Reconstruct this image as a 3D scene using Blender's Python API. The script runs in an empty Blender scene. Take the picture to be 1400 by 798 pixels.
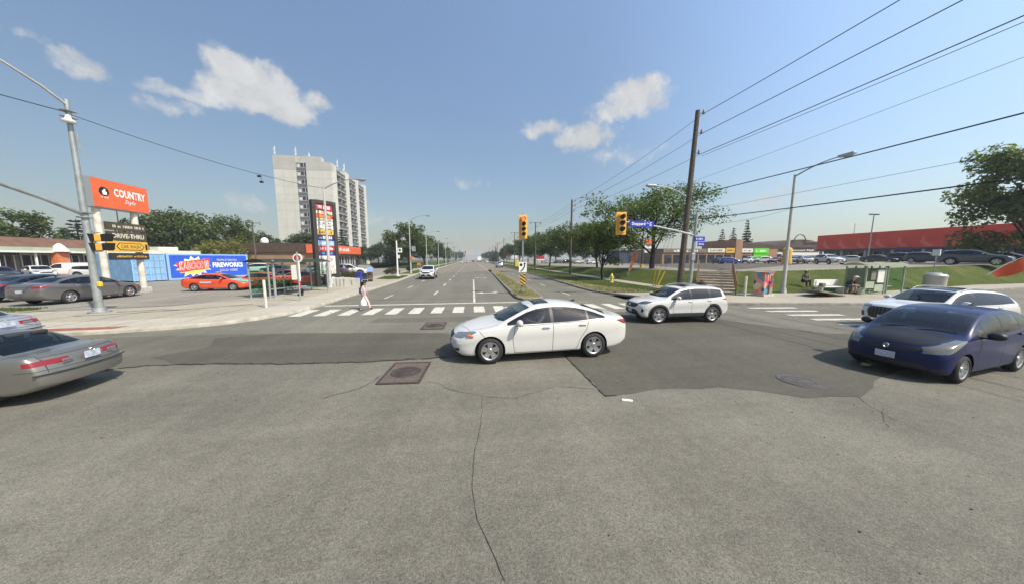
import bpy, bmesh, math, random
import numpy as np
from mathutils import Vector, Matrix
PI = math.pi
random.seed(7)
S = bpy.context.scene
COL = S.collection

# ------------------------------------------------------------------ camera
F, CH = 399.0, 2.5
PITCH = math.atan(45 / 399.0)
YAW = math.atan(54 / (399 / math.cos(PITCH)))
cd = bpy.data.cameras.new('camera')
cam = bpy.data.objects.new('camera', cd)
COL.objects.link(cam)
cam.location = (0, 0, CH)
cam.rotation_euler = (PI / 2 - PITCH, 0, -YAW)
cd.sensor_fit = 'HORIZONTAL'
cd.sensor_width = 36
cd.lens = F / 1400 * 36
cd.clip_start = 0.05
cd.clip_end = 6000
S.camera = cam

_R = Vector((math.cos(YAW), -math.sin(YAW), 0))
_U = Vector((math.sin(YAW) * math.sin(PITCH), math.cos(YAW) * math.sin(PITCH), math.cos(PITCH)))
_D = Vector((math.sin(YAW) * math.cos(PITCH), math.cos(YAW) * math.cos(PITCH), -math.sin(PITCH)))


def ray(x, y):
    return _D + _R * ((x - 700) / F) + _U * ((399 - y) / F)


def G(x, y, z=0.0):
    """survey: the ground point seen at a place of the photograph"""
    d = ray(x, y)
    t = (z - CH) / d.z
    return (d.x * t, d.y * t, z)


def GX(x, y, X):
    d = ray(x, y)
    t = X / d.x
    return (X, d.y * t, CH + d.z * t)


def GY(x, y, Y):
    d = ray(x, y)
    t = Y / d.y
    return (d.x * t, Y, CH + d.z * t)


def zlot(X, Y):
    return max(0.45, min(2.0, 1.4 + 0.014 * ((X - 21) - (Y - 22))))


def GL(x, y):
    """ground point on the raised lot"""
    z = 1.4
    for _ in range(30):
        p = G(x, y, z)
        z = 0.5 * z + 0.5 * zlot(p[0], p[1])
    return (p[0], p[1], zlot(p[0], p[1]))


# ------------------------------------------------------------------ materials
MATS = {}


def nodes(m):
    m.use_nodes = True
    return m.node_tree.nodes, m.node_tree.links


def mat(name, col, rough=0.6, metal=0.0, var=0.0, scale=4.0, bump=0.0, bscale=40.0, coat=0.0, spec=0.5, emit=None, es=0.0, detail=4.0):
    if name in MATS:
        return MATS[name]
    m = bpy.data.materials.new(name)
    N, L = nodes(m)
    b = N['Principled BSDF']
    b.inputs['Base Color'].default_value = (*col, 1)
    b.inputs['Roughness'].default_value = rough
    b.inputs['Metallic'].default_value = metal
    b.inputs['Specular IOR Level'].default_value = spec
    if coat:
        b.inputs['Coat Weight'].default_value = coat
        b.inputs['Coat Roughness'].default_value = 0.04
    if emit:
        b.inputs['Emission Color'].default_value = (*emit, 1)
        b.inputs['Emission Strength'].default_value = es
    if var or bump:
        tc = N.new('ShaderNodeTexCoord')
    if var:
        n = N.new('ShaderNodeTexNoise')
        n.inputs['Scale'].default_value = scale
        n.inputs['Detail'].default_value = detail
        L.new(tc.outputs['Object'], n.inputs['Vector'])
        r = N.new('ShaderNodeMapRange')
        r.inputs['From Min'].default_value = 0.3
        r.inputs['From Max'].default_value = 0.7
        r.inputs['To Min'].default_value = 1 - var
        r.inputs['To Max'].default_value = 1 + var
        L.new(n.outputs['Fac'], r.inputs['Value'])
        mx = N.new('ShaderNodeMix')
        mx.data_type = 'RGBA'
        mx.blend_type = 'MULTIPLY'
        mx.inputs['Factor'].default_value = 1
        mx.inputs['A'].default_value = (*col, 1)
        L.new(r.outputs['Result'], mx.inputs['B'])
        L.new(mx.outputs['Result'], b.inputs['Base Color'])
    if bump:
        n2 = N.new('ShaderNodeTexNoise')
        n2.inputs['Scale'].default_value = bscale
        n2.inputs['Detail'].default_value = 3
        L.new(tc.outputs['Object'], n2.inputs['Vector'])
        bp = N.new('ShaderNodeBump')
        bp.inputs['Strength'].default_value = bump
        bp.inputs['Distance'].default_value = 0.02
        L.new(n2.outputs['Fac'], bp.inputs['Height'])
        L.new(bp.outputs['Normal'], b.inputs['Normal'])
    MATS[name] = m
    return m


def mathn(N, L, op, a, b=None, c=None, clamp=False):
    n = N.new('ShaderNodeMath')
    n.operation = op
    n.use_clamp = clamp
    for i, v in enumerate((a, b, c)):
        if v is None:
            continue
        if isinstance(v, (int, float)):
            n.inputs[i].default_value = v
        else:
            L.new(v, n.inputs[i])
    return n.outputs[0]


def mixc(N, L, fac, a, b, mode='MIX'):
    n = N.new('ShaderNodeMix')
    n.data_type = 'RGBA'
    n.blend_type = mode
    for k, v in (('Factor', fac), ('A', a), ('B', b)):
        if isinstance(v, (int, float)):
            n.inputs[k].default_value = v
        elif isinstance(v, tuple):
            n.inputs[k].default_value = (*v[:3], 1)
        else:
            L.new(v, n.inputs[k])
    return n.outputs['Result']


def noise(N, L, vec, scale, detail=4, rough=0.5, dist=0.0):
    n = N.new('ShaderNodeTexNoise')
    n.inputs['Scale'].default_value = scale
    n.inputs['Detail'].default_value = detail
    n.inputs['Roughness'].default_value = rough
    n.inputs['Distortion'].default_value = dist
    L.new(vec, n.inputs['Vector'])
    return n.outputs['Fac']


def ramp(N, L, v, lo, hi, a=0.0, b=1.0, smooth=False):
    r = N.new('ShaderNodeMapRange')
    r.interpolation_type = 'SMOOTHSTEP' if smooth else 'LINEAR'
    for k, q in (('From Min', lo), ('From Max', hi), ('To Min', a), ('To Max', b)):
        r.inputs[k].default_value = q
    L.new(v, r.inputs['Value'])
    return r.outputs['Result']


def mapping(N, L, vec, scale=(1, 1, 1), rot=0.0, loc=(0, 0, 0)):
    n = N.new('ShaderNodeMapping')
    n.inputs['Scale'].default_value = scale
    n.inputs['Rotation'].default_value = (0, 0, rot)
    n.inputs['Location'].default_value = loc
    L.new(vec, n.inputs['Vector'])
    return n.outputs['Vector']


def asphalt(name, base, warm=(1.0, 0.97, 0.9), grain=0.55, patchy=0.16, streak=0.12, spots=True):
    m = bpy.data.materials.new(name)
    N, L = nodes(m)
    b = N['Principled BSDF']
    tc = N.new('ShaderNodeTexCoord').outputs['Object']
    big = ramp(N, L, noise(N, L, tc, 0.22, 5, 0.6), 0.3, 0.7, 1 - patchy, 1 + patchy)
    st = ramp(N, L, noise(N, L, mapping(N, L, tc, (0.05, 0.8, 1)), 1.3, 4, 0.6), 0.3, 0.7, 1 - streak, 1 + streak)
    st2 = ramp(N, L, noise(N, L, mapping(N, L, tc, (0.9, 0.06, 1)), 1.1, 4, 0.6), 0.3, 0.7, 1 - streak, 1 + streak)
    mid = ramp(N, L, noise(N, L, tc, 7.0, 6, 0.75), 0.3, 0.7, 0.84, 1.16)
    fine = ramp(N, L, noise(N, L, tc, 95.0, 3, 0.85), 0.32, 0.68, 1 - grain, 1 + grain)
    vo = N.new('ShaderNodeTexVoronoi')
    vo.inputs['Scale'].default_value = 170
    L.new(tc, vo.inputs['Vector'])
    sep = N.new('ShaderNodeSeparateColor')
    L.new(vo.outputs['Color'], sep.inputs['Color'])
    stone = ramp(N, L, sep.outputs['Red'], 0.0, 1.0, 1 - grain * .5, 1 + grain * .5)
    v = mathn(N, L, 'MULTIPLY', big, st)
    coarse = ramp(N, L, noise(N, L, tc, 34.0, 2, 0.6), 0.34, 0.66, 1 - grain * .38, 1 + grain * .38)
    pit = N.new('ShaderNodeTexVoronoi')
    pit.inputs['Scale'].default_value = 21
    L.new(tc, pit.inputs['Vector'])
    pits = ramp(N, L, pit.outputs['Distance'], 0.08, 0.22, 1 - grain * .7, 1.0)
    for q in (st2, mid, fine, stone, coarse, pits):
        v = mathn(N, L, 'MULTIPLY', v, q)
    if spots:
        w = N.new('ShaderNodeTexVoronoi')
        w.inputs['Scale'].default_value = 2.6
        w.inputs['Randomness'].default_value = 1
        L.new(tc, w.inputs['Vector'])
        sp = ramp(N, L, w.outputs['Distance'], 0.02, 0.05, 0.6, 1.0)
        v = mathn(N, L, 'MULTIPLY', v, sp)
    c = mixc(N, L, 1.0, tuple(base * w_ for w_ in warm), v, 'MULTIPLY')
    L.new(c, b.inputs['Base Color'])
    b.inputs['Roughness'].default_value = 0.85
    b.inputs['Specular IOR Level'].default_value = 0.3
    bp = N.new('ShaderNodeBump')
    bp.inputs['Strength'].default_value = 0.5
    bp.inputs['Distance'].default_value = 0.006
    L.new(fine, bp.inputs['Height'])
    L.new(bp.outputs['Normal'], b.inputs['Normal'])
    MATS[name] = m
    return m


def grass_mat(name, c1, c2, dry, dryamt=0.5):
    m = bpy.data.materials.new(name)
    N, L = nodes(m)
    b = N['Principled BSDF']
    tc = N.new('ShaderNodeTexCoord').outputs['Object']
    f = noise(N, L, tc, 22, 5, 0.75)
    a = mixc(N, L, ramp(N, L, f, 0.35, 0.65), c1, c2)
    d = ramp(N, L, noise(N, L, tc, 0.5, 5, 0.65), 0.5, 0.72, 0, dryamt)
    a = mixc(N, L, d, a, dry)
    k = ramp(N, L, noise(N, L, tc, 90, 2, 0.7), 0.3, 0.7, 0.55, 1.4)
    a = mixc(N, L, 1.0, a, k, 'MULTIPLY')
    L.new(a, b.inputs['Base Color'])
    b.inputs['Roughness'].default_value = 0.9
    b.inputs['Specular IOR Level'].default_value = 0.15
    bp = N.new('ShaderNodeBump')
    bp.inputs['Strength'].default_value = 0.9
    bp.inputs['Distance'].default_value = 0.05
    L.new(f, bp.inputs['Height'])
    L.new(bp.outputs['Normal'], b.inputs['Normal'])
    MATS[name] = m
    return m


def leaf_mat(name, dark, light, trans=0.35, scale=0.9):
    m = bpy.data.materials.new(name)
    N, L = nodes(m)
    b = N['Principled BSDF']
    out = N['Material Output']
    g = N.new('ShaderNodeNewGeometry')
    tc = N.new('ShaderNodeTexCoord').outputs['Object']
    f = noise(N, L, tc, scale, 3, 0.6)
    r = ramp(N, L, g.outputs['Random Per Island'], 0, 1, -0.3, 0.3)
    f2 = mathn(N, L, 'ADD', ramp(N, L, f, 0.35, 0.65), r, clamp=True)
    c = mixc(N, L, f2, dark, light)
    L.new(c, b.inputs['Base Color'])
    b.inputs['Roughness'].default_value = 0.55
    b.inputs['Specular IOR Level'].default_value = 0.3
    t = N.new('ShaderNodeBsdfTranslucent')
    L.new(mixc(N, L, 1.0, c, (1.1, 1.25, 0.6), 'MULTIPLY'), t.inputs['Color'])
    mx = N.new('ShaderNodeMixShader')
    mx.inputs[0].default_value = trans
    L.new(b.outputs[0], mx.inputs[1])
    L.new(t.outputs[0], mx.inputs[2])
    L.new(mx.outputs[0], out.inputs['Surface'])
    MATS[name] = m
    return m


def glass_mat(name, tint, through, rough=0.02, dull=0.0, dullcol=(.4, .45, .41)):
    m = bpy.data.materials.new(name)
    N, L = nodes(m)
    out = N['Material Output']
    N.remove(N['Principled BSDF'])
    tr = N.new('ShaderNodeBsdfTransparent')
    tr.inputs['Color'].default_value = (*[through * t for t in tint], 1)
    gl = N.new('ShaderNodeBsdfGlossy')
    gl.inputs['Roughness'].default_value = rough
    fr = N.new('ShaderNodeFresnel')
    fr.inputs['IOR'].default_value = 1.8 if 'car' in name else 1.55
    ge = N.new('ShaderNodeNewGeometry')
    fac = mathn(N, L, 'MULTIPLY', fr.outputs[0], mathn(N, L, 'SUBTRACT', 1.0, ge.outputs['Backfacing']))
    mx = N.new('ShaderNodeMixShader')
    L.new(fac, mx.inputs[0])
    L.new(tr.outputs[0], mx.inputs[1])
    L.new(gl.outputs[0], mx.inputs[2])
    if dull:
        df = N.new('ShaderNodeBsdfDiffuse')
        df.inputs['Color'].default_value = (*dullcol, 1)
        m2 = N.new('ShaderNodeMixShader')
        m2.inputs[0].default_value = dull
        L.new(mx.outputs[0], m2.inputs[1])
        L.new(df.outputs[0], m2.inputs[2])
        mx = m2
    L.new(mx.outputs[0], out.inputs['Surface'])
    MATS[name] = m
    return m


def paint(name, col, metal=0.0, rough=0.35, dark=(0.012, 0.012, 0.013), dirt=0.12, coat=1.0, spec=.5):
    """car paint: clear coat outside, dark trim on the inner side of the shell"""
    if name in MATS:
        return MATS[name]
    m = bpy.data.materials.new(name)
    N, L = nodes(m)
    b = N['Principled BSDF']
    g = N.new('ShaderNodeNewGeometry')
    tc = N.new('ShaderNodeTexCoord').outputs['Object']
    sx = N.new('ShaderNodeSeparateXYZ')
    L.new(tc, sx.inputs[0])
    n = noise(N, L, tc, 3.0, 5, 0.7)
    low = ramp(N, L, sx.outputs['Z'], 0.2, 0.75, dirt * 3, dirt * 0.4)
    d = mathn(N, L, 'MULTIPLY', low, ramp(N, L, n, 0.3, 0.7, 0.4, 1.3), clamp=True)
    c = mixc(N, L, d, col, (0.22, 0.2, 0.165))
    c = mixc(N, L, g.outputs['Backfacing'], c, dark)
    L.new(c, b.inputs['Base Color'])
    b.inputs['Metallic'].default_value = metal
    b.inputs['Specular IOR Level'].default_value = spec
    L.new(mathn(N, L, 'ADD', rough, d), b.inputs['Roughness'])
    L.new(mathn(N, L, 'MULTIPLY', mathn(N, L, 'SUBTRACT', 1.0, g.outputs['Backfacing']), coat), b.inputs['Coat Weight'])
    b.inputs['Coat Roughness'].default_value = 0.06
    MATS[name] = m
    return m


# ------------------------------------------------------------------ mesh helper
class MB:
    def __init__(s):
        s.bm = bmesh.new()

    def _mi(s, faces, mi):
        for f in faces:
            f.material_index = mi

    def box(s, c, d, rz=0.0, rx=0.0, ry=0.0, bev=0.0, mi=0, seg=1):
        M = Matrix.Translation(c) @ Matrix.Rotation(rz, 4, 'Z') @ Matrix.Rotation(ry, 4, 'Y') @ Matrix.Rotation(rx, 4, 'X') @ Matrix.Diagonal((*d, 1))
        r = bmesh.ops.create_cube(s.bm, size=1, matrix=M)
        fs = list({f for v in r['verts'] for f in v.link_faces})
        s._mi(fs, mi)
        if bev:
            es = list({e for v in r['verts'] for e in v.link_edges})
            q = bmesh.ops.bevel(s.bm, geom=es, offset=bev, segments=seg, affect='EDGES', profile=0.6)
            s._mi(q['faces'], mi)
        return s

    def cyl(s, p0, p1, r0, r1=None, n=12, cap=True, mi=0):
        r1 = r0 if r1 is None else r1
        p0, p1 = Vector(p0), Vector(p1)
        return s.tube([p0, p1], [r0, r1], n, cap, mi)

    def tube(s, pts, r, n=8, cap=True, mi=0, sq=None):
        pts = [Vector(p) for p in pts]
        if not isinstance(r, (list, tuple)):
            r = [r] * len(pts)
        rings = []
        ref = None
        for i, p in enumerate(pts):
            if i == 0:
                d = pts[1] - pts[0]
            elif i == len(pts) - 1:
                d = pts[-1] - pts[-2]
            else:
                d = (pts[i + 1] - pts[i]).normalized() + (pts[i] - pts[i - 1]).normalized()
            d.normalize()
            if ref is None:
                ref = Vector((1, 0, 0)) if abs(d.x) < 0.9 else Vector((0, 1, 0))
            a = (ref - d * ref.dot(d)).normalized()
            ref = a
            b = d.cross(a)
            rings.append([s.bm.verts.new(p + (a * math.cos(2 * PI * k / n + PI / n) + b * math.sin(2 * PI * k / n + PI / n)) * r[i]) for k in range(n)])
        for i in range(len(rings) - 1):
            for k in range(n):
                f = s.bm.faces.new((rings[i][k], rings[i][(k + 1) % n], rings[i + 1][(k + 1) % n], rings[i + 1][k]))
                f.material_index = mi
        if cap:
            f = s.bm.faces.new(list(reversed(rings[0])))
            f.material_index = mi
            f = s.bm.faces.new(rings[-1])
            f.material_index = mi
        return s

    def sph(s, c, r, u=12, v=8, mi=0, rz=0.0):
        r = (r, r, r) if isinstance(r, (int, float)) else r
        M = Matrix.Translation(c) @ Matrix.Rotation(rz, 4, 'Z') @ Matrix.Diagonal((*r, 1))
        q = bmesh.ops.create_uvsphere(s.bm, u_segments=u, v_segments=v, radius=1, matrix=M)
        s._mi({f for w in q['verts'] for f in w.link_faces}, mi)
        return s

    def poly(s, pts, mi=0):
        f = s.bm.faces.new([s.bm.verts.new(p) for p in pts])
        f.material_index = mi
        return s

    def prism(s, pts, z0, z1, mi=0, axis='z', M=None):
        """extrude a 2D outline; axis z: (x,y); y: (x,z) along y; x: (y,z) along x"""
        def V(p, h):
            q = (p[0], p[1], h) if axis == 'z' else ((p[0], h, p[1]) if axis == 'y' else (h, p[0], p[1]))
            q = Vector(q)
            return s.bm.verts.new(M @ q if M else q)
        A = [V(p, z0) for p in pts]
        B = [V(p, z1) for p in pts]
        n = len(pts)
        fs = [s.bm.faces.new(A), s.bm.faces.new(list(reversed(B)))]
        for k in range(n):
            fs.append(s.bm.faces.new((A[(k + 1) % n], A[k], B[k], B[(k + 1) % n])))
        s._mi(fs, mi)
        bmesh.ops.recalc_face_normals(s.bm, faces=fs)
        return s

    def lathe(s, prof, n=24, M=None, mi=0, closed=False):
        """profile (r,z) turned about z, then placed by M"""
        rings = []
        for r, z in prof:
            ring = []
            for k in range(n):
                p = Vector((r * math.cos(2 * PI * k / n), r * math.sin(2 * PI * k / n), z))
                ring.append(s.bm.verts.new(M @ p if M else p))
            rings.append(ring)
        m = len(rings)
        fs = []
        for i in range(m if closed else m - 1):
            a, b = rings[i], rings[(i + 1) % m]
            for k in range(n):
                fs.append(s.bm.faces.new((a[k], a[(k + 1) % n], b[(k + 1) % n], b[k])))
        s._mi(fs, mi)
        bmesh.ops.recalc_face_normals(s.bm, faces=fs)
        return s

    def mesh(s, name, mats, smooth=35):
        bmesh.ops.remove_doubles(s.bm, verts=[v for v in s.bm.verts if not v.link_faces], dist=1e-6)
        me = bpy.data.meshes.new(name)
        s.bm.to_mesh(me)
        s.bm.free()
        for m in (mats if isinstance(mats, (list, tuple)) else [mats]):
            me.materials.append(MATS[m] if isinstance(m, str) else m)
        if smooth:
            me.shade_smooth()
            me.set_sharp_from_angle(angle=math.radians(smooth))
        return me

    def build(s, name, mats, parent=None, smooth=35, loc=None, rz=None):
        return link(name, s.mesh(name, mats, smooth), parent, loc, rz)


def link(name, me, parent=None, loc=None, rz=None):
    o = bpy.data.objects.new(name, me)
    COL.objects.link(o)
    if parent:
        o.parent = parent
    if loc is not None:
        o.location = loc
    if rz is not None:
        o.rotation_euler = (0, 0, rz)
    return o


def tag(o, label, cat, group=None, kind=None):
    if label:
        o['label'] = label
    if cat:
        o['category'] = cat
    if group:
        o['group'] = group
    if kind:
        o['kind'] = kind
    return o


def thing(name, label, cat, loc=(0, 0, 0), rz=0.0, group=None):
    o = link(name, None, None, loc, rz)
    o.empty_display_size = 0.2
    return tag(o, label, cat, group)


def struct(name, mb, mats, smooth=0, label=None):
    o = mb.build(name, mats, None, smooth)
    o['kind'] = 'structure'
    if label:
        o['label'] = label
    return o


def copy_tree(o, parent=None):
    c = o.copy()
    COL.objects.link(c)
    c.parent = parent
    for ch in list(o.children):
        copy_tree(ch, c)
    return c


def dup(o, loc, rz=0.0, label=None, group=None, sc=None):
    c = copy_tree(o)
    c.location = loc
    c.rotation_euler = (0, 0, rz)
    if sc:
        c.scale = sc if isinstance(sc, tuple) else (sc, sc, sc)
    if label:
        c['label'] = label
    if group:
        c['group'] = group
    return c


def text_part(name, body, origin, right, up, height, material, parent=None, width=None, depth=0.004, center=True, shear=0.0, spacing=1.0, bold=0.0):
    """lettering as a mesh; origin = centre of the line, right/up in parent's space"""
    cu = bpy.data.curves.new('letters', 'FONT')
    cu.body = body
    cu.size = 1.0
    cu.extrude = 0.0
    cu.align_x = 'CENTER'
    cu.resolution_u = 2
    cu.shear = shear
    cu.offset = bold
    cu.space_character = spacing
    ob = bpy.data.objects.new('letters', cu)
    COL.objects.link(ob)
    bpy.context.view_layer.update()
    dg = bpy.context.evaluated_depsgraph_get()
    me = bpy.data.meshes.new_from_object(ob.evaluated_get(dg))
    bpy.data.objects.remove(ob)
    bpy.data.curves.remove(cu)
    me.name = name
    co = np.array([v.co for v in me.vertices])
    x0, x1, y0, y1 = co[:, 0].min(), co[:, 0].max(), co[:, 1].min(), co[:, 1].max()
    sy = height / (y1 - y0)
    sx = (width / (x1 - x0)) if width else sy
    right, up = Vector(right).normalized(), Vector(up).normalized()
    nrm = right.cross(up)
    o3 = Vector(origin)
    for v in me.vertices:
        v.co = o3 + right * ((v.co.x - (x0 + x1) / 2) * sx) + up * ((v.co.y - (y0 + y1) / 2) * sy) + nrm * depth
    me.materials.clear()
    me.materials.append(MATS[material] if isinstance(material, str) else material)
    return link(name, me, parent)


def scribble(mb, x0, x1, y, h, depth, n, rng, frame, mi=0):
    """a row of small upright strokes like unreadable lettering on a far panel; frame(u,v,d) -> point"""
    x = x0
    while x < x1:
        w = (x1 - x0) / n * rng.uniform(0.35, 0.8)
        if rng.random() < 0.86:
            hh = h * rng.choice((1, 1, 0.7))
            mb.poly([frame(x, y - h / 2, depth), frame(min(x + w, x1), y - h / 2, depth), frame(min(x + w, x1), y - h / 2 + hh, depth), frame(x, y - h / 2 + hh, depth)], mi)
        x += (x1 - x0) / n
    return mb
# ------------------------------------------------------------------ sky, sun
SUN_AZ = math.radians(-40)          # compass-less: direction towards the sun in the xy plane, from +x
SUN_EL = math.radians(50)
wd = bpy.data.worlds.new('World')
S.world = wd
wd.use_nodes = True
N, L = wd.node_tree.nodes, wd.node_tree.links
for n in list(N):
    N.remove(n)
sky = N.new('ShaderNodeTexSky')
sky.sky_type = 'NISHITA'
sky.sun_disc = False
sky.sun_elevation = SUN_EL
sky.sun_rotation = PI / 2 - SUN_AZ
sky.altitude = 100
sky.air_density = 1.25
sky.dust_density = 1.3
sky.ozone_density = 1.5
bg = N.new('ShaderNodeBackground')
bg.inputs['Strength'].default_value = 0.128
geo = N.new('ShaderNodeTexCoord')
dirv = geo.outputs['Generated']
# thick summer haze dims the low sky, a little more away from the sun's side
sz = N.new('ShaderNodeSeparateXYZ')
L.new(dirv, sz.inputs[0])
hzf = mathn(N, L, 'MULTIPLY', ramp(N, L, sz.outputs['Z'], 0.05, 0.62, 0.46, 1.0), ramp(N, L, sz.outputs['X'], -1, .15, 0.74, 1.0))
hzf = mathn(N, L, 'MULTIPLY', hzf, ramp(N, L, sz.outputs['X'], .25, .95, 1.0, 1.5, True))
L.new(mixc(N, L, 1.0, sky.outputs[0], hzf, 'MULTIPLY'), bg.inputs['Color'])


def vdot(v, c):
    n = N.new('ShaderNodeVectorMath')
    n.operation = 'DOT_PRODUCT'
    L.new(v, n.inputs[0])
    n.inputs[1].default_value = c
    return n.outputs['Value']


# warp the direction a little so that the clouds get ragged edges
nw = N.new('ShaderNodeTexNoise')
nw.inputs['Scale'].default_value = 11
nw.inputs['Detail'].default_value = 6
nw.inputs['Roughness'].default_value = 0.62
L.new(dirv, nw.inputs['Vector'])
sub = N.new('ShaderNodeVectorMath')
sub.operation = 'MULTIPLY_ADD'
L.new(nw.outputs['Color'], sub.inputs[0])
sub.inputs[1].default_value = (0.09, 0.09, 0.09)
sub.inputs[2].default_value = (-0.045, -0.045, -0.045)
add = N.new('ShaderNodeVectorMath')
add.operation = 'ADD'
L.new(dirv, add.inputs[0])
L.new(sub.outputs[0], add.inputs[1])
wv = add.outputs[0]
# cloud puffs: place in the sky (survey angles), half width, half height, weight
PUFFS = [(325, 104, 44, 34, 1.0), (362, 124, 62, 36, 1.1), (305, 124, 42, 22, .8), (398, 152, 40, 28, 1.0), (350, 142, 70, 22, .85), (268, 134, 40, 14, .4), (428, 138, 20, 16, .45),
         (222, 122, 34, 13, .42), (230, 148, 50, 11, .36), (872, 128, 46, 28, .8), (838, 150, 34, 20, .62), (800, 186, 44, 22, .75), (742, 176, 36, 17, .62), (888, 116, 26, 14, .6),
         (110, 90, 34, 17, .45), (43, 53, 20, 9, .3), (330, 276, 30, 9, .22), (634, 249, 20, 8, .24), (1060, 272, 60, 12, .25), (540, 300, 30, 10, .15), (845, 215, 40, 8, .15)]
mx = None
for (px, py, a, b, wgt) in PUFFS:
    c = ray(px, py).normalized()
    e1 = c.cross(Vector((0, 0, 1))).normalized()
    e2 = e1.cross(c).normalized()
    ra = (ray(px + a, py).normalized() - ray(px - a, py).normalized()).length / 2
    rb = (ray(px, py + b).normalized() - ray(px, py - b).normalized()).length / 2
    u = vdot(wv, e1 / ra)
    v = vdot(wv, e2 / rb)
    q = mathn(N, L, 'MULTIPLY', u, u)
    q = mathn(N, L, 'MULTIPLY_ADD', v, v, q)
    q = mathn(N, L, 'MULTIPLY_ADD', q, -wgt, wgt)
    mx = q if mx is None else mathn(N, L, 'SMOOTH_MAX', mx, q, 0.15)
wisp = noise(N, L, dirv, 26, 7, 0.62)
dens = mathn(N, L, 'MULTIPLY_ADD', ramp(N, L, wisp, 0.2, 0.8, -0.5, 0.5), 0.95, mx)
mask = ramp(N, L, dens, -0.18, 0.70, 0, 0.95, True)
shade = ramp(N, L, noise(N, L, wv, 13, 7, 0.62), 0.32, 0.66, 0.82, 1.1)
cb = N.new('ShaderNodeBackground')
L.new(mixc(N, L, 1.0, (0.44, 0.445, 0.45), shade, 'MULTIPLY'), cb.inputs['Color'])
cb.inputs['Strength'].default_value = 1.0
ms = N.new('ShaderNodeMixShader')
L.new(mask, ms.inputs[0])
L.new(bg.outputs[0], ms.inputs[1])
L.new(cb.outputs[0], ms.inputs[2])
wo = N.new('ShaderNodeOutputWorld')
L.new(ms.outputs[0], wo.inputs['Surface'])

sl = bpy.data.lights.new('sun', 'SUN')
sl.energy = 3.6
sl.angle = math.radians(0.55)
sl.color = (1.0, 0.925, 0.79)
so = bpy.data.objects.new('sun', sl)
COL.objects.link(so)
sd = Vector((math.cos(SUN_EL) * math.cos(SUN_AZ), math.cos(SUN_EL) * math.sin(SUN_AZ), math.sin(SUN_EL)))
so.rotation_euler = sd.to_track_quat('Z', 'Y').to_euler()
vs = S.view_settings
vs.view_transform = 'Standard'
vs.look = 'None'
vs.exposure = 0.65
vs.gamma = 1
vs.use_curve_mapping = False

# ------------------------------------------------------------------ ground materials
asphalt('old_asphalt', 0.158, (1.0, 0.945, 0.75), 0.5, 0.22, 0.11)
asphalt('dark_asphalt', 0.09, (1.0, 0.94, 0.72), 0.2, 0.14, 0.10, False)
asphalt('mid_asphalt', 0.118, (1.0, 0.95, 0.74), 0.2, 0.12, 0.10, False)
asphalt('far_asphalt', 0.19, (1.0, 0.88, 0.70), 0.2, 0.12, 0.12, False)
asphalt('warm_asphalt', 0.150, (1.0, 0.94, 0.74), 0.22, 0.12, 0.12, False)
asphalt('lot_asphalt', 0.235, (1.0, 0.91, 0.76), 0.2, 0.14, 0.08, False)
asphalt('pale_concrete', 0.40, (1.0, 0.92, 0.75), 0.12, 0.10, 0.05, False)
asphalt('pavement_concrete', 0.34, (1.0, 0.90, 0.70), 0.12, 0.10, 0.05, False)
asphalt('crack', 0.035, (1, .95, .9), 0.3, 0.2, 0.1, False)
mat('kerb', (0.38, 0.35, 0.28), 0.85, var=0.25, scale=3, bump=0.3)
mat('kerb_dark', (0.2, 0.185, 0.16), 0.85, var=0.3, scale=3, bump=0.3)
mat('tactile', (0.28, 0.10, 0.05), 0.8, var=0.3, scale=6)
grass_mat('grass', (0.036, 0.058, 0.010), (0.085, 0.115, 0.022), (0.16, 0.135, 0.05), 0.6)
grass_mat('dry_grass', (0.13, 0.125, 0.045), (0.23, 0.20, 0.085), (0.33, 0.27, 0.16), 0.95)
grass_mat('far_ground', (0.06, 0.085, 0.035), (0.11, 0.13, 0.06), (0.2, 0.19, 0.12), 0.6)
def worn_paint(name):
    m = bpy.data.materials.new(name)
    N, L = nodes(m)
    tc = N.new('ShaderNodeTexCoord').outputs['Object']
    a = ramp(N, L, noise(N, L, tc, 5.0, 8, 0.75), .50, .64, 0, .75)
    b_ = ramp(N, L, noise(N, L, tc, 60.0, 3, 0.8), .52, .62, 0, .7)
    f = mathn(N, L, 'MAXIMUM', a, b_)
    c = mixc(N, L, f, (0.60, 0.58, 0.50), (0.19, 0.18, 0.15))
    L.new(c, N['Principled BSDF'].inputs['Base Color'])
    N['Principled BSDF'].inputs['Roughness'].default_value = .8
    MATS[name] = m
worn_paint('road_paint')
mat('steel', (0.36, 0.37, 0.38), 0.45, 0.8, var=0.15, scale=5)
mat('galv', (0.42, 0.44, 0.45), 0.5, 0.55, var=0.18, scale=6)
mat('black', (0.012, 0.012, 0.013), 0.55)
mat('rubber', (0.018, 0.018, 0.019), 0.85, var=0.3, scale=20)
mat('white', (0.78, 0.78, 0.76), 0.5, var=0.06, scale=5)

rng = random.Random(3)


def ragged(pts, step=0.35, amp=0.06, closed=True, seed=1):
    r = random.Random(seed)
    out = []
    n = len(pts)
    for i in range(n if closed else n - 1):
        a, b = Vector(pts[i]), Vector(pts[(i + 1) % n])
        k = max(1, int((b - a).length / step))
        for j in range(k):
            p = a.lerp(b, j / k)
            out.append((p.x + r.uniform(-amp, amp), p.y + r.uniform(-amp, amp)))
    if not closed:
        out.append(tuple(pts[-1]))
    return out


def sheet(name, pts, z, m, label=None, mb=None):
    own = mb is None
    mb = mb or MB()
    mb.poly([(x, y, z) for x, y in pts])
    bmesh.ops.triangulate(mb.bm, faces=list(mb.bm.faces))
    for f in mb.bm.faces:
        if f.normal.z < 0:
            f.normal_flip()
    if own:
        return struct(name, mb, m, 0, label)


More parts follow.
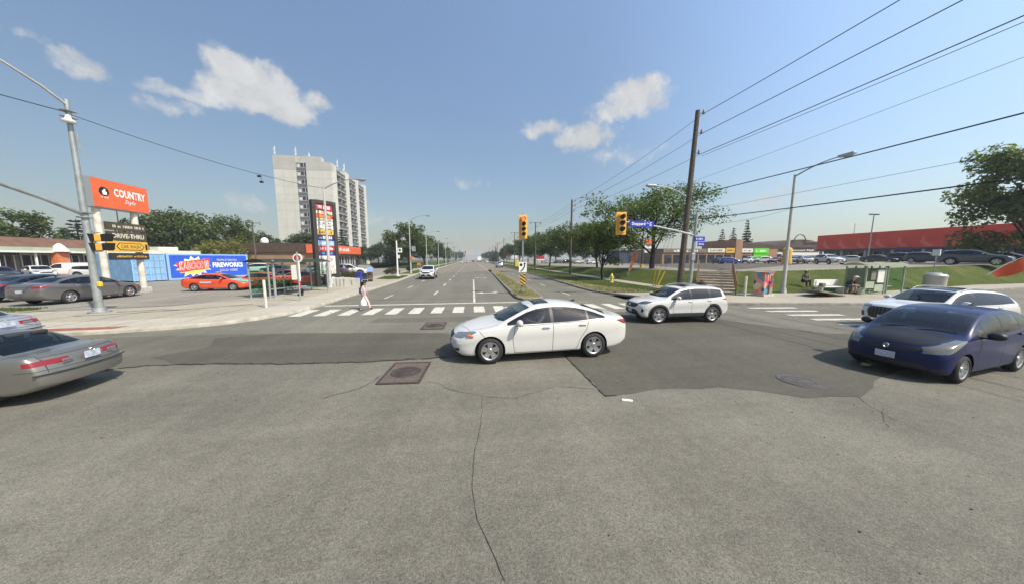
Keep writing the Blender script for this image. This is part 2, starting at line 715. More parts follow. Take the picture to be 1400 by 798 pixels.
def strip_along(pts, w, z, mb, side=0.0, cap=0):
    """flat ribbon along a polyline"""
    P = [Vector((p[0], p[1])) for p in pts]
    Lf, Rt = [], []
    for i, p in enumerate(P):
        d = (P[min(i + 1, len(P) - 1)] - P[max(i - 1, 0)]).normalized()
        nn = Vector((-d.y, d.x))
        a = p + nn * (w / 2 + side)
        b = p + nn * (-w / 2 + side)
        Lf.append(mb.bm.verts.new((a.x, a.y, z)))
        Rt.append(mb.bm.verts.new((b.x, b.y, z)))
    for i in range(len(P) - 1):
        f = mb.bm.faces.new((Rt[i], Rt[i + 1], Lf[i + 1], Lf[i]))
        if f.normal.z < 0:
            f.normal_flip()
    return mb


def kerb_run(name, pts, w, h, m='kerb', side=1):
    """kerb: box profile with a rounded upper edge along a polyline; body lies to the left of travel when side = 1"""
    P = [Vector((p[0], p[1])) for p in pts]
    prof = [(0, -0.05), (0, h - 0.035), (0.012, h - 0.012), (0.04, h), (w, h), (w, -0.05)]
    mb = MB()
    rows = []
    for i, p in enumerate(P):
        d0 = (P[i] - P[max(i - 1, 0)])
        d1 = (P[min(i + 1, len(P) - 1)] - P[i])
        d = ((d0.normalized() if d0.length else Vector((0, 0))) + (d1.normalized() if d1.length else Vector((0, 0)))).normalized()
        nn = Vector((-d.y, d.x)) * side
        rows.append([mb.bm.verts.new((p.x + nn.x * q, p.y + nn.y * q, z)) for q, z in prof])
    for i in range(len(rows) - 1):
        for k in range(len(prof) - 1):
            mb.bm.faces.new((rows[i][k], rows[i + 1][k], rows[i + 1][k + 1], rows[i][k + 1]))
    bmesh.ops.recalc_face_normals(mb.bm, faces=list(mb.bm.faces))
    return struct(name, mb, m, 30)


# ------------------------------------------------------------------ ground sheets
sheet('ground', [(-1500, -150), (1500, -150), (1500, 2000), (-1500, 2000)], -0.06, 'far_ground')
sheet('road', [(-220, -70), (220, -70), (220, 17.2), (60, 19.6), (45, 18.6), (38, 17.4), (9.4, 19), (9.4, 17.0), (-9.0, 17.0), (-220, 17.0)], 0.0, 'old_asphalt')
sheet('main_road', [(-9.1, 17.0), (9.4, 17.0), (13, 17.4), (10.5, 24), (9.6, 60), (9.9, 1800), (-9.4, 1800), (-9.1, 60)], 0.0, 'warm_asphalt')

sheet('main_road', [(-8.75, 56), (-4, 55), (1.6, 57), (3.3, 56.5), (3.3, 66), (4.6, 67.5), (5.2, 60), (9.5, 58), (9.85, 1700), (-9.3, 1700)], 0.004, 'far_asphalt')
# left (west) block: kerb, concrete pavement, parking lot
KL = [(-220, 10.6), (-40, 10.9), (-20, 11.05), (-13.7, 11.12), (-12.1, 11.4), (-10.6, 11.8), (-9.55, 12.3), (-8.85, 13.1), (-8.3, 14.2), (-8.08, 15.4), (-8.06, 17), (-8.08, 26), (-8.12, 33.7), (-8.45, 40), (-8.85, 48.3), (-8.9, 80), (-9.0, 400), (-9.1, 1800)]
kerb_run('kerb', KL, 0.18, 0.13, 'kerb', 1)
def offs(pts, d):
    P = [Vector(p) for p in pts]
    out = []
    for i, p in enumerate(P):
        t = (P[min(i + 1, len(P) - 1)] - P[max(i - 1, 0)]).normalized()
        out.append((p.x - t.y * d, p.y + t.x * d))
    return out
inner = offs(KL, 0.18)
sheet('pavement', inner[:13] + [(-12.6, 34), (-12.8, 24.5), (-13.4, 20.2), (-15.2, 16.9), (-19, 15.9), (-40, 15.2), (-220, 14.8)], 0.126, 'pavement_concrete')
i2 = offs(KL, 2.0)
sheet('pavement', inner[1:12] + i2[1:12][::-1], 0.1285, 'pale_concrete')
sheet('parking_lot', [(-12.6, 34), (-12.8, 24.5), (-13.4, 20.2), (-15.2, 16.9), (-19, 15.9), (-40, 15.2), (-220, 14.8), (-220, 175), (-13.6, 175), (-13.4, 40)], 0.121, 'lot_asphalt')
sheet('pavement', inner[12:] + [(-16, 1800), (-14.5, 175), (-13.4, 40), (-12.6, 34)], 0.118, 'pavement_concrete')
# grass verge further north on the left
sheet('grass_verge', [(-8.75, 36.2), (-8.95, 42.5), (-9.3, 43.4), (-11.6, 43.3), (-12.1, 42.5), (-11.4, 36.6), (-9.6, 35.6)], 0.135, 'grass')
sheet('grass_verge', [(-9.2, 48.5), (-9.15, 66), (-11.7, 66), (-11.9, 48.0)], 0.135, 'grass')
sheet('grass_verge', [(-9.3, 74), (-9.4, 400), (-12.2, 400), (-12.0, 73.5)], 0.135, 'grass')
sheet('grass_verge', [(-13.9, 76), (-14, 400), (-60, 400), (-60, 178), (-24, 176), (-24, 76)], 0.15, 'grass')
sheet('grass_patch', ragged([(-22.9, 17.3), (-21.2, 17.25), (-20.3, 16.5), (-24, 15.75), (-29, 15.6), (-29, 17.2)], .5, .08), 0.131, 'grass')
# rust coloured tactile plate and concrete apron at the corner
tp = MB()
a, b = G(175, 443.5, .13), G(60, 456.5, .13)
a2, b2 = G(173, 447.5, .13), G(62, 460.5, .13)
sheet('tactile_strip', [(-15.8, 11.32), (-12.3, 11.55), (-12.2, 11.98), (-15.8, 11.75)], 0.134, 'tactile')
# expansion joints and a dark seam in the pavement
jb = MB()
for x in np.arange(-30, -9.5, 1.9):
    strip_along([(x, 11.6 if x < -12 else 12.6), (x + .05, 15.6)], 0.03, 0.1305, jb)
for y in np.arange(16.5, 60, 1.9):
    strip_along([(-8.4, y), (-12.4, y + .03)], 0.03, 0.1305, jb)
strip_along([(-13, 18.9), (-16, 16.9), (-19, 16.0), (-24, 15.6)], 0.06, 0.1308, jb)
strip_along(ragged([(-11.6, 17.1), (-13.6, 15.6), (-15.4, 14.7), (-16.6, 14.4)], .3, .08, False), 0.09, 0.131, jb)
strip_along(ragged([(-13.6, 15.6), (-14.7, 15.7), (-16.0, 15.3)], .3, .08, False), 0.12, 0.1312, jb)
struct('pavement_joints', jb, 'crack', 0)

# right (east) block
KR = [(9.9, 1800), (9.7, 120), (9.67, 52), (9.46, 37.6), (9.23, 30.3), (9.0, 24), (9.1, 21.1), (9.75, 19.2), (10.5, 17.7), (11.5, 16.0), (12.6, 14.7), (13.6, 14.05), (14.6, 13.9), (16.35, 13.68), (18.7, 13.35), (20.8, 13.0), (24, 12.95), (28, 13.6), (33, 15.4), (38.6, 17.2), (45.8, 18.5), (60, 19.4), (220, 21)]
kerb_run('kerb', KR, 0.2, 0.13, 'kerb_dark', 1)
innerR = offs(KR, 0.2)
sheet('pavement', innerR[7:] + [(220, 23.6), (60, 22), (45.8, 20.9), (38.6, 19.4), (33, 18.2), (28, 17.5), (22, 17.55), (17.6, 17.9), (16.6, 18.6), (15.0, 19.2), (12.6, 19.4)], 0.126, 'pavement_concrete')
sheet('grass_verge', innerR[:8] + [(12.6, 19.4), (15.0, 19.2), (15.05, 24), (15.2, 400), (15.4, 1800)], 0.122, 'grass')
sheet('grass_worn_strip', ragged([(9.55, 19.6), (9.2, 24), (9.6, 36), (10.2, 36), (10.6, 30), (11.4, 24), (14.2, 20.0), (12.4, 19.5)], .6, .2), 0.127, 'dry_grass')
sheet('path', [(15.05, 19.2), (16.5, 18.7), (16.6, 24), (16.75, 400), (15.2, 400), (15.05, 24)], 0.13, 'pavement_concrete')

# raised lot on the right with its grassed bank
BOT = [(16.75, 420), (16.7, 200), (16.65, 90), (16.6, 60), (16.6, 44), (16.6, 34), (16.6, 28), (16.6, 24), (16.6, 21), (16.65, 19.2), (17.6, 17.95), (19.5, 17.75), (22, 17.6), (25, 17.55), (28, 17.55), (33, 18.25), (38.6, 19.45), (45.8, 20.95), (60, 22.05), (220, 23.7)]
TOP = [(25, 420), (24, 200), (22, 90), (21.4, 60), (21.1, 44), (21.0, 34), (20.9, 30), (20.9, 26.6), (20.9, 24.6), (21.0, 23.6), (22.4, 22.2), (23.4, 21.9), (25, 21.7), (28, 21.9), (31, 22.1), (36, 22.3), (41, 23.0), (48, 24.0), (62, 25.2), (220, 27)]
bk = MB()
rows = []
R2 = random.Random(5)
def resample(P, n):
    out = []
    for i in range(len(P) - 1):
        for j in range(n):
            t = j / n
            out.append((P[i][0] * (1 - t) + P[i + 1][0] * t, P[i][1] * (1 - t) + P[i + 1][1] * t))
    out.append(P[-1])
    return out
B2, T2 = resample(BOT, 8), resample(TOP, 8)
def bank_z(t, zt):
    s = t * t * (3 - 2 * t)
    return 0.128 + (zt - 0.128) * (0.35 * t + 0.65 * s)
for i in range(len(B2)):
    r = []
    for j in range(9):
        t = j / 8
        x = B2[i][0] * (1 - t) + T2[i][0] * t
        y = B2[i][1] * (1 - t) + T2[i][1] * t
        z = bank_z(t, zlot(*T2[i])) + (R2.uniform(-.04, .04) if 0 < j < 8 else 0)
        r.append(bk.bm.verts.new((x, y, z)))
    rows.append(r)
for i in range(len(rows) - 1):
    for j in range(8):
        bk.bm.faces.new((rows[i][j], rows[i][j + 1], rows[i + 1][j + 1], rows[i + 1][j]))
for f in bk.bm.faces:
    f.normal_update()
    if f.normal.z < 0:
        f.normal_flip()
struct('grass_bank', bk, 'grass', 180)
def bank_at(x, y):
    """height of the bank at a point (nearest row)"""
    best = None
    for i in range(len(B2)):
        b, t_ = Vector(B2[i]), Vector(T2[i])
        d = t_ - b
        t = max(0, min(1, (Vector((x, y)) - b).dot(d) / d.length_squared))
        e = (b + d * t - Vector((x, y))).length
        if best is None or e < best[0]:
            best = (e, bank_z(t, zlot(*T2[i])))
    return best[1]
lt = MB()
lv = [[lt.bm.verts.new((p[0] , p[1], zlot(*p))) for p in T2]]
for kx, ky in ((1.0, 1.0), (4, 4), (9, 9), (16, 16), (24, 24), (34, 34), (60, 60)):
    row = []
    for p in T2:
        x, y = p[0] + kx * (0.8 if p[1] > 23 or p[0] < 22.5 else .35), p[1] + ky * (1 if p[0] > 21.5 else .45)
        row.append(lt.bm.verts.new((x, y, zlot(x, y))))
    lv.append(row)
for a_, b_ in zip(lv, lv[1:]):
    for i in range(len(a_) - 1):
        lt.bm.faces.new((a_[i], a_[i + 1], b_[i + 1], b_[i]))
bmesh.ops.recalc_face_normals(lt.bm, faces=list(lt.bm.faces))
for f in lt.bm.faces:
    if f.normal.z < 0:
        f.normal_flip()
struct('parking_lot', lt, 'lot_asphalt', 180)
# pale kerb stone along part of the lot's edge
kb = MB()
for seg in (T2[80:125],):
    for a_, b_ in zip(seg, seg[1:]):
        A, B = Vector((*a_, zlot(*a_))), Vector((*b_, zlot(*b_)))
        kb.box((A + B) / 2 + Vector((0, 0, .03)), ((B - A).length * .97, .16, .12), rz=math.atan2(B.y - A.y, B.x - A.x), bev=.02)
struct('lot_kerb', kb, 'kerb', 30)

# centre median with its kerb
ML = [(2.68, 18.6), (2.66, 19.74), (2.78, 25.5), (2.99, 35.7), (3.37, 52.9), (3.9, 62), (4.4, 66)]
MR = [(4.75, 66), (5.0, 60), (5.0, 45.4), (4.88, 28.2), (4.6, 20.3), (4.5, 18.4)]
nose = [(4.25, 17.6), (3.85, 17.2), (3.4, 17.12), (3.0, 17.3), (2.78, 17.8)]
med = ML + MR + nose
md = MB()
md.prism(list(reversed(offs(list(reversed(med + [med[0]])), 0.16)))[:-1], 0.0, 0.14)
struct('median', md, 'dry_grass', 0)
kerb_run('kerb', list(reversed(med + [med[0], med[1]])), 0.17, 0.15, 'kerb_dark', 1)

# ------------------------------------------------------------------ worn patches, cracks, paint
sheet('road_patch', ragged([(-8.2, 7.6), (-7.7, 7.78), (-6.1, 7.7), (-4.4, 7.45), (-2.6, 7.35), (-1.6, 7.4), (2.36, 7.42), (2.36, 9.9), (-0.9, 9.95), (-3.5, 10.35), (-6.1, 10.65), (-8.6, 10.8), (-11, 10.8), (-13.5, 10.6), (-13, 8.2)], .3, .045), 0.004, 'mid_asphalt')
sheet('road_patch', ragged([(-7.0, 7.72), (-4.4, 7.5), (-2.6, 7.4), (-1.6, 7.45), (2.3, 7.46), (2.3, 9.85), (-0.9, 9.9), (-3.5, 10.3), (-6.1, 10.6), (-8.2, 10.3), (-7.5, 9.2), (-8.2, 8.4)], .3, .03, seed=2), 0.008, 'dark_asphalt')
sheet('road_patch', ragged([(2.36, 7.0), (2.4, 4.87), (3.5, 4.95), (4.8, 4.9), (5.4, 4.6), (5.95, 4.32), (7.0, 4.22), (7.7, 4.5), (8.6, 4.9), (10.4, 5.3), (14, 5.2), (14, 8.0), (11.9, 8.1), (11.2, 9.2), (10.4, 10.4), (9.4, 12.4), (6.5, 13.0), (2.4, 12.2)], .4, .05, seed=4), 0.0045, 'dark_asphalt')
sheet('road_patch', ragged([(-4.2, 12.0), (-0.4, 11.8), (2.2, 11.75), (2.2, 12.6), (-0.4, 12.75), (-4.0, 12.85)], .3, .03, seed=5), 0.004, 'mid_asphalt')
sheet('road_patch', ragged([(14, 5.3), (60, 6.5), (60, 9.3), (17, 8.6), (14, 8.0)], .5, .05, seed=6), 0.004, 'mid_asphalt')
ck = MB()
def crack(pts, w=0.018, seed=1, amp=.035):
    P = [(p[0], p[1]) for p in (G(*q) for q in pts)]
    P = ragged(P, 0.09, amp, False, seed)
    P = [(P[i][0] * .6 + P[max(i - 1, 0)][0] * .2 + P[min(i + 1, len(P) - 1)][0] * .2, P[i][1] * .6 + P[max(i - 1, 0)][1] * .2 + P[min(i + 1, len(P) - 1)][1] * .2) for i in range(len(P))]
    r = random.Random(seed)
    for i in range(len(P) - 1):
        strip_along(P[i:i + 2], w * r.uniform(.5, 1.5), 0.0035, ck)
crack([(660, 541), (657, 580), (648, 620), (645, 660), (650, 710), (670, 750), (692, 797)], .0065, 3, .016)
crack([(583, 520), (600, 524), (620, 534), (660, 541), (700, 545), (760, 527), (815, 532)], .008, 4, .03)
crack([(1172, 542), (1200, 560), (1225, 575)], .007, 6)
crack([(1205, 555), (1212, 585)], .006, 7)
crack([(523, 512), (495, 530), (440, 545)], .02, 8)
struct('road_cracks', ck, 'crack', 0)
ck = MB()
P = ragged([(-8.2, 7.58), (-7.7, 7.76), (-6.1, 7.68), (-4.4, 7.43), (-2.6, 7.33), (-1.6, 7.38), (-0.6, 7.4)], .12, .03, False, 9)
for i in range(len(P) - 1):
    strip_along(P[i:i + 2], .05 * rng.uniform(.4, 1.5), 0.011, ck)
P = ragged([(2.34, 7.1), (2.38, 4.86), (2.6, 4.84)], .12, .012, False, 10)
for i in range(len(P) - 1):
    strip_along(P[i:i + 2], .03 * rng.uniform(.4, 1.5), 0.011, ck)
struct('road_seam', ck, 'crack', 0)
for (y0, y1, k) in ((2.6, 3.3, 1), (4.2, 4.5, 2)):
    pass

pm = MB()
def paint_quad(pts, seed=1, step=.25, amp=.012):
    pm.poly([(x, y, 0.012) for x, y in ragged(pts, step, amp, True, seed)])
for i in range(17):
    x = -8.05 + i * 1.01
    paint_quad([(x, 13.72), (x + .53, 13.68), (x + .53, 15.42), (x, 15.45)], i)
paint_quad([(-7.9, 16.5), (2.55, 16.5), (2.55, 16.78), (-7.9, 16.8)], 40)
paint_quad([(0.0, 16.9), (0.13, 16.9), (0.15, 36), (0.02, 36)], 41)
for k in range(40):
    y = 20.9 + k * 6.85
    paint_quad([(-2.78, y), (-2.64, y), (-2.64, y + 2.3), (-2.78, y + 2.3)], 50 + k, .5)
    if k < 30:
        paint_quad([(-5.62, y - 1.7), (-5.5, y - 1.7), (-5.5, y + .4), (-5.62, y + .4)], 90 + k, .5)
        paint_quad([(6.6, y - 1.4), (6.72, y - 1.4), (6.72, y + .8), (6.6, y + .8)], 130 + k, .5)
paint_quad([(3.2, 66), (3.32, 66), (2.0, 300), (1.88, 300)], 170, 5)
for i in range(18):
    y = 13.2 - i * 0.96
    paint_quad([(14.0, y), (16.5, y - .25), (16.5, y - .55), (14.0, y - .33)], 180 + i)
paint_quad([(18.6, 9.5), (18.9, 9.5), (19.2, -6), (18.9, -6)], 210)
for y0 in (21.3, 38.4):      # turn arrows
    pm.poly([(x + 1.1, y0 + y, 0.012) for x, y in [(-.95, .32), (-.35, .85), (-.35, .5), (.35, .42), (.55, 1.0), (.8, .95), (.6, .12), (.2, 0.12), (-.35, .18), (-.35, -.15)]])
struct('road_markings', pm, 'road_paint', 0)

# manhole covers
mat('iron', (0.07, 0.056, 0.048), 0.7, 0.3, var=0.35, scale=9, bump=0.6, bscale=60)
mat('iron_grey', (0.10, 0.095, 0.09), 0.65, 0.4, var=0.3, scale=9, bump=0.6, bscale=80)
mat('vault_frame', (0.11, 0.082, 0.066), 0.85, var=0.3, scale=14, bump=.4)
def vault(loc, w, d, label, rz=0):
    t = MB()
    t.box((0, 0, .004), (w, d, .02), bev=.006)
    o = t.build('manhole_cover', 'vault_frame', None, 0, (loc[0], loc[1], 0.004), rz)
    tag(o, label, 'manhole cover', 'square utility covers in the road')
    f = MB()
    for s in (-1, 1):
        f.box((s * (w / 2 - .02), 0, .012), (.05, d, .02))
        f.box((0, s * (d / 2 - .02), .0115), (w - .1, .05, .02))
    f.build('frame', 'iron', o, 0)
    c = MB()
    c.lathe([(0, .021), (.27, .021), (.28, .019), (.285, .021), (.32, .021), (.33, .012)], 28)
    for k in range(5):
        c.box((0, -.2 + k * .1, .022), (.3, .03, .006))
    c.build('lid', 'iron', o, 30)
    return o
vault((-1.5, 6.5), .86, 1.22, 'square iron utility cover in front of the white sedan', -.06)
vault((-1.46, 11.1), .8, 1.1, 'small square utility cover beyond the dark patch near the crosswalk', -.04)
c = MB()
c.lathe([(0, .012), (.26, .012), (.265, .006), (.275, .012), (.33, .012), (.335, 0)], 36)
for k in range(-3, 4):
    wdt = 2 * math.sqrt(max(.25 ** 2 - (k * .07) ** 2, .004))
    c.box((0, k * .07, .013), (wdt, .028, .008))
o = c.build('manhole_cover', 'iron_grey', None, 30, (6.62, 4.95, 0.006))
tag(o, 'round grey iron manhole cover in the dark asphalt patch', 'manhole cover')
# litter
mat('paper', (0.8, 0.8, 0.8), 0.8)
l_ = MB()
q = G(857, 547)
l_.prism([(-.09, -.03), (.08, -.045), (.1, .0), (.02, .03), (-.08, .02)], .004, .02)
o = l_.build('litter', 'paper', None, 0, (q[0], q[1], 0.0), -.3)
tag(o, 'small white scrap of litter on the asphalt ahead of the dark patch', 'litter')
gv = MB()
for i in range(160):
    x, y = rng.uniform(-9, 9), rng.uniform(1.2, 7) 
    r = rng.uniform(.003, .011)
    M = Matrix.Translation((x, y, r * .3)) @ Matrix.Rotation(rng.random() * 6, 4, 'Z') @ Matrix.Diagonal((r * rng.uniform(1, 2), r, r * .6, 1))
    bmesh.ops.create_icosphere(gv.bm, subdivisions=1, radius=1, matrix=M)
o = struct('road_grit', gv, 'crack', 0)
o['kind'] = 'stuff'

# ------------------------------------------------------------------ hazy summer air
hz = MB()
hz.box((0, 950, 21.5), (3200, 2300, 46))
o = hz.build('haze', [], None, 0)
hm = bpy.data.materials.new('haze')
N, L = nodes(hm)
N.remove(N['Principled BSDF'])
pv = N.new('ShaderNodeVolumePrincipled')
pv.inputs['Color'].default_value = (0.86, 0.9, 0.96, 1)
pv.inputs['Density'].default_value = 0.0005
pv.inputs['Anisotropy'].default_value = 0.0
L.new(pv.outputs[0], N['Material Output'].inputs['Volume'])
o.data.materials.append(hm)
o['kind'] = 'stuff'
# ------------------------------------------------------------------ cars
mat('tyre', (0.02, 0.02, 0.021), 0.8, var=0.25, scale=12, bump=.2)
mat('alloy', (0.5, 0.5, 0.5), 0.32, 0.85)
mat('alloy_dark', (0.06, 0.06, 0.065), 0.4, 0.6)
mat('hubcap', (0.4, 0.4, 0.4), 0.4, 0.6)
mat('chrome', (0.75, 0.75, 0.76), 0.12, 1.0)
mat('trim', (0.015, 0.015, 0.016), 0.45)
mat('cladding', (0.03, 0.03, 0.032), 0.7)
mat('gap', (0.03, 0.03, 0.03), 0.8)
mat('cabin', (0.035, 0.034, 0.036), 0.8, var=.2, scale=6)
mat('cabin_light', (0.22, 0.19, 0.15), 0.8)
mat('lamp_clear', (0.24, 0.255, 0.26), 0.08, 0.4, coat=1.0)
mat('lamp_hazy', (0.15, 0.148, 0.125), 0.15, 0.4, coat=.7)
mat('lamp_dark', (0.1, 0.105, 0.11), 0.08, 0.5, coat=1)
mat('lamp_red', (0.22, 0.009, 0.009), 0.12, coat=.6)
mat('lamp_red_dark', (0.16, 0.008, 0.008), 0.15, coat=1)
mat('lamp_amber', (0.75, 0.16, 0.02), 0.15, coat=1)
mat('plate', (0.45, 0.48, 0.55), 0.5, var=.25, scale=14)
mat('plate_blue', (0.08, 0.12, 0.4), 0.5)
glass_mat('car_glass', (0.72, 0.85, 0.82), 0.42)
glass_mat('car_glass_dark', (0.6, 0.7, 0.8), 0.10)


def pchip(xs, ys):
    xs, ys = np.array(xs, float), np.array(ys, float)
    h = np.diff(xs)
    d = np.diff(ys) / h
    m = np.zeros(len(xs))
    m[0], m[-1] = d[0], d[-1]
    for i in range(1, len(xs) - 1):
        if d[i - 1] * d[i] > 0:
            w1, w2 = 2 * h[i] + h[i - 1], h[i] + 2 * h[i - 1]
            m[i] = (w1 + w2) / (w1 / d[i - 1] + w2 / d[i])

    def f(x):
        x = min(max(x, xs[0]), xs[-1])
        i = min(max(int(np.searchsorted(xs, x)) - 1, 0), len(h) - 1)
        t = (x - xs[i]) / h[i]
        return float((2 * t**3 - 3 * t**2 + 1) * ys[i] + (t**3 - 2 * t**2 + t) * h[i] * m[i] + (-2 * t**3 + 3 * t**2) * ys[i + 1] + (t**3 - t**2) * h[i] * m[i + 1])
    return f


def curve(pts):
    return pchip([p[0] for p in pts], [p[1] for p in pts])


def inpoly(p, poly):
    x, y = p
    c = False
    n = len(poly)
    for i in range(n):
        x1, y1 = poly[i]
        x2, y2 = poly[(i + 1) % n]
        if (y1 > y) != (y2 > y) and x < (x2 - x1) * (y - y1) / (y2 - y1) + x1:
            c = not c
    return c


VIEW = {'side': (0, 2), 'front': (1, 2), 'top': (0, 1)}
VN = {'side': 1, 'front': 0, 'top': 2}


def cut(bm, poly, view, filt):
    """cut an outline into the shell (seen from the side / front / top) and return the faces inside it"""
    a, b = VIEW[view]
    x0, x1 = min(p[0] for p in poly) - .02, max(p[0] for p in poly) + .02
    y0, y1 = min(p[1] for p in poly) - .02, max(p[1] for p in poly) + .02

    def near():
        out = []
        for f in bm.faces:
            vs_ = f.verts
            us = [v.co[a] for v in vs_]
            ws = [v.co[b] for v in vs_]
            if max(us) < x0 or min(us) > x1 or max(ws) < y0 or min(ws) > y1:
                continue
            if filt(f.calc_center_median(), f.normal):
                out.append(f)
        return out
    n = len(poly)
    for i in range(n):
        p, q = poly[i], poly[(i + 1) % n]
        d = (q[0] - p[0], q[1] - p[1])
        ln = math.hypot(*d)
        if ln < 1e-6:
            continue
        lo0, lo1 = min(p[0], q[0]) - .015, max(p[0], q[0]) + .015
        hi0, hi1 = min(p[1], q[1]) - .015, max(p[1], q[1]) + .015
        fs = []
        for f in near():
            us = [v.co[a] for v in f.verts]
            ws = [v.co[b] for v in f.verts]
            if max(us) < lo0 or min(us) > lo1 or max(ws) < hi0 or min(ws) > hi1:
                continue
            fs.append(f)
        co = Vector((0, 0, 0))
        no = Vector((0, 0, 0))
        co[a], co[b] = p
        no[a], no[b] = -d[1] / ln, d[0] / ln
        g = fs + list({e for f in fs for e in f.edges}) + list({v for f in fs for v in f.verts})
        if fs:
            bmesh.ops.bisect_plane(bm, geom=g, dist=1e-5, plane_co=co, plane_no=no)
    res = []
    for f in near():
        c = f.calc_center_median()
        if inpoly((c[a], c[b]), poly):
            res.append(f)
    return res


def take(bm, faces, push=0.0):
    """lift faces out of the shell into meshes of their own"""
    nb = bmesh.new()
    vm = {}
    for f in faces:
        vs_ = []
        for v in f.verts:
            if v not in vm:
                vm[v] = nb.verts.new(v.co + v.normal * push)
            vs_.append(vm[v])
        try:
            nb.faces.new(vs_)
        except ValueError:
            pass
    bmesh.ops.delete(bm, geom=faces, context='FACES')
    nb.normal_update()
    return nb


def to_mesh(bm, name, mats, ang=50):
    me = bpy.data.meshes.new(name)
    bm.to_mesh(me)
    bm.free()
    for m in mats:
        me.materials.append(MATS[m] if isinstance(m, str) else m)
    me.shade_smooth()
    me.set_sharp_from_angle(angle=math.radians(ang))
    return me


def shell(c, ns):
    """the body skin, nose towards +x; s runs from the nose back"""
    Ln = c['L']
    zt, zb, zs, W, yr = (curve(c[k]) for k in ('zt', 'zb', 'zs', 'W', 'yr'))
    cr = curve(c['crown'])
    x0 = c['wb'] / 2 + c['fo']
    st = sorted(set([round(Ln * (0.5 - 0.5 * math.cos(PI * i / ns)) * .35 + Ln * i / ns * .65, 4) for i in range(ns + 1)] + [0.02, Ln - .02]))
    bm = bmesh.new()
    rings = []
    for s in st:
        w, z0, z1, z2, r, k = W(s), zb(s), zs(s), zt(s), yr(s), cr(s)
        z1 = min(z1, z2 - .004)
        P = [(0, z0), (.4 * w, z0), (.8 * w, z0), (.925 * w, z0 + .012), (.965 * w, z0 + .05)]
        for i in range(9):
            t = i / 8
            z = z0 + .09 + (z1 - .05 - z0 - .09) * t
            y = w * (1 - .05 * ((t - c.get('belly', .55)) / .6) ** 2)
            y += .012 * math.exp(-((t - .80) / .07) ** 2) - c.get('scoop', .012) * math.exp(-((t - .42) / .2) ** 2) - .006 * math.exp(-((t - .1) / .07) ** 2)
            P.append((y, z))
        P.append((.965 * w, z1 - .018))
        P.append((.94 * w, z1))
        zr = z2 - k
        ysh = .94 * w
        for i in range(1, 8):
            t = i / 8
            bul = c.get('bulge', .028) * 4 * t * (1 - t)
            P.append((ysh + (r - ysh) * t + bul, z1 + (zr - z1) * t))
        P.append((r, zr))
        for q in (.94, .85, .7, .5, .25, 0):
            P.append((r * q, z2 - k * q ** 2.3))
        rings.append([(s, y, z) for y, z in P])
    fb, rb, ff, rf = c.get('fbend', .28), c.get('rbend', .16), c.get('flean', .1), c.get('rlean', .05)
    zf, zrr = c.get('zf', .5), c.get('zr', .62)

    def place(s, y, z):
        x = x0 - s
        w = c['Wmax']
        n = abs(y) / w
        if s < 1.1:
            x -= fb * n ** 2.6 * (1 - s / 1.1) ** 1.5
        if s < .5:
            x -= ff * ((z - zf) / .3) ** 2 * (1 - s / .5) ** 2
        e = Ln - s
        if e < 1.0:
            x += rb * n ** 2.6 * (1 - e / 1.0) ** 1.5
        if e < .45:
            x += rf * ((z - zrr) / .35) ** 2 * (1 - e / .45) ** 2
        return (x, y, z)
    VR, VL = [], []
    for ring in rings:
        a = [bm.verts.new(place(*p)) for p in ring]
        b = [a[i] if ring[i][1] == 0 else bm.verts.new(place(ring[i][0], -ring[i][1], ring[i][2])) for i in range(len(ring))]
        VL.append(a)
        VR.append(b)
    m = len(rings[0])
    for i in range(len(rings) - 1):
        for j in range(m - 1):
            for V, flip in ((VL, False), (VR, True)):
                q = [V[i][j], V[i][j + 1], V[i + 1][j + 1], V[i + 1][j]]
                q = list(dict.fromkeys(q))
                bm.faces.new(q if flip else list(reversed(q)))
    for idx, flip in ((0, True), (len(rings) - 1, False)):
        ring = rings[idx]
        cols = 10
        prev = None
        for j in range(m):
            y = ring[j][1]
            if y == 0:
                row = [VL[idx][j]]
            else:
                row = [VL[idx][j]] + [bm.verts.new(place(ring[j][0], y * (1 - 2 * k / cols), ring[j][2])) for k in range(1, cols)] + [VR[idx][j]]
            if prev:
                if len(prev) == 1 or len(row) == 1:
                    one, many = (prev[0], row) if len(prev) == 1 else (row[0], prev)
                    for k in range(len(many) - 1):
                        bm.faces.new((one, many[k], many[k + 1]))
                else:
                    for k in range(cols):
                        bm.faces.new((prev[k], prev[k + 1], row[k + 1], row[k]))
            prev = row
    bmesh.ops.remove_doubles(bm, verts=bm.verts, dist=1e-4)
    for it in range(c.get('smooth', 2)):
        bmesh.ops.smooth_vert(bm, verts=bm.verts, factor=.5, use_axis_x=True, use_axis_y=True, use_axis_z=True)
    bmesh.ops.recalc_face_normals(bm, faces=bm.faces)
    return bm


def circle(cx, cy, r, n=26):
    return [(cx + r * math.cos(2 * PI * k / n), cy + r * math.sin(2 * PI * k / n)) for k in range(n)]


def ring_strips(poly, w):
    """thin closed outline as quads"""
    out = []
    n = len(poly)
    for i in range(n):
        p, q = Vector(poly[i]), Vector(poly[(i + 1) % n])
        d = (q - p).normalized()
        nn = Vector((-d.y, d.x)) * w / 2
        e = d * w / 2
        out.append([tuple(p - nn - e), tuple(q - nn + e), tuple(q + nn + e), tuple(p + nn - e)])
    return out


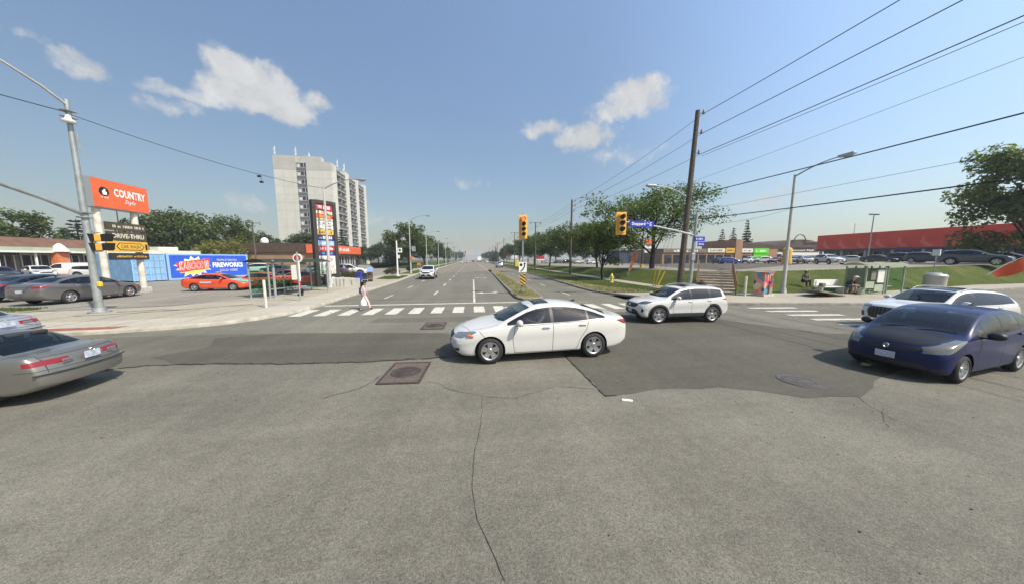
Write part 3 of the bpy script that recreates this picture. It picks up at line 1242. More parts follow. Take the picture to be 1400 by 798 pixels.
def wheel_meshes(c, key):
    R, w = c['R'], c.get('tw', .215)
    ri = R * c.get('rimf', .66)
    Mx = Matrix.Rotation(PI / 2, 4, 'X')       # lathe axis -> y
    t = MB()
    t.lathe([(ri, -w / 2 + .01), (ri + .012, -w / 2), (R - .05, -w / 2 + .002), (R - .012, -w / 2 + .022), (R, -w / 2 + .05), (R, -.02), (R - .006, -.015), (R - .006, .015), (R, .02), (R, w / 2 - .05), (R - .012, w / 2 - .022), (R - .05, w / 2 - .002), (ri + .012, w / 2), (ri, w / 2 - .01)], 36, Mx)
    tyre = t.mesh('wheel', ['tyre'], 40)
    r = MB()
    # outer face towards -y in this frame (M maps z to -y): z = +w/2 side
    o = w / 2 - .012
    r.lathe([(ri + .002, o - .004), (ri - .012, o), (ri - .03, o - .012), (ri - .035, -w / 2 + .03)], 36, Mx, 0)
    r.lathe([(ri - .03, -.0), (.0, -.0)], 24, Mx, 1)
    ns, style = c.get('spokes', 5), c.get('rim', 'split')
    for k in range(ns):
        a = 2 * PI * k / ns + .3
        for da in ((-.13, .13) if style == 'split' else ((0,) if style == 'single' else (-.09, .09))):
            A = Matrix.Rotation(a, 4, 'Z')
            wd_ = {'split': .075, 'single': .12, 'thin': .035}[style] * R / .33
            p0 = Vector((.035, da * .12, o - .035))
            p1 = Vector((ri - .018, da * ri * 1.25, o - .012))
            d = p1 - p0
            nn = Vector((-d.y, d.x, 0)).normalized() * wd_ / 2
            top = [p0 - nn * .8, p1 - nn, p1 + nn, p0 + nn * .8]
            V = [Mx @ (A @ q) for q in top] + [Mx @ (A @ (q - Vector((0, 0, .05)))) for q in top]
            vs_ = [r.bm.verts.new(q) for q in V]
            for f in ((0, 1, 2, 3), (0, 4, 5, 1), (1, 5, 6, 2), (2, 6, 7, 3), (3, 7, 4, 0)):
                r.bm.faces.new([vs_[i] for i in f])
    r.lathe([(0, o - .012), (.05, o - .014), (.06, o - .022), (.075, o - .05)], 18, Mx, 0)
    bmesh.ops.recalc_face_normals(r.bm, faces=r.bm.faces)
    rim = r.mesh('rim', [c.get('rimmat', 'alloy'), 'alloy_dark'], 35)
    return tyre, rim


MODELS = {}


def car_model(key, c):
    """meshes of one kind of car: list of (part name, mesh, parent part index, location, rz, paint slot)"""
    c = dict(c)
    fine = c.get('fine', True)
    ns = c.get('ns', 84 if fine else 44)
    x0 = c['wb'] / 2 + c['fo']
    X = lambda s: x0 - s
    P = []              # (name, mesh, parent index or None, loc, rz)
    bm = shell(c, ns)
    zbf = curve(c['zb'])

    def sidef(sgn, ymin=.3):
        return lambda p, n: p.y * sgn > ymin
    both = lambda p, n: abs(p.y) > .3
    R = c['R']
    # wheel arches
    ar = R + c.get('archgap', .055)
    for wx in (c['wb'] / 2, -c['wb'] / 2):
        if c.get('flare'):
            pol = [q for q in circle(wx, R, ar + c['flare'], 26)]
            fs = cut(bm, pol, 'side', both)
            for f in fs:
                f.material_index = 2
        fs = cut(bm, circle(wx, R, ar, 26), 'side', both)
        bmesh.ops.delete(bm, geom=fs, context='FACES')
    if c.get('clad'):
        fs = cut(bm, [(X(s), z) for s, z in c['clad']], 'side', both)
        for f in fs:
            f.material_index = 2
    # dark window surround
    for pol in c['dlo']:
        for f in cut(bm, [(X(s), z) for s, z in pol], 'side', lambda p, n: abs(p.y) > .3 and abs(n.y) > .25):
            f.material_index = 1
    parts = []

    def patch(name, pol, view, filt, mats, push=0.0, split=False, parent=None, deep=0):
        groups = [(1,), (-1,)] if split else [None]
        out = []
        for gsgn in groups:
            fl = filt if gsgn is None else (lambda p, n, s=gsgn[0]: filt(p, n) and p.y * s > 0)
            fs = cut(bm, pol, view, fl)
            if not fs:
                continue
            nb = take(bm, fs, push)
            out.append((name, to_mesh(nb, name, mats), gsgn[0] if gsgn else 0))
        return out
    gl = c.get('glass', 'car_glass')
    glr = c.get('glass_rear', gl)
    # side glass
    win = {}
    for i, (pol, g_) in enumerate(c['windows']):
        for nm, me, sg in patch('side_window', [(X(s), z) for s, z in pol], 'side', lambda p, n: abs(p.y) > .3 and abs(n.y) > .25, [g_ or gl], split=True):
            parts.append((nm, me, ('door', sg, i), None))
    ws = c['windscreen']
    for nm, me, sg in patch('windscreen', [(X(s), y) for s, y in ws] + [(X(s), -y) for s, y in reversed(ws)], 'top', lambda p, n: n.z > .2 and p.z > c['zcut'], [gl]):
        parts.append((nm, me, None, None))
    rw = c.get('rear_window')
    if rw:
        for nm, me, sg in patch('rear_window', [(X(s), y) for s, y in rw] + [(X(s), -y) for s, y in reversed(rw)], 'top', lambda p, n: n.z > .15 and p.z > c['zcut'], [glr]):
            parts.append((nm, me, None, None))
    rwf = c.get('rear_window_f')
    if rwf:
        for nm, me, sg in patch('rear_window', [(y, z) for y, z in rwf] + [(-y, z) for y, z in reversed(rwf)], 'front', lambda p, n: n.x < -.3 and p.x < X(c['L'] * .7), [glr]):
            parts.append((nm, me, None, None))
    sr = c.get('sunroof')
    if sr:
        for nm, me, sg in patch('sunroof', [(X(s), y) for s, y in sr] + [(X(s), -y) for s, y in reversed(sr)], 'top', lambda p, n: n.z > .6 and p.z > c['zcut'], ['car_glass_dark']):
            parts.append((nm, me, None, None))
    # lights and front details cut from the skin
    for spec in c.get('patches', []):
        name, view, pol, ymin, xr, mats, split = spec
        if view == 'side':
            pl = [(X(s), z) for s, z in pol]
        elif view == 'front':
            pl = list(pol) + ([(-y, z) for y, z in reversed(pol)] if not split else [])
        else:
            pl = [(X(s), y) for s, y in pol] + [(X(s), -y) for s, y in reversed(pol)]
        if view == 'front' and split:
            for sgn in (1, -1):
                fl = (lambda p, n, sgn=sgn: X(xr[1]) <= p.x <= X(xr[0]) and p.y * sgn > ymin)
                fs = cut(bm, [(y * sgn, z) for y, z in pol], 'front', fl)
                if fs:
                    parts.append((name, to_mesh(take(bm, fs), name, mats), None, None))
            continue
        fl = (lambda p, n: X(xr[1]) <= p.x <= X(xr[0]) and abs(p.y) >= ymin)
        for nm, me, sg in patch(name, pl, view, fl, mats, split=split):
            parts.append((nm, me, None, None))
    # bonnet of another colour
    # doors
    doors = {}
    if fine:
        for i, pol in enumerate(c['doors']):
            pl = [(X(s), z) for s, z in pol]
            for st_ in ring_strips(pl, .013):
                for f in cut(bm, st_, 'side', lambda p, n: abs(p.y) > .3):
                    if f.material_index == 0:
                        f.material_index = 3
            for sg in (1, -1):
                fs = [f for f in cut(bm, pl, 'side', sidef(sg)) if f.material_index != 3]
                nb = take(bm, fs)
                doors[(i, sg)] = to_mesh(nb, 'door', ['paint', 'trim', 'cladding', 'gap'])
        for st_ in c.get('seams', []):
            view, a, b = st_
            p, q = Vector(a), Vector(b)
            if view != 'front':
                p, q = Vector((X(a[0]), a[1])), Vector((X(b[0]), b[1]))
            d = (q - p).normalized()
            nn = Vector((-d.y, d.x)) * .006
            for sg in ((1, -1) if view != 'side' else (1,)):
                qd = [p - nn, q - nn, q + nn, p + nn]
                if view == 'top':
                    qd = [Vector((v.x, v.y * sg)) for v in qd]
                if view == 'front':
                    qd = [Vector((v.x * sg, v.y)) for v in qd]
                fl = (lambda p_, n_: n_.z > .2 and p_.z > .6) if view == 'top' else ((lambda p_, n_: abs(p_.y) > .3) if view == 'side' else (lambda p_, n_: n_.x < -.2 and p_.x < X(c['L'] * .7)))
                for f in cut(bm, [tuple(v) for v in qd], view, fl):
                    if f.material_index == 0:
                        f.material_index = 3
    # wheel housings, floor
    for wx in (c['wb'] / 2, -c['wb'] / 2):
        for sg in (1, -1):
            n = 18
            for k in range(n):
                a0, a1 = PI * (-.12 + 1.24 * k / n), PI * (-.12 + 1.24 * (k + 1) / n)
                yo, yi = sg * (c['Wmax'] - .05), sg * (c['Wmax'] - .42)
                q = [(wx + (ar + .012) * math.cos(a), y, R + (ar + .012) * math.sin(a)) for a, y in ((a0, yo), (a1, yo), (a1, yi), (a0, yi))]
                f = bm.faces.new([bm.verts.new(v) for v in q])
                f.material_index = 3
                f = bm.faces.new([bm.verts.new(v) for v in (q[3], q[2], (wx, yi, R))])
                f.material_index = 3
    body = to_mesh(bm, 'body', ['paint', c.get('pillar', 'trim'), c.get('cladmat', 'cladding'), 'gap'])
    P.append(('body', body, None, None, 0))
    didx = {}
    for k, me in doors.items():
        didx[k] = len(P)
        P.append(('door', me, None, None, 0))
        if c.get('handles'):
            s, z = c['handles'][k[0]]
            W = curve(c['W'])(s) * .985
            h = MB()
            h.box((X(s), k[1] * (W + .012), z), (.2, .022, .03), bev=.009, seg=2)
            h.box((X(s), k[1] * (W - .0), z), (.14, .03, .05), bev=.01)
            P.append(('handle', h.mesh('handle', [c.get('handlemat', 'chrome')]), didx[k], None, 0))
    for nm, me, door, par in parts:
        pi = None
        if door and fine:
            j = c.get('win_door', [0, 1, 1])[door[2]] if door[2] < 3 else None
            pi = didx.get((j, door[1]))
        P.append((nm, me, pi, None, 0))
    tyre, rim = wheel_meshes(c, key)
    for wx in (c['wb'] / 2, -c['wb'] / 2):
        for sg in (1, -1):
            yy = sg * (c['Wmax'] - .125)
            i = len(P)
            P.append(('wheel', tyre, None, (wx, yy, R), PI if sg > 0 else 0))
            P.append(('rim', rim, i, None, 0))
    # cabin: seats, dash, wheel
    cb_ = MB()
    sx, zf_ = c['seat'], c.get('zfloor', .3)
    zsh = c.get('zseat', .52)
    cb_.box((X(sx + .45), 0, zf_), (2.3, c['Wmax'] * 1.75, .06))
    cb_.box((X(sx - .62), 0, zsh + .17), (.34, c['Wmax'] * 1.7, .5), bev=.08, seg=2)
    for row, (s_, ys) in enumerate(((sx, (-.37, .37)), (sx + .92, (-.4, 0, .4)))):
        for y in ys:
            wS = .5 if row == 0 else .44
            cb_.box((X(s_ - .05), y, zsh), (.5, wS, .16), bev=.05, seg=2)
            cb_.box((X(s_ + .27), y, zsh + .35), (.16, wS, .62), ry=-.25, bev=.06, seg=2)
            cb_.box((X(s_ + .37), y, zsh + .74), (.09, .26, .19), ry=-.2, bev=.04, seg=2)
    cb_.tube([(X(sx - .36) - .11 * math.sin(t) * .3, .37 + .18 * math.cos(t), zsh + .36 + .18 * math.sin(t)) for t in np.linspace(0, 2 * PI, 17)], .015, 6, False)
    P.append(('cabin', cb_.mesh('cabin', [c.get('cabinmat', 'cabin')]), None, None, 0))
    # mirrors
    if c.get('mirror'):
        s, z = c['mirror']
        W = curve(c['W'])(s)
        for sg in (1, -1):
            h = MB()
            h.sph((X(s) - .02, sg * (W + .12), z + .06), (.085, .125, .085), 14, 9)
            h.box((X(s) - .01, sg * (W + .01), z + .0), (.07, .14, .035), bev=.01, mi=1)
            h.box((X(s) - .075, sg * (W + .12), z + .06), (.012, .19, .11), bev=.005, mi=2)
            P.append(('wing_mirror', h.mesh('wing_mirror', [c.get('mirrormat', 'paint'), 'trim', 'chrome']), None, None, 0))
    for nm, fn, m_ in c.get('extras', []):
        h = MB()
        fn(h, X, c)
        P.append((nm, h.mesh(nm, [m_] if isinstance(m_, str) else m_), None, None, 0))
    MODELS[key] = (P, c)
    return P


MATS['paint'] = mat('shell_paint', (0.7, 0.7, 0.7), 0.3)


def make_car(name, key, label, cat, loc, rz, body_paint, group=None, lite=False, door_paint=None):
    P, c = MODELS[key]
    t = thing(name, label, cat, loc, rz, group)
    made = []
    pm_ = MATS[body_paint]
    skip = ('cabin',) if lite == 2 else ()
    for nm, me, par, l, r in P:
        if nm in skip:
            made.append(None)
            continue
        o = link(nm, me, made[par] if par is not None and made[par] is not None else t, l, r)
        made.append(o)
        for i, ms_ in enumerate(o.material_slots):
            if ms_.material == MATS['paint']:
                ms_.link = 'OBJECT'
                ms_.material = pm_
    return t
def glasshouse(c, s0, s1, splits, mt=.05, mb_=.015, inset=.014, n=10):
    """window surround and panes between belt line and roof rail"""
    zs, zt, cr = curve(c['zs']), curve(c['zt']), curve(c['crown'])

    def outline(a, b, t, m):
        lo, hi = [], []
        for i in range(n + 1):
            s = a + (b - a) * i / n
            z0, z1 = zs(s) + m, zt(s) - cr(s) - t
            if z1 > z0 + .004:
                lo.append((s, z0))
                hi.append((s, z1))
        return lo + hi[::-1]
    c['dlo'] = [outline(s0, s1, mt, mb_)]
    c['windows'] = [(outline(a, b, mt + inset, mb_ + inset), g) for a, b, g in splits]


def wiper(y0, y1):
    def f(h, X, c):
        s = c['windscreen'][0][0]
        zt = curve(c['zt'])
        h.tube([(X(s + .02), y0, zt(s) + .005), (X(s + .1), (y0 + y1) / 2, zt(s + .1) + .004), (X(s + .13), y1, zt(s + .13) - .012)], .009, 5)
    return f


def front_plate(z, w=.3, s=-.012):
    def f(h, X, c):
        h.box((X(s), 0, z), (.012, w, .15), bev=.004)
    return f


def rear_plate(z, off=.012, ds=0):
    def f(h, X, c):
        h.box((X(c['L'] + off), 0, z), (.014, .3, .15), bev=.004)
    return f


def bars(zs_, w, s=-.02, t=.012):
    def f(h, X, c):
        for z in zs_:
            h.tube([(X(s + .28 * (abs(y) / c['Wmax']) ** 2.6), y, z) for y in np.linspace(-w, w, 11)], t, 6)
    return f


def vbars(z0, z1, w, n, s=-.02):
    def f(h, X, c):
        for y in np.linspace(-w, w, n):
            h.box((X(s + .28 * (abs(y) / c['Wmax']) ** 2.6), y, (z0 + z1) / 2), (.02, .022, z1 - z0))
    return f


def emblem(z, s=-.03, r=.055):
    def f(h, X, c):
        h.lathe([(r * .72, 0), (r * .8, .012), (r, .012), (r * 1.05, 0)], 20, Matrix.Translation((X(s), 0, z)) @ Matrix.Rotation(PI / 2, 4, 'Y'))
        h.box((X(s) + .006, 0, z), (.01, r * 1.7, r * .35), bev=.003)
    return f


def rails(s0, s1, y0, sg, lift=.05):
    def f(h, X, c):
        zt, cr, yr = curve(c['zt']), curve(c['crown']), curve(c['yr'])
        ss = np.linspace(s0, s1, 9)
        h.tube([(X(s), sg * (yr(s) - y0), zt(s) - cr(s) * .6 + (lift if 0 < i < 8 else .0)) for i, s in enumerate(ss)], .016, 6)
    return f


def antenna(s):
    def f(h, X, c):
        z = curve(c['zt'])(s)
        h.prism([(X(s) + .09, z - .005), (X(s) - .09, z - .005), (X(s) - .07, z + .055)], -.018, .018, axis='y')
    return f


def exhaust(y, z=.26):
    def f(h, X, c):
        h.cyl((X(c['L'] - .4), y, z), (X(c['L'] - .06), y, z), .03, n=10)
    return f


paint('paint_white', (0.64, 0.63, 0.60), 0.0, .3, dirt=.04)
paint('paint_pearl', (0.64, 0.63, 0.59), 0.0, .3, dirt=.05)
paint('paint_blue', (0.002, 0.009, 0.062), 0.0, .3, dirt=.004, coat=.12, spec=.3)
paint('paint_champagne', (0.195, 0.19, 0.165), 0.55, .38, dirt=.10)
paint('paint_silver', (0.5, 0.51, 0.52), 0.6, .35, dirt=.08)
paint('paint_grey', (0.17, 0.16, 0.155), 0.5, .35, dirt=.06)
paint('paint_black', (0.014, 0.014, 0.016), 0.1, .25, dirt=.05)
paint('paint_navy', (0.02, 0.028, 0.055), 0.3, .3, dirt=.05)
paint('paint_bright_blue', (0.02, 0.07, 0.35), 0.2, .3, dirt=.05)
paint('paint_orange', (0.72, 0.075, 0.014), 0.0, .32, dirt=.04)
paint('paint_mint', (0.2, 0.55, 0.38), 0.0, .32, dirt=.04)
paint('paint_maroon', (0.15, 0.012, 0.016), 0.2, .3, dirt=.05)
paint('paint_red', (0.5, 0.02, 0.02), 0.1, .3, dirt=.05)
paint('paint_slate', (0.06, 0.075, 0.10), 0.35, .3, dirt=.05)
paint('paint_beige', (0.45, 0.4, 0.28), 0.3, .35, dirt=.05)

# --- modern mid-size saloon (white, nearest)
ALT = dict(L=4.86, Wmax=.915, wb=2.776, fo=.98, R=.33, zcut=.9, belly=.5, scoop=.02,
    zt=[(0, .64), (.04, .71), (.2, .79), (.6, .885), (1.15, .985), (1.5, 1.15), (2.0, 1.37), (2.35, 1.45), (2.8, 1.47), (3.3, 1.43), (3.75, 1.32), (4.2, 1.15), (4.45, 1.10), (4.75, 1.075), (4.82, 1.04), (4.86, .97)],
    zb=[(0, .30), (.08, .22), (.5, .19), (4.2, .21), (4.65, .28), (4.86, .40)],
    zs=[(0, .60), (.3, .74), (1.1, .91), (1.6, .945), (3.0, .975), (4.0, 1.03), (4.5, 1.04), (4.86, .93)],
    W=[(0, .72), (.08, .79), (.35, .865), (.9, .905), (2.4, .915), (3.9, .905), (4.5, .86), (4.78, .80), (4.86, .76)],
    yr=[(0, .56), (.5, .67), (1.1, .73), (1.6, .67), (2.1, .60), (2.8, .58), (3.5, .59), (4.2, .67), (4.6, .69), (4.86, .62)],
    crown=[(0, .04), (1.1, .045), (1.8, .06), (3.4, .06), (4.2, .045), (4.86, .03)],
    windscreen=[(1.2, 0), (1.24, .4), (1.36, .665), (2.06, .545), (2.0, 0)],
    rear_window=[(3.62, 0), (3.6, .5), (4.18, .60), (4.27, .3), (4.28, 0)],
    sunroof=[(2.2, 0), (2.2, .42), (2.62, .43), (2.62, 0)],
    seat=2.25, mirror=(1.68, .98), handles=[(2.42, .87), (3.42, .905)], rim='split', spokes=5, rimf=.70)
glasshouse(ALT, 1.42, 4.08, [(1.44, 2.56, None), (2.64, 3.56, None), (3.61, 4.05, 'car_glass_dark')])
ALT['doors'] = [[(1.60, .26), (2.60, .255), (2.62, .962), (1.62, .93), (1.55, .6)], [(2.60, .255), (3.26, .26), (3.34, .5), (3.52, .78), (3.6, 1.0), (2.62, .962)]]
ALT['seams'] = [('top', (.5, .66), (1.2, .71)), ('top', (.3, .0), (.5, .66)), ('front', (.0, .94), (.66, .94)), ('side', (.95, .55), (.72, .84))]
ALT['patches'] = [
    ('headlight', 'side', [(.06, .65), (.26, .655), (.50, .74), (.66, .815), (.6, .825), (.3, .775), (.1, .725)], .38, (-.1, .7), ['lamp_clear'], True),
    ('grille', 'front', [(0, .565), (.30, .575), (.43, .64), (.46, .70), (0, .715)], 0, (-.1, .6), ['trim'], False),
    ('intake', 'front', [(0, .28), (.42, .285), (.48, .36), (0, .40)], 0, (-.1, .6), ['trim'], False),
    ('fog_lamp', 'front', [(.56, .32), (.74, .34), (.76, .42), (.6, .40)], 0, (-.1, .7), ['trim'], True),
    ('taillight', 'side', [(4.40, .985), (4.55, 1.0), (4.95, .96), (4.95, .86), (4.66, .865)], .38, (4.3, 5), ['lamp_red'], True)]
ALT['extras'] = [('wiper', wiper(.05, .6), 'trim'), ('wiper', wiper(-.5, .1), 'trim'), ('front_plate', front_plate(.45), 'plate'), ('rear_plate', rear_plate(.72), 'plate'), ('grille_bar', bars((.60, .65), .34), 'chrome'), ('emblem', emblem(.665), 'chrome'),
    ('indicator', lambda h, X, c: h.box((X(.50), .862, .735), (.16, .03, .05), rz=-.16, ry=-.3, bev=.012), 'lamp_amber'),
    ('indicator', lambda h, X, c: h.box((X(.50), -.862, .735), (.16, .03, .05), rz=.16, ry=-.3, bev=.012), 'lamp_amber'),
    ('antenna', antenna(3.45), 'trim')]
car_model('saloon', ALT)

# --- older saloon (champagne, seen from behind)
CAM = dict(L=4.76, Wmax=.8925, wb=2.67, fo=.96, R=.31, zcut=.9, belly=.5, scoop=.006, rbend=.20, rlean=.10, zr=.52,
    zt=[(0, .62), (.05, .69), (.3, .77), (1.25, .93), (1.5, 1.06), (2.05, 1.33), (2.45, 1.405), (3.0, 1.41), (3.4, 1.355), (3.75, 1.2), (4.02, 1.05), (4.12, 1.03), (4.6, 1.01), (4.7, .985), (4.76, .93)],
    zb=[(0, .30), (.1, .22), (.6, .19), (4.2, .22), (4.6, .29), (4.76, .36)],
    zs=[(0, .58), (.3, .72), (1.2, .88), (2.5, .925), (4.1, .975), (4.6, .965), (4.76, .90)],
    W=[(0, .72), (.1, .79), (.4, .85), (1, .885), (2.4, .8925), (3.8, .885), (4.4, .86), (4.7, .825), (4.76, .80)],
    yr=[(0, .58), (.6, .68), (1.25, .72), (1.6, .68), (2.1, .61), (2.6, .595), (3.2, .60), (3.9, .68), (4.15, .73), (4.6, .72), (4.76, .68)],
    crown=[(0, .03), (1.2, .035), (1.9, .06), (3.2, .06), (4.0, .04), (4.2, .022), (4.76, .02)],
    windscreen=[(1.3, 0), (1.33, .4), (1.44, .655), (2.1, .55), (2.05, 0)],
    rear_window=[(3.36, 0), (3.36, .52), (3.98, .64), (4.04, .4), (4.06, 0)],
    seat=2.2, mirror=(1.66, .95), handles=[(2.35, .80), (3.35, .82)], handlemat='cladding', rim='thin', spokes=7, rimf=.68, rimmat='hubcap', mirrormat='paint')
glasshouse(CAM, 1.46, 3.9, [(1.5, 2.46, None), (2.54, 3.4, None), (3.46, 3.86, None)])
CAM['doors'] = [[(1.58, .25), (2.5, .25), (2.5, .915), (1.58, .88)], [(2.5, .25), (3.2, .255), (3.3, .55), (3.45, .75), (3.5, .94), (2.5, .915)]]
CAM['seams'] = [('top', (4.05, .66), (4.72, .66)), ('front', (.64, .93), (.66, .70)), ('front', (0, .70), (.86, .70)), ('side', (4.30, .70), (4.62, .70)), ('front', (.0, .955), (.68, .955))]
CAM['patches'] = [
    ('taillight', 'front', [(.30, .80), (.62, .795), (.95, .79), (.95, .885), (.62, .90), (.30, .895)], 0, (4.42, 5), ['lamp_red'], True),
    ('headlight', 'side', [(.06, .62), (.5, .66), (.5, .74), (.1, .71)], .36, (-.1, .6), ['lamp_clear'], True),
    ('grille', 'front', [(0, .60), (.34, .61), (.36, .68), (0, .69)], 0, (-.1, .5), ['trim'], False),
    ('intake', 'front', [(0, .3), (.5, .3), (.5, .4), (0, .41)], 0, (-.1, .5), ['trim'], False)]
CAM['extras'] = [('wiper', wiper(.05, .6), 'trim'), ('wiper', wiper(-.5, .1), 'trim'), ('rear_plate', rear_plate(.845, .006), 'plate'), ('front_plate', front_plate(.45), 'plate'), ('exhaust', exhaust(-.5), 'steel'), ('emblem', lambda h, X, c: h.lathe([(.035, 0), (.042, .01), (.05, 0)], 16, Matrix.Translation((X(4.77), 0, .945)) @ Matrix.Rotation(-PI / 2, 4, 'Y')), 'chrome'),
    ('lamp_lens', lambda h, X, c: h.box((X(4.735), .42, .85), (.02, .18, .05), bev=.008), 'lamp_clear'),
    ('lamp_lens', lambda h, X, c: h.box((X(4.735), -.42, .85), (.02, .18, .05), bev=.008), 'lamp_clear'),
    ('bumper_strip', lambda h, X, c: h.tube([(X(c['L'] + .004 - .20 * (abs(y) / c['Wmax']) ** 2.6), y, .62) for y in np.linspace(-.86, .86, 21)], .014, 6), 'cladding')]
car_model('old_saloon', CAM)

# --- compact crossover
RAV = dict(L=4.6, Wmax=.9275, wb=2.69, fo=.93, R=.375, zcut=1.05, belly=.55, scoop=.03, flare=.095, fbend=.26, flean=.06, zf=.6, rlean=.03, zr=.7, zfloor=.42, zseat=.72,
    zt=[(0, .80), (.04, .90), (.14, .98), (.5, 1.05), (1.2, 1.14), (1.45, 1.26), (2.0, 1.55), (2.35, 1.65), (2.8, 1.685), (3.5, 1.67), (4.1, 1.61), (4.28, 1.54), (4.42, 1.32), (4.53, 1.05), (4.6, .88)],
    zb=[(0, .40), (.15, .29), (.6, .25), (3.9, .27), (4.4, .36), (4.6, .5)],
    zs=[(0, .74), (.2, .92), (1.2, 1.05), (2.5, 1.08), (3.6, 1.13), (4.15, 1.18), (4.4, 1.14), (4.6, .82)],
    W=[(0, .77), (.08, .84), (.4, .89), (1, .92), (2.4, .9275), (3.8, .92), (4.3, .885), (4.55, .83), (4.6, .80)],
    yr=[(0, .63), (.5, .73), (1.2, .79), (1.6, .74), (2.1, .67), (2.8, .655), (3.6, .645), (4.2, .63), (4.45, .67), (4.6, .68)],
    crown=[(0, .05), (1.2, .05), (2, .06), (3.5, .06), (4.2, .06), (4.6, .05)],
    windscreen=[(1.26, 0), (1.29, .4), (1.4, .72), (2.1, .61), (2.05, 0)],
    rear_window_f=[(0, 1.17), (.58, 1.16), (.54, 1.49), (0, 1.53)],
    sunroof=[(2.3, 0), (2.3, .46), (2.9, .46), (2.9, 0)],
    seat=2.25, mirror=(1.72, 1.12), handles=[(2.44, 1.0), (3.42, 1.04)], handlemat='paint', rim='split', spokes=5, rimf=.72, rimmat='alloy',
    clad=[(1.2, .15), (3.35, .15), (3.35, .47), (1.2, .47)])
glasshouse(RAV, 1.5, 4.12, [(1.54, 2.48, None), (2.56, 3.46, 'car_glass_dark'), (3.52, 4.06, 'car_glass_dark')], mt=.055)
RAV['doors'] = [[(1.62, .48), (2.52, .48), (2.53, 1.07), (1.6, 1.045)], [(2.52, .48), (3.2, .48), (3.3, .65), (3.42, .8), (3.5, 1.1), (2.53, 1.07)]]
RAV['seams'] = [('top', (.4, .7), (1.25, .76)), ('side', (1.08, .7), (1.02, 1.0))]
RAV['patches'] = [
    ('headlight', 'side', [(.04, .87), (.3, .90), (.62, 1.0), (.5, 1.02), (.14, .975)], .42, (-.1, .66), ['lamp_dark'], True),
    ('grille', 'front', [(0, .70), (.36, .71), (.50, .82), (.46, .90), (0, .90)], 0, (-.1, .6), ['trim'], False),
    ('intake', 'front', [(0, .31), (.64, .33), (.60, .46), (.42, .62), (0, .64)], 0, (-.1, .7), ['cladding'], False),
    ('fog_lamp', 'front', [(.70, .52), (.78, .53), (.80, .66), (.74, .72)], 0, (-.1, .7), ['trim'], True),
    ('taillight', 'side', [(4.05, 1.09), (4.4, 1.14), (4.7, 1.06), (4.7, .98), (4.35, 1.03)], .38, (3.9, 5), ['lamp_red'], True)]
RAV['extras'] = [('wiper', wiper(.05, .6), 'trim'), ('wiper', wiper(-.5, .1), 'trim'), ('front_plate', front_plate(.55, s=-.0), 'plate'), ('rear_plate', rear_plate(.85), 'plate'), ('emblem', emblem(.83, -.02), 'chrome'), ('roof_rail', rails(2.2, 3.95, .03, 1), 'steel'), ('roof_rail', rails(2.2, 3.95, .03, -1), 'steel'), ('antenna', antenna(3.85), 'trim'),
    ('skid_plate', lambda h, X, c: h.box((X(.03), 0, .34), (.05, .9, .06), bev=.015), 'alloy')]
car_model('crossover', RAV)

# --- large premium crossover
BIG = dict(RAV)
BIG.update(L=4.85, Wmax=.97, wb=2.85, fo=.94, R=.365, flare=0, clad=None, scoop=.022,
    zt=[(0, .78), (.04, .88), (.14, .97), (.5, 1.03), (1.25, 1.12), (1.5, 1.24), (2.05, 1.53), (2.4, 1.62), (2.9, 1.65), (3.6, 1.62), (4.2, 1.53), (4.45, 1.42), (4.62, 1.24), (4.77, 1.02), (4.85, .88)],
    zb=[(0, .36), (.15, .26), (.6, .22), (4.1, .24), (4.6, .33), (4.85, .46)],
    zs=[(0, .74), (.2, .91), (1.25, 1.04), (2.5, 1.06), (3.7, 1.1), (4.3, 1.14), (4.6, 1.1), (4.85, .82)],
    W=[(0, .80), (.08, .87), (.4, .93), (1, .96), (2.5, .97), (4.0, .96), (4.5, .92), (4.8, .86), (4.85, .83)],
    yr=[(0, .65), (.5, .76), (1.25, .82), (1.65, .77), (2.15, .69), (2.9, .675), (3.7, .665), (4.3, .66), (4.65, .70), (4.85, .70)],
    windscreen=[(1.3, 0), (1.33, .4), (1.45, .75), (2.16, .63), (2.1, 0)],
    rear_window_f=[(0, 1.16), (.6, 1.15), (.55, 1.42), (0, 1.45)],
    sunroof=[(2.2, 0), (2.2, .56), (3.5, .54), (3.5, 0)], seat=2.35, mirror=(1.78, 1.1), handles=[(2.55, .98), (3.58, 1.01)], rimf=.74)
glasshouse(BIG, 1.55, 4.3, [(1.6, 2.58, 'car_glass'), (2.66, 3.62, 'car_glass_dark'), (3.68, 4.24, 'car_glass_dark')], mt=.055)
BIG['doors'] = [[(1.66, .32), (2.62, .32), (2.63, 1.05), (1.64, 1.035)], [(2.62, .32), (3.4, .32), (3.5, .62), (3.62, .8), (3.68, 1.08), (2.63, 1.05)]]
BIG['patches'] = [
    ('headlight', 'side', [(.04, .82), (.3, .85), (.6, .94), (.5, .97), (.14, .93)], .5, (-.1, .66), ['lamp_clear'], True),
    ('grille', 'front', [(0, .42), (.40, .44), (.54, .62), (.54, .78), (.44, .88), (0, .89)], 0, (-.1, .6), ['trim'], False),
    ('intake', 'front', [(.64, .44), (.82, .46), (.84, .62), (.66, .66)], 0, (-.1, .7), ['trim'], True),
    ('taillight', 'side', [(4.35, 1.08), (4.6, 1.09), (4.95, 1.04), (4.95, .96), (4.6, 1.0)], .38, (4.1, 5.2), ['lamp_red'], True)]
BIG['extras'] = [('wiper', wiper(.05, .6), 'trim'), ('wiper', wiper(-.5, .1), 'trim'), ('front_plate', front_plate(.5, s=-.02), 'plate'), ('grille_bar', vbars(.46, .86, .46, 9, -.0), 'lamp_dark'), ('roof_rail', rails(2.3, 4.1, .03, 1), 'steel'), ('roof_rail', rails(2.3, 4.1, .03, -1), 'steel'), ('rear_plate', rear_plate(.85), 'plate')]
car_model('big_crossover', BIG)

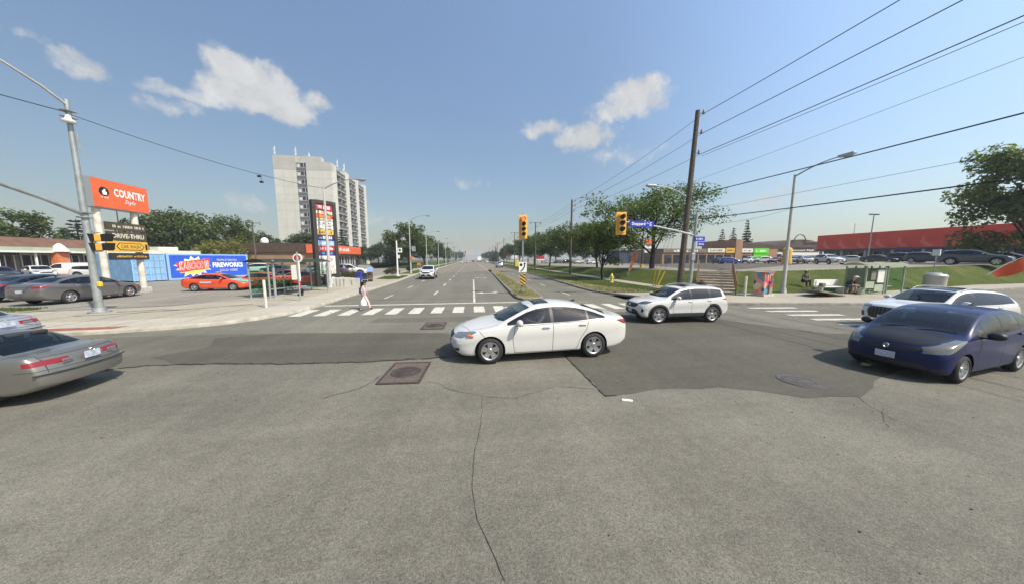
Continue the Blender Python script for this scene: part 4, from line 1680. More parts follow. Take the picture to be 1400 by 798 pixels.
# --- small hatchback with a black bonnet
FIT = dict(L=4.1, Wmax=.8475, wb=2.5, fo=.82, R=.305, zcut=.93, belly=.5, scoop=.015, fbend=.27, flean=.05, zf=.5, rlean=.02, zr=.6, zfloor=.32, zseat=.6,
    zt=[(0, .66), (.03, .755), (.11, .83), (.38, .92), (.75, .99), (.95, 1.045), (1.35, 1.26), (1.75, 1.43), (2.15, 1.51), (2.7, 1.525), (3.4, 1.47), (3.72, 1.40), (3.88, 1.22), (4.01, .98), (4.1, .76)],
    zb=[(0, .28), (.1, .2), (.5, .17), (3.5, .2), (3.9, .27), (4.1, .42)],
    zs=[(0, .62), (.25, .80), (.9, .94), (1.6, .955), (2.8, 1.01), (3.55, 1.07), (3.9, 1.06), (4.1, .7)],
    W=[(0, .70), (.08, .77), (.35, .82), (.9, .842), (2.2, .8475), (3.4, .84), (3.85, .80), (4.1, .73)],
    yr=[(0, .52), (.4, .64), (.85, .71), (1.2, .70), (1.8, .64), (2.5, .625), (3.4, .615), (3.8, .62), (4.1, .62)],
    crown=[(0, .04), (.9, .05), (1.8, .05), (3.5, .045), (4.1, .05)],
    windscreen=[(.90, 0), (.93, .38), (1.04, .675), (1.86, .595), (1.8, 0)],
    rear_window_f=[(0, 1.08), (.56, 1.08), (.53, 1.37), (0, 1.41)],
    seat=2.0, mirror=(1.42, .97), handles=[(2.22, .90), (3.1, .95)], handlemat='paint', mirrormat='trim', rim='thin', spokes=10, rimf=.70, rimmat='hubcap')
glasshouse(FIT, 1.12, 3.72, [(1.3, 1.52, None), (1.56, 2.3, None), (2.38, 3.08, None), (3.14, 3.64, 'car_glass_dark')], mt=.05)
FIT['win_door'] = [None, 0, 1]
FIT['doors'] = [[(1.36, .25), (2.32, .25), (2.35, .985), (1.36, .94), (1.28, .6)], [(2.32, .25), (2.82, .255), (2.9, .5), (3.06, .74), (3.14, 1.03), (2.35, .985)]]
FIT['seams'] = [('front', (0, .54), (.75, .56))]
FIT['patches'] = [
    ('headlight', 'side', [(.08, .64), (.32, .67), (.58, .80), (.86, .935), (.74, .935), (.44, .875), (.14, .77)], .45, (-.1, .95), ['lamp_hazy'], True),
    ('bonnet', 'top', [(.10, 0), (.12, .3), (.19, .44), (.34, .53), (.55, .60), (.86, .645), (.9, .38), (.87, 0)], 0, (-.1, 1), ['bonnet_black'], False),
    ('grille', 'front', [(0, .635), (.30, .64), (.47, .69), (.45, .755), (0, .76)], 0, (-.1, .5), ['trim'], False),
    ('intake', 'front', [(0, .20), (.54, .21), (.58, .33), (.5, .38), (0, .40)], 0, (-.1, .6), ['trim'], False),
    ('fog_lamp', 'front', [(.60, .26), (.74, .28), (.75, .35), (.62, .34)], 0, (-.1, .8), ['trim'], True),
    ('taillight', 'side', [(3.72, 1.02), (3.92, 1.02), (4.1, .9), (4.12, .74), (3.88, .78)], .38, (3.6, 4.3), ['lamp_red'], True)]
mat('bonnet_black', (0.009, 0.010, 0.012), 0.5, var=.3, scale=3, spec=.3)
FIT['extras'] = [('wiper', wiper(.05, .6), 'trim'), ('wiper', wiper(-.5, .1), 'trim'), ('front_plate', front_plate(.50, .31, -.02), 'plate'), ('rear_plate', rear_plate(.85), 'plate'), ('emblem', emblem(.70, -.01, .05), 'chrome'),
    ('indicator', lambda h, X, c: h.box((X(.235), .60, .70), (.05, .12, .05), rz=.9, bev=.012), 'lamp_amber'), ('indicator', lambda h, X, c: h.box((X(.235), -.60, .70), (.05, .12, .05), rz=-.9, bev=.012), 'lamp_amber'), ('antenna', antenna(3.4), 'trim')]
car_model('hatchback', FIT)

# --- simpler far-away variants
def lite(src, key, **kw):
    c = dict(src)
    c.update(fine=False, ns=40, smooth=2)
    c['extras'] = [e for e in c['extras'] if 'plate' in e[0]]
    c['sunroof'] = None
    c.update(kw)
    car_model(key, c)
lite(ALT, 'lot_saloon')
lite(ALT, 'taxi', patches=ALT['patches'][:2] + ALT['patches'][4:] + [('bonnet', 'top', [(.05, 0), (.1, .4), (.3, .6), (.6, .68), (1.28, .70), (1.2, .4), (1.18, 0)], 0, (-.1, 1.4), ['paint_mint'], False)],
     extras=[('roof_light', lambda h, X, c: h.box((X(2.5), 0, 1.53), (.16, .5, .13), bev=.03), 'paint_beige'), ('door_sign', lambda h, X, c: h.box((X(2.9), -.925, .72), (.8, .01, .14)), 'plate')])
lite(RAV, 'lot_crossover')
lite(FIT, 'lot_hatchback', patches=[p for p in FIT['patches'] if p[0] not in ('bonnet', 'fog_lamp')])
VAN = dict(L=5.0, Wmax=.95, wb=3.0, fo=.9, R=.33, zcut=1.1, belly=.5, scoop=.01, smooth=2, fine=False, ns=44, rbend=.05, rlean=.01, fbend=.2, zfloor=.45, zseat=.8,
    zt=[(0, .75), (.05, .9), (.2, 1.0), (.6, 1.1), (.95, 1.22), (1.55, 1.78), (1.8, 1.9), (2.2, 1.94), (4.8, 1.93), (4.96, 1.88), (5.0, 1.75)],
    zb=[(0, .34), (.15, .26), (.6, .24), (4.2, .26), (4.8, .32), (5.0, .4)],
    zs=[(0, .7), (.3, .9), (1.0, 1.1), (1.8, 1.14), (4.8, 1.16), (5.0, 1.1)],
    W=[(0, .76), (.1, .85), (.5, .92), (1.2, .95), (4.6, .95), (4.95, .92), (5.0, .9)],
    yr=[(0, .6), (.6, .72), (1.0, .78), (1.6, .74), (2.2, .76), (4.8, .78), (5.0, .76)],
    crown=[(0, .04), (1.0, .05), (2, .06), (5.0, .05)],
    windscreen=[(1.0, 0), (1.03, .4), (1.12, .7), (1.64, .64), (1.58, 0)],
    seat=2.0, mirror=(1.4, 1.2), rim='single', spokes=5, rimmat='hubcap',
    patches=[('headlight', 'side', [(.05, .78), (.4, .84), (.4, .95), (.1, .9)], .4, (-.1, .6), ['lamp_clear'], True), ('grille', 'front', [(0, .62), (.4, .63), (.42, .78), (0, .8)], 0, (-.1, .5), ['trim'], False),
             ('taillight', 'side', [(4.88, 1.0), (5.1, 1.0), (5.1, 1.4), (4.9, 1.4)], .5, (4.6, 5.3), ['lamp_red'], True)], extras=[])
glasshouse(VAN, 1.2, 2.3, [(1.24, 2.26, None)], mt=.1)
car_model('van', VAN)

R_ = math.radians
# --- the five cars in the junction
def on(p, q, key, sc=1.0):
    """place a car so that its two near wheels stand at two surveyed ground points (front, rear)"""
    P, c = MODELS[key]
    a, b = Vector(p[:2]), Vector(q[:2])
    d = (a - b).normalized()
    ang = math.atan2(d.y, d.x)
    side = Vector((-d.y, d.x))
    if side.dot(-(a + b)) < 0:
        side = -side                     # towards the camera
    m = (a + b) / 2 - side * (c['Wmax'] - .125) * sc
    return (m.x, m.y, 0.012), ang


def place_car(name, key, label, cat, loc, ang, paint_, sc=1.0, group=None, **kw):
    t = make_car(name, key, label, cat, loc, ang, paint_, group, **kw)
    t.scale = sc if isinstance(sc, tuple) else (sc, sc, sc)
    return t


l, a = on((.38, 6.84), (3.03, 6.98), 'saloon', .955)
place_car('saloon_car', 'saloon', 'white four-door saloon with dark sunroof crossing the middle of the junction', 'car', l, a, 'paint_pearl', .955)
l, a = on((7.13, 10.34), (9.40, 10.32), 'crossover', .845)
place_car('crossover_car', 'crossover', 'white crossover with black wheel arches following the white saloon', 'car', l, a, 'paint_white', .845)
l, a = on((9.73, 4.47), (12.0, 4.80), 'hatchback', .93)
place_car('hatchback_car', 'hatchback', 'dark blue hatchback with matt black bonnet in the near lane', 'car', l, a, 'paint_blue', .93)
place_car('crossover_car', 'big_crossover', 'large white crossover with black glass roof beside the blue hatchback', 'car', (16.33, 8.2, .012), R_(174), 'paint_white', (.80, .9, .9))
place_car('saloon_car', 'old_saloon', 'champagne grey older saloon with red tail lamps leaving the junction', 'car', (-9.32, 6.28, .012), R_(185), 'paint_champagne', .84)
place_car('saloon_car', 'old_saloon', 'pale silver saloon partly hidden behind the champagne grey saloon', 'car', (-14.55, 9.45, .012), R_(178), 'paint_silver', .9)
# ------------------------------------------------------------------ trees and shrubs
leaf_mat('leaf_mid', (0.026, 0.046, 0.012), (0.125, 0.168, 0.042))
leaf_mat('leaf_dark', (0.017, 0.033, 0.012), (0.08, 0.118, 0.038))
leaf_mat('leaf_locust', (0.038, 0.062, 0.014), (0.16, 0.205, 0.055), .52)
leaf_mat('leaf_bright', (0.055, 0.08, 0.02), (0.20, 0.245, 0.075), .55)
leaf_mat('leaf_yellow', (0.08, 0.085, 0.012), (0.24, 0.22, 0.05))
leaf_mat('needle', (0.008, 0.022, 0.013), (0.025, 0.052, 0.030), .15)
leaf_mat('leaf_brown', (0.05, 0.05, 0.02), (0.15, 0.12, 0.05))
mat('bark', (0.055, 0.045, 0.036), 0.95, var=.35, scale=6, bump=.8, bscale=18)
mat('bark_dark', (0.025, 0.021, 0.018), 0.95, var=.35, scale=6, bump=.8, bscale=18)


def leaves_mesh(name, centers, radii, counts, size, material, seed, flat=.75, droop=0.0):
    """many small leaf faces scattered in clumps"""
    g = np.random.default_rng(seed)
    tot = int(sum(counts))
    C = np.repeat(np.array(centers, float), counts, axis=0)
    Rr = np.repeat(np.array(radii, float), counts)
    d = g.normal(size=(tot, 3))
    d /= np.linalg.norm(d, axis=1, keepdims=True)
    rad = g.random(tot) ** .45
    P = C + d * (rad * Rr)[:, None] * np.array([1, 1, flat])
    # leaf frame: roughly facing outwards and up, with a lot of scatter
    n = d * .55 + np.array([0, 0, .45]) + g.normal(size=(tot, 3)) * .55
    n /= np.linalg.norm(n, axis=1, keepdims=True)
    a = np.cross(n, g.normal(size=(tot, 3)))
    a /= np.linalg.norm(a, axis=1, keepdims=True)
    b = np.cross(n, a)
    s = size * (.6 + .8 * g.random(tot))[:, None]
    V = np.empty((tot, 4, 3))
    V[:, 0] = P - a * s * .62
    V[:, 1] = P - b * s * .33 + n * s * .08
    V[:, 2] = P + a * s * .62
    V[:, 3] = P + b * s * .33 + n * s * .08
    me = bpy.data.meshes.new(name)
    me.vertices.add(tot * 4)
    me.vertices.foreach_set('co', V.reshape(-1))
    me.loops.add(tot * 4)
    me.loops.foreach_set('vertex_index', np.arange(tot * 4, dtype=np.int32))
    me.polygons.add(tot)
    me.polygons.foreach_set('loop_start', np.arange(0, tot * 4, 4, dtype=np.int32))
    me.polygons.foreach_set('loop_total', np.full(tot, 4, dtype=np.int32))
    me.update()
    me.validate()
    me.materials.append(MATS[material])
    return me


def tree_meshes(H, crown_r, crown_z0, seed, leaf, size, total, trunk_r=.2, style='round', bark='bark', lean=0.0):
    """trunk with limbs, and a crown of leaf clumps at the limb ends"""
    r = random.Random(seed)
    t = MB()
    cz = (H + crown_z0) / 2
    rz = (H - crown_z0) / 2
    top = crown_z0 + rz * (.9 if style != 'spread' else .35)
    tp = [Vector((0, 0, -.25)), Vector((0, 0, .15))]
    rr = [trunk_r * 1.25, trunk_r]
    x = y = 0
    n = 6
    for i in range(1, n + 1):
        x += r.uniform(-.12, .12) * H / 9 + lean * .1
        y += r.uniform(-.12, .12) * H / 9
        tp.append(Vector((x, y, top * i / n)))
        rr.append(trunk_r * (1 - .78 * i / n))
    t.tube(tp, rr, 8)
    cents, rads = [], []
    nl = {'round': 13, 'spread': 11, 'airy': 13}.get(style, 12)
    for k in range(nl):
        f = .45 + .5 * k / nl if style != 'spread' else .55 + .45 * k / nl
        base_z = max(top * f, crown_z0 * .8)
        i = min(len(tp) - 2, max(1, int(base_z / top * n)))
        b = tp[i].lerp(tp[i + 1], .5)
        az = k * 2.4 + r.uniform(-.5, .5)
        el = r.uniform(-.15, 1.1) if style != 'spread' else r.uniform(.05, .95)
        # aim at the crown's surface
        e = Vector((math.cos(az) * math.cos(el) * crown_r * r.uniform(.55, 1.0), math.sin(az) * math.cos(el) * crown_r * r.uniform(.55, 1.0), cz + math.sin(el) * rz * r.uniform(.75, 1.0) - rz * .25))
        m = b.lerp(e, .5) + Vector((r.uniform(-.3, .3), r.uniform(-.3, .3), r.uniform(.0, .12) * rz))
        lr = trunk_r * r.uniform(.28, .42)
        t.tube([b, m, e], [lr, lr * .65, lr * .2], 5)
        for _ in range(3 if style != 'airy' else 4):
            q = b.lerp(m, r.uniform(.6, 1)) if r.random() < .35 else m.lerp(e, r.random())
            o = q + Vector((r.gauss(0, 1), r.gauss(0, 1), r.gauss(.15, .55))) * crown_r * .24
            t.tube([q, (q + o) / 2 + Vector((0, 0, .1)), o], [lr * .35, lr * .22, lr * .08], 4)
            cents.append(o)
            rads.append(crown_r * r.uniform(.16, .30))
        cents.append(e)
        rads.append(crown_r * r.uniform(.2, .32))
    if style == 'round':
        for _ in range(14):
            d = Vector((r.gauss(0, 1), r.gauss(0, 1), r.gauss(0.2, 1))).normalized()
            k = r.uniform(.45, .92)
            cents.append(Vector((d.x * crown_r * k, d.y * crown_r * k, cz + d.z * rz * k)))
            rads.append(crown_r * r.uniform(.2, .34))
    w = np.array([q ** 2 for q in rads])
    cnt = np.maximum(8, (w / w.sum() * total).astype(int))
    trunk = t.mesh('trunk', [bark], 60)
    crown = leaves_mesh('crown', cents, rads, cnt, size, leaf, seed, .62 if style in ('spread', 'airy') else .8)
    return trunk, crown


def conifer_meshes(H, r0, seed, total, size, leaf='needle'):
    r = random.Random(seed)
    t = MB()
    t.tube([(0, 0, -.2), (0, 0, H * .5), (0, 0, H * .97)], [H * .018, H * .011, .02], 7)
    cents, rads = [], []
    z = H * .1
    while z < H * .98:
        k = 1 - z / H
        rr = r0 * (k ** .9) + .08
        n = max(3, int(9 * k) + 2)
        for i in range(n):
            a = 2 * PI * i / n + r.uniform(-.4, .4)
            for q in (.5, .95):
                L_ = rr * q * r.uniform(.75, 1.12)
                cents.append((math.cos(a) * L_, math.sin(a) * L_, z - L_ * .22 + r.uniform(-.1, .1)))
                rads.append(rr * .26 + .10)
        z += H * .055
    w = np.array([q ** 2 for q in rads])
    cnt = np.maximum(5, (w / w.sum() * total).astype(int))
    return t.mesh('trunk', ['bark_dark'], 60), leaves_mesh('crown', cents, rads, cnt, size, leaf, seed, .45)


TREES = {}
TREES['locust'] = tree_meshes(10.8, 6.9, 4.3, 11, 'leaf_locust', .22, 10500, .30, 'airy', 'bark_dark')
TREES['locust_small'] = tree_meshes(9.0, 4.6, 2.6, 23, 'leaf_locust', .24, 8500, .2, 'airy', 'bark_dark')
TREES['locust_far'] = tree_meshes(9.4, 5.4, 2.5, 31, 'leaf_mid', .32, 6500, .2, 'round', 'bark_dark')
TREES['maple'] = tree_meshes(12.5, 5.6, 2.2, 41, 'leaf_mid', .42, 6500, .3, 'round')
TREES['maple_b'] = tree_meshes(12.0, 5.8, 2.0, 52, 'leaf_mid', .42, 6500, .3, 'round')
TREES['dark'] = tree_meshes(13.0, 5.2, 1.8, 61, 'leaf_dark', .42, 6500, .28, 'round', 'bark_dark')
TREES['golden'] = tree_meshes(6.4, 4.2, .8, 71, 'leaf_yellow', .3, 4000, .15, 'round')
TREES['big_right'] = tree_meshes(16.2, 7.4, 0.5, 83, 'leaf_bright', .36, 25000, .42, 'round', 'bark_dark')
TREES['conifer'] = conifer_meshes(12, 2.6, 91, 4200, .4)
TREES['conifer_wide'] = conifer_meshes(11, 3.4, 97, 4200, .42)


def tree(kind, name, label, loc, rz=0, sc=1.0, cat='tree', group=None):
    t = thing(name, label, cat, loc, rz, group)
    a, b = TREES[kind]
    link('trunk', a, t)
    link('crown', b, t)
    t.scale = sc if isinstance(sc, tuple) else (sc, sc, sc)
    return t


def at(px, Y, z=0.1):
    """a spot at distance Y up the road in the survey direction px"""
    d = ray(px, 354)
    return (d.x / d.y * Y, Y, z)


# right side: row along the path and the lot's edge
p = G(891, 369, 1.12)
tree('locust', 'locust_tree', 'tall spreading locust tree with thin airy leaves behind the blue street name sign', p, .4, (1.1, 1.1, 1.0))
p = G(823, 382, .16)
tree('locust_small', 'locust_tree', 'young locust tree on the verge close to the path and yellow hydrant', p, 1.2, (.78, .78, .86))
tree('locust_small', 'locust_tree', 'locust tree at the lot edge in front of the parked white crossover', (20.6, 46.5, .9), 2.6, 1.0)
tree('locust_far', 'locust_tree', 'dense locust tree casting shade on the grass bank beyond the utility pole', (20.3, 59, .8), .7, 1.02)
tree('locust_far', 'locust_tree', 'darker locust tree farther along the lot edge', (19.8, 74, .7), 3.1, 1.05)
tree('locust_far', 'locust_tree', 'last locust tree of the row, beside the red sign', (19.6, 92, .6), 4.4, 1.12)
for i, (X, Y, k, s, lb) in enumerate([(19, 118, 'maple', .9, 'bushy maple beyond the last locust tree on the east side of the avenue'), (17.5, 150, 'dark', .8, 'dark maple near the distant pole lines on the east side'), (20, 185, 'maple_b', .8, 'hazy maple beside the distant yellow box'),
        (17, 230, 'maple', .75, 'small hazy maple past the farthest parked car'), (16, 300, 'dark', .8, 'hazy tree near the end of the avenue on the truck side'), (15.5, 390, 'maple_b', .9, 'farthest hazy tree behind the box truck')]):
    tree(k, 'roadside_tree', lb, (X, Y, .1), i * 1.3, s)
tree('conifer', 'conifer', 'dark pointed spruce by the distant pole line, east of the truck', (16.5, 210, .1), 0, 1.0)
tree('conifer_wide', 'conifer', 'broad hazy spruce farther up the east side of the avenue', (18, 265, .1), 1, 1.05)
tree('big_right', 'shade_tree', 'large leafy shade tree on the lot edge at the far right', at(1412, 27.0, 1.7), .9, (1.0, 1.0, .98))

# left side, far to near
tree('maple', 'maple_tree', 'large dense maple on the left verge of the avenue', (-16.5, 80, .15), .3, (1.0, 1.0, 1.02))
tree('maple_b', 'maple_tree', 'round maple just beyond the large dense maple', (-15.4, 97, .15), 1.9, (.95, .95, .9))
tree('dark', 'maple_tree', 'lower dark maple left of the large dense maple', (-22, 90, .15), 3.0, (.7, .7, .5))
for i, (X, Y, k, s, lb) in enumerate([(-15, 130, 'dark', .8, 'dark tree beyond the lamp posts on the west side'), (-15, 160, 'maple', .75, 'hazy tree behind the distant west side signals'), (-16, 200, 'dark', .8, 'hazy dark tree farther along the west side'), (-15, 260, 'maple_b', .8, 'small hazy tree far up the west side'),
        (-14, 340, 'dark', .9, 'very distant tree where the west side meets the skyline'), (-17, 450, 'maple', 1.1, 'farthest tree at the end of the avenue on the west side')]):
    tree(k, 'roadside_tree', lb, (X, Y, .1), i * 2.1, s)
tree('conifer', 'spruce_tree', 'pointed spruce behind the parking lot entrance', at(534, 105), 0, (1.1, 1.1, .92))
tree('dark', 'backdrop_tree', 'dark tree directly left of the pointed spruce', at(517, 118), .5, (.9, .9, .68))
tree('maple', 'backdrop_tree', 'low tree between the pointed spruce and the large dense maple', at(550, 112), 1.5, (.8, .8, .6))
tree('dark', 'backdrop_tree', 'tree right at the foot of the white apartment tower, road side', at(500, 126), 2.5, (.9, .9, .62))
tree('dark', 'backdrop_tree', 'dark tree in front of the white apartment tower, left of the pylon sign', at(414, 92), .9, (1.05, 1.05, .82))
tree('dark', 'backdrop_tree', 'dark tree against the end wall of the white apartment tower', at(434, 95), 2.2, (.8, .8, .78))
tree('conifer_wide', 'backdrop_tree', 'dark evergreen seen just right of the pylon sign', at(469, 90), 0, (1.0, 1.0, 1.02))
tree('dark', 'backdrop_tree', 'dark tree between the lot lamp and the brown roofed restaurant', at(364, 80), 3.3, (.8, .8, .72))
tree('dark', 'backdrop_tree', 'shaded tree left of the lot lamp pole', at(340, 74), 4.0, (.62, .62, .74))
tree('maple', 'backdrop_tree', 'tall round tree above the word FIREWORKS on the blue container', at(314, 70), 1.0, (.92, .92, 1.0))
tree('maple_b', 'backdrop_tree', 'tallest tree of the group, above the spiky burst on the blue container', at(254, 68), 2.4, (.98, .98, 1.1))
tree('dark', 'backdrop_tree', 'dark tree right behind the sign posts and the plain container', at(206, 66), .4, (.8, .8, .92))
tree('golden', 'golden_tree', 'small yellow green tree behind the blue container', at(302, 57), .3, (1.0, 1.0, 1.0))
tree('conifer_wide', 'conifer', 'dark pine behind the brown roof, next to the signal pole', at(112, 62), .2, (1.4, 1.4, .88))
tree('maple', 'backdrop_tree', 'broad round tree rising behind the brown roof at the far left', at(4, 54), 2.0, (1.0, 1.0, .86))
tree('conifer', 'conifer', 'slim dark pine just left of the broad pine behind the brown roof', at(92, 66), .7, (1.2, 1.2, .72))
# behind the shops on the right
for px, Y, s, lb in ((985, 92, (.9, .9, 1.0), 'left one of two dark spruces behind the yellow shop sign'), (1000, 92, (.9, .9, 1.05), 'right one of two dark spruces behind the yellow shop sign'), (1018, 86, (.95, .95, 1.22), 'tall lone spruce behind the green shop sign')):
    tree('conifer', 'spruce_tree', lb, at(px, Y, 1.2), px, s)
tree('dark', 'backdrop_tree', 'tree behind the orange and white board on the right hand lot', at(873, 105, 1), 1, (.9, .9, .6))

for i, (px, Y, k, s, lb) in enumerate([(741, 128, 'dark', .75, 'shaded backdrop tree past the red and white sign board'), (760, 122, 'maple', .72, 'backdrop tree behind the dark slate saloon in the shade'), (779, 132, 'dark', .8, 'backdrop tree behind the black crossover under the shade trees'),
        (797, 118, 'maple_b', .7, 'backdrop tree behind the grey crossover of the right lot'), (819, 126, 'dark', .72, 'backdrop tree behind the white crossover and young locust'), (838, 116, 'maple', .66, 'backdrop tree behind the white saloon by the leaning flag'), (722, 150, 'dark', .8, 'hazy backdrop tree just right of the cross bar pole')]):
    tree(k, 'backdrop_tree', lb, at(px, Y, .8), i * 1.7, (s * 1.15, s * 1.15, s))
# shrubs
def shrub(label, loc, r, h, leaf, size, total, seed, name='shrub'):
    g = random.Random(seed)
    cs = [(g.uniform(-.7, .7) * r[0], g.uniform(-.7, .7) * r[1], h * g.uniform(.25, .8)) for _ in range(16)]
    o = thing(name, label, 'shrub', loc)
    link('foliage', leaves_mesh('foliage', cs, [min(r) * .5 + h * .12] * 16, [total // 16] * 16, size, leaf, seed, .7), o)
    st = MB()
    for c_ in cs[:7]:
        st.tube([(c_[0] * .2, c_[1] * .2, -.02), (c_[0] * .7, c_[1] * .7, h * .4), c_], [.02, .014, .006], 4)
    st.build('stems', 'bark', o)
    return o
shrub('low green hedge behind the glass bus shelter on the left', (-14.6, 23.6, .12), (1.3, .7), .95, 'leaf_mid', .10, 2600, 5)
shrub('brownish shrub beside the parked white car near the concrete barriers', at(478, 36, .12), (1.2, .9), .9, 'leaf_brown', .12, 1800, 6)
shrub('russet shrub at the edge of the lot behind the thin white pole', at(537, 47, .12), (1.4, .8), 1.1, 'leaf_brown', .14, 1500, 7)
shrub('small rounded shrub by the lamp post on the left verge', at(559, 56, .12), (.5, .5), 1.2, 'leaf_dark', .12, 900, 8)
shrub('dry weedy plant beside the stair rail', (15.9, 18.9, .15), (.55, .4), .9, 'leaf_brown', .08, 900, 9)
# grass tufts: countless short blades along the verges and the bank
def tufts(seed, n):
    g = np.random.default_rng(seed)
    V = []
    rr = random.Random(seed)
    def put(x, y, z, h):
        a = rr.random() * PI
        dx, dy = math.cos(a) * h * .28, math.sin(a) * h * .28
        lx, ly = rr.uniform(-.4, .4) * h, rr.uniform(-.4, .4) * h
        V.append(((x - dx, y - dy, z), (x + dx, y + dy, z), (x + lx, y + ly, z + h)))
    for i in range(n):
        k = rr.randrange(len(B2) // 3, len(B2) - 9)
        t_ = rr.random()
        b, c_ = B2[k], T2[k]
        x, y = b[0] + (c_[0] - b[0]) * t_, b[1] + (c_[1] - b[1]) * t_
        x, y = x + rr.uniform(-.2, .2), y + rr.uniform(-.2, .2)
        put(x, y, bank_z(t_, zlot(*c_)) - .02, rr.uniform(.025, .06))
    for i in range(n // 2):
        y = 19.5 + 45 * rr.random() ** 1.6
        x = rr.uniform(9.5, 15.0)
        put(x, y, .12, rr.uniform(.03, .09))
    for i in range(n // 8):
        put(rr.uniform(2.95, 4.4), rr.uniform(18, 45), .138, rr.uniform(.03, .08))
    for i in range(n // 12):
        put(rr.uniform(-28, -20.6), rr.uniform(15.9, 17.1), .13, rr.uniform(.04, .1))
        put(rr.uniform(-11.4, -9.0), rr.uniform(36.5, 43), .13, rr.uniform(.04, .1))
    me = bpy.data.meshes.new('grass')
    me.from_pydata([p_ for q_ in V for p_ in q_], [], [(3 * i, 3 * i + 1, 3 * i + 2) for i in range(len(V))])
    me.materials.append(MATS['blade'])
    o = link('grass', me)
    o['kind'] = 'stuff'
leaf_mat('blade', (0.045, 0.07, 0.013), (0.10, 0.135, 0.03), .3, .4)
tufts(4, 16000)
# ------------------------------------------------------------------ buildings
mat('concrete_white', (0.55, 0.54, 0.48), 0.9, var=.07, scale=.35, bump=.2, bscale=4)
mat('concrete_grey', (0.43, 0.42, 0.38), 0.9, var=.08, scale=.4)
mat('concrete_joint', (0.33, 0.32, 0.28), 0.9)
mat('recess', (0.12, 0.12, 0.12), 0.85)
mat('balcony_rail', (0.10, 0.10, 0.11), 0.6)
mat('balcony_panel', (0.33, 0.33, 0.33), 0.7, var=.2, scale=.5)
mat('window_dark', (0.03, 0.035, 0.045), 0.06, 0.0, spec=.8)
mat('window_frame', (0.6, 0.6, 0.58), 0.6)
mat('brown_roof', (0.145, 0.075, 0.048), 0.85, var=.22, scale=1.2, bump=.5, bscale=9)
mat('dark_roof', (0.075, 0.05, 0.036), 0.85, var=.2, scale=1.4, bump=.5, bscale=9)
mat('fascia_green', (0.36, 0.41, 0.30), 0.8, var=.12, scale=.7)
mat('fascia_white', (0.72, 0.71, 0.66), 0.7, var=.06)
mat('orange_paint', (0.72, 0.135, 0.045), 0.5, var=.08, scale=1.5)
mat('orange_faded', (0.62, 0.19, 0.07), 0.7, var=.2, scale=2)
mat('red_paint', (0.70, 0.06, 0.032), 0.65, var=.12, scale=.6)
mat('red_light', (0.74, 0.15, 0.10), 0.65, var=.12, scale=.6)
mat('blue_line', (0.05, 0.045, 0.14), 0.6)
mat('grey_brown', (0.2, 0.185, 0.16), 0.85, var=.2, scale=.5)  # plain grey-brown for walls, boards and small dull parts
mat('green_sign', (0.12, 0.62, 0.03), 0.5, var=.04)
mat('yellow_sign', (0.72, 0.43, 0.06), 0.5, var=.06)
mat('blue_sign', (0.015, 0.035, 0.42), 0.45)
mat('cream', (0.66, 0.62, 0.5), 0.7, var=.1, scale=2)
mat('letter_white', (0.82, 0.82, 0.8), 0.5)
mat('letter_black', (0.01, 0.01, 0.01), 0.6)
mat('dark_panel', (0.035, 0.033, 0.03), 0.6)


def brick(name, c1, c2, mortar, s=5):
    m = bpy.data.materials.new(name)
    N, L = nodes(m)
    b = N['Principled BSDF']
    tc = N.new('ShaderNodeTexCoord').outputs['Object']
    mp = N.new('ShaderNodeMapping')
    mp.inputs['Rotation'].default_value = (PI / 2, 0, 0)
    L.new(tc, mp.inputs['Vector'])
    k = N.new('ShaderNodeTexBrick')
    k.inputs['Color1'].default_value = (*c1, 1)
    k.inputs['Color2'].default_value = (*c2, 1)
    k.inputs['Mortar'].default_value = (*mortar, 1)
    k.inputs['Scale'].default_value = s
    L.new(mp.outputs[0], k.inputs['Vector'])
    L.new(mixc(N, L, 1.0, k.outputs['Color'], ramp(N, L, noise(N, L, tc, .5, 4), .3, .7, .82, 1.15), 'MULTIPLY'), b.inputs['Base Color'])
    b.inputs['Roughness'].default_value = .9
    MATS[name] = m
brick('brick_tan', (0.34, 0.19, 0.10), (0.28, 0.15, 0.08), (0.3, 0.25, 0.2))
brick('brick_red', (0.30, 0.14, 0.085), (0.24, 0.11, 0.07), (0.28, 0.23, 0.2))

# --- white apartment tower
ax0, ax1, ay0, ay1, AH = -63.0, -45.6, 107.0, 138.0, 35.6
ap = thing('apartment_tower', 'white concrete apartment tower with stacked balconies and rooftop antennas', 'building', (ax0, ay0, 0))
Wd, Dp = ax1 - ax0, ay1 - ay0
m = MB()
cx = Wd * .47
m.box(((cx - 1.5) / 2, 1.0, 15.6), (cx - 1.5, 2.0, 31.3))
m.box(((cx + 1.5 + Wd) / 2, 1.0, 15.6), (Wd - cx - 1.5, 2.0, 31.3))
m.box(((Wd - 2.2) / 2, Dp / 2 + .5, 16.8), (Wd - 2.2, Dp - 1.4, 33.4))
for fy in (2.0, 9.6, 12.6, 20.2, 23.2, 30.5):
    pass
m.build('wall', 'concrete_white', ap, 0)
m = MB()
m.box(((cx - 1.5) / 2, 1.02, 33.4), (cx - 1.5, 2.1, 4.3))
m.box(((cx + 1.5 + Wd - 3.0) / 2, 1.02, 33.4), (Wd - 3.0 - cx - 1.5, 2.1, 4.3))
m.box((Wd - 1.5, 1.02, 32.6), (3.0, 2.08, 2.7))
m.box(((Wd - 2.2) / 2, Dp / 2 + 1, 34.0), (Wd - 2.4, Dp - 2.4, 1.2))
m.box((Wd * .45, 6, 35.2), (7, 6, 2.4))
m.build('parapet', 'concrete_grey', ap, 0)
fl = 2.62
m = MB()
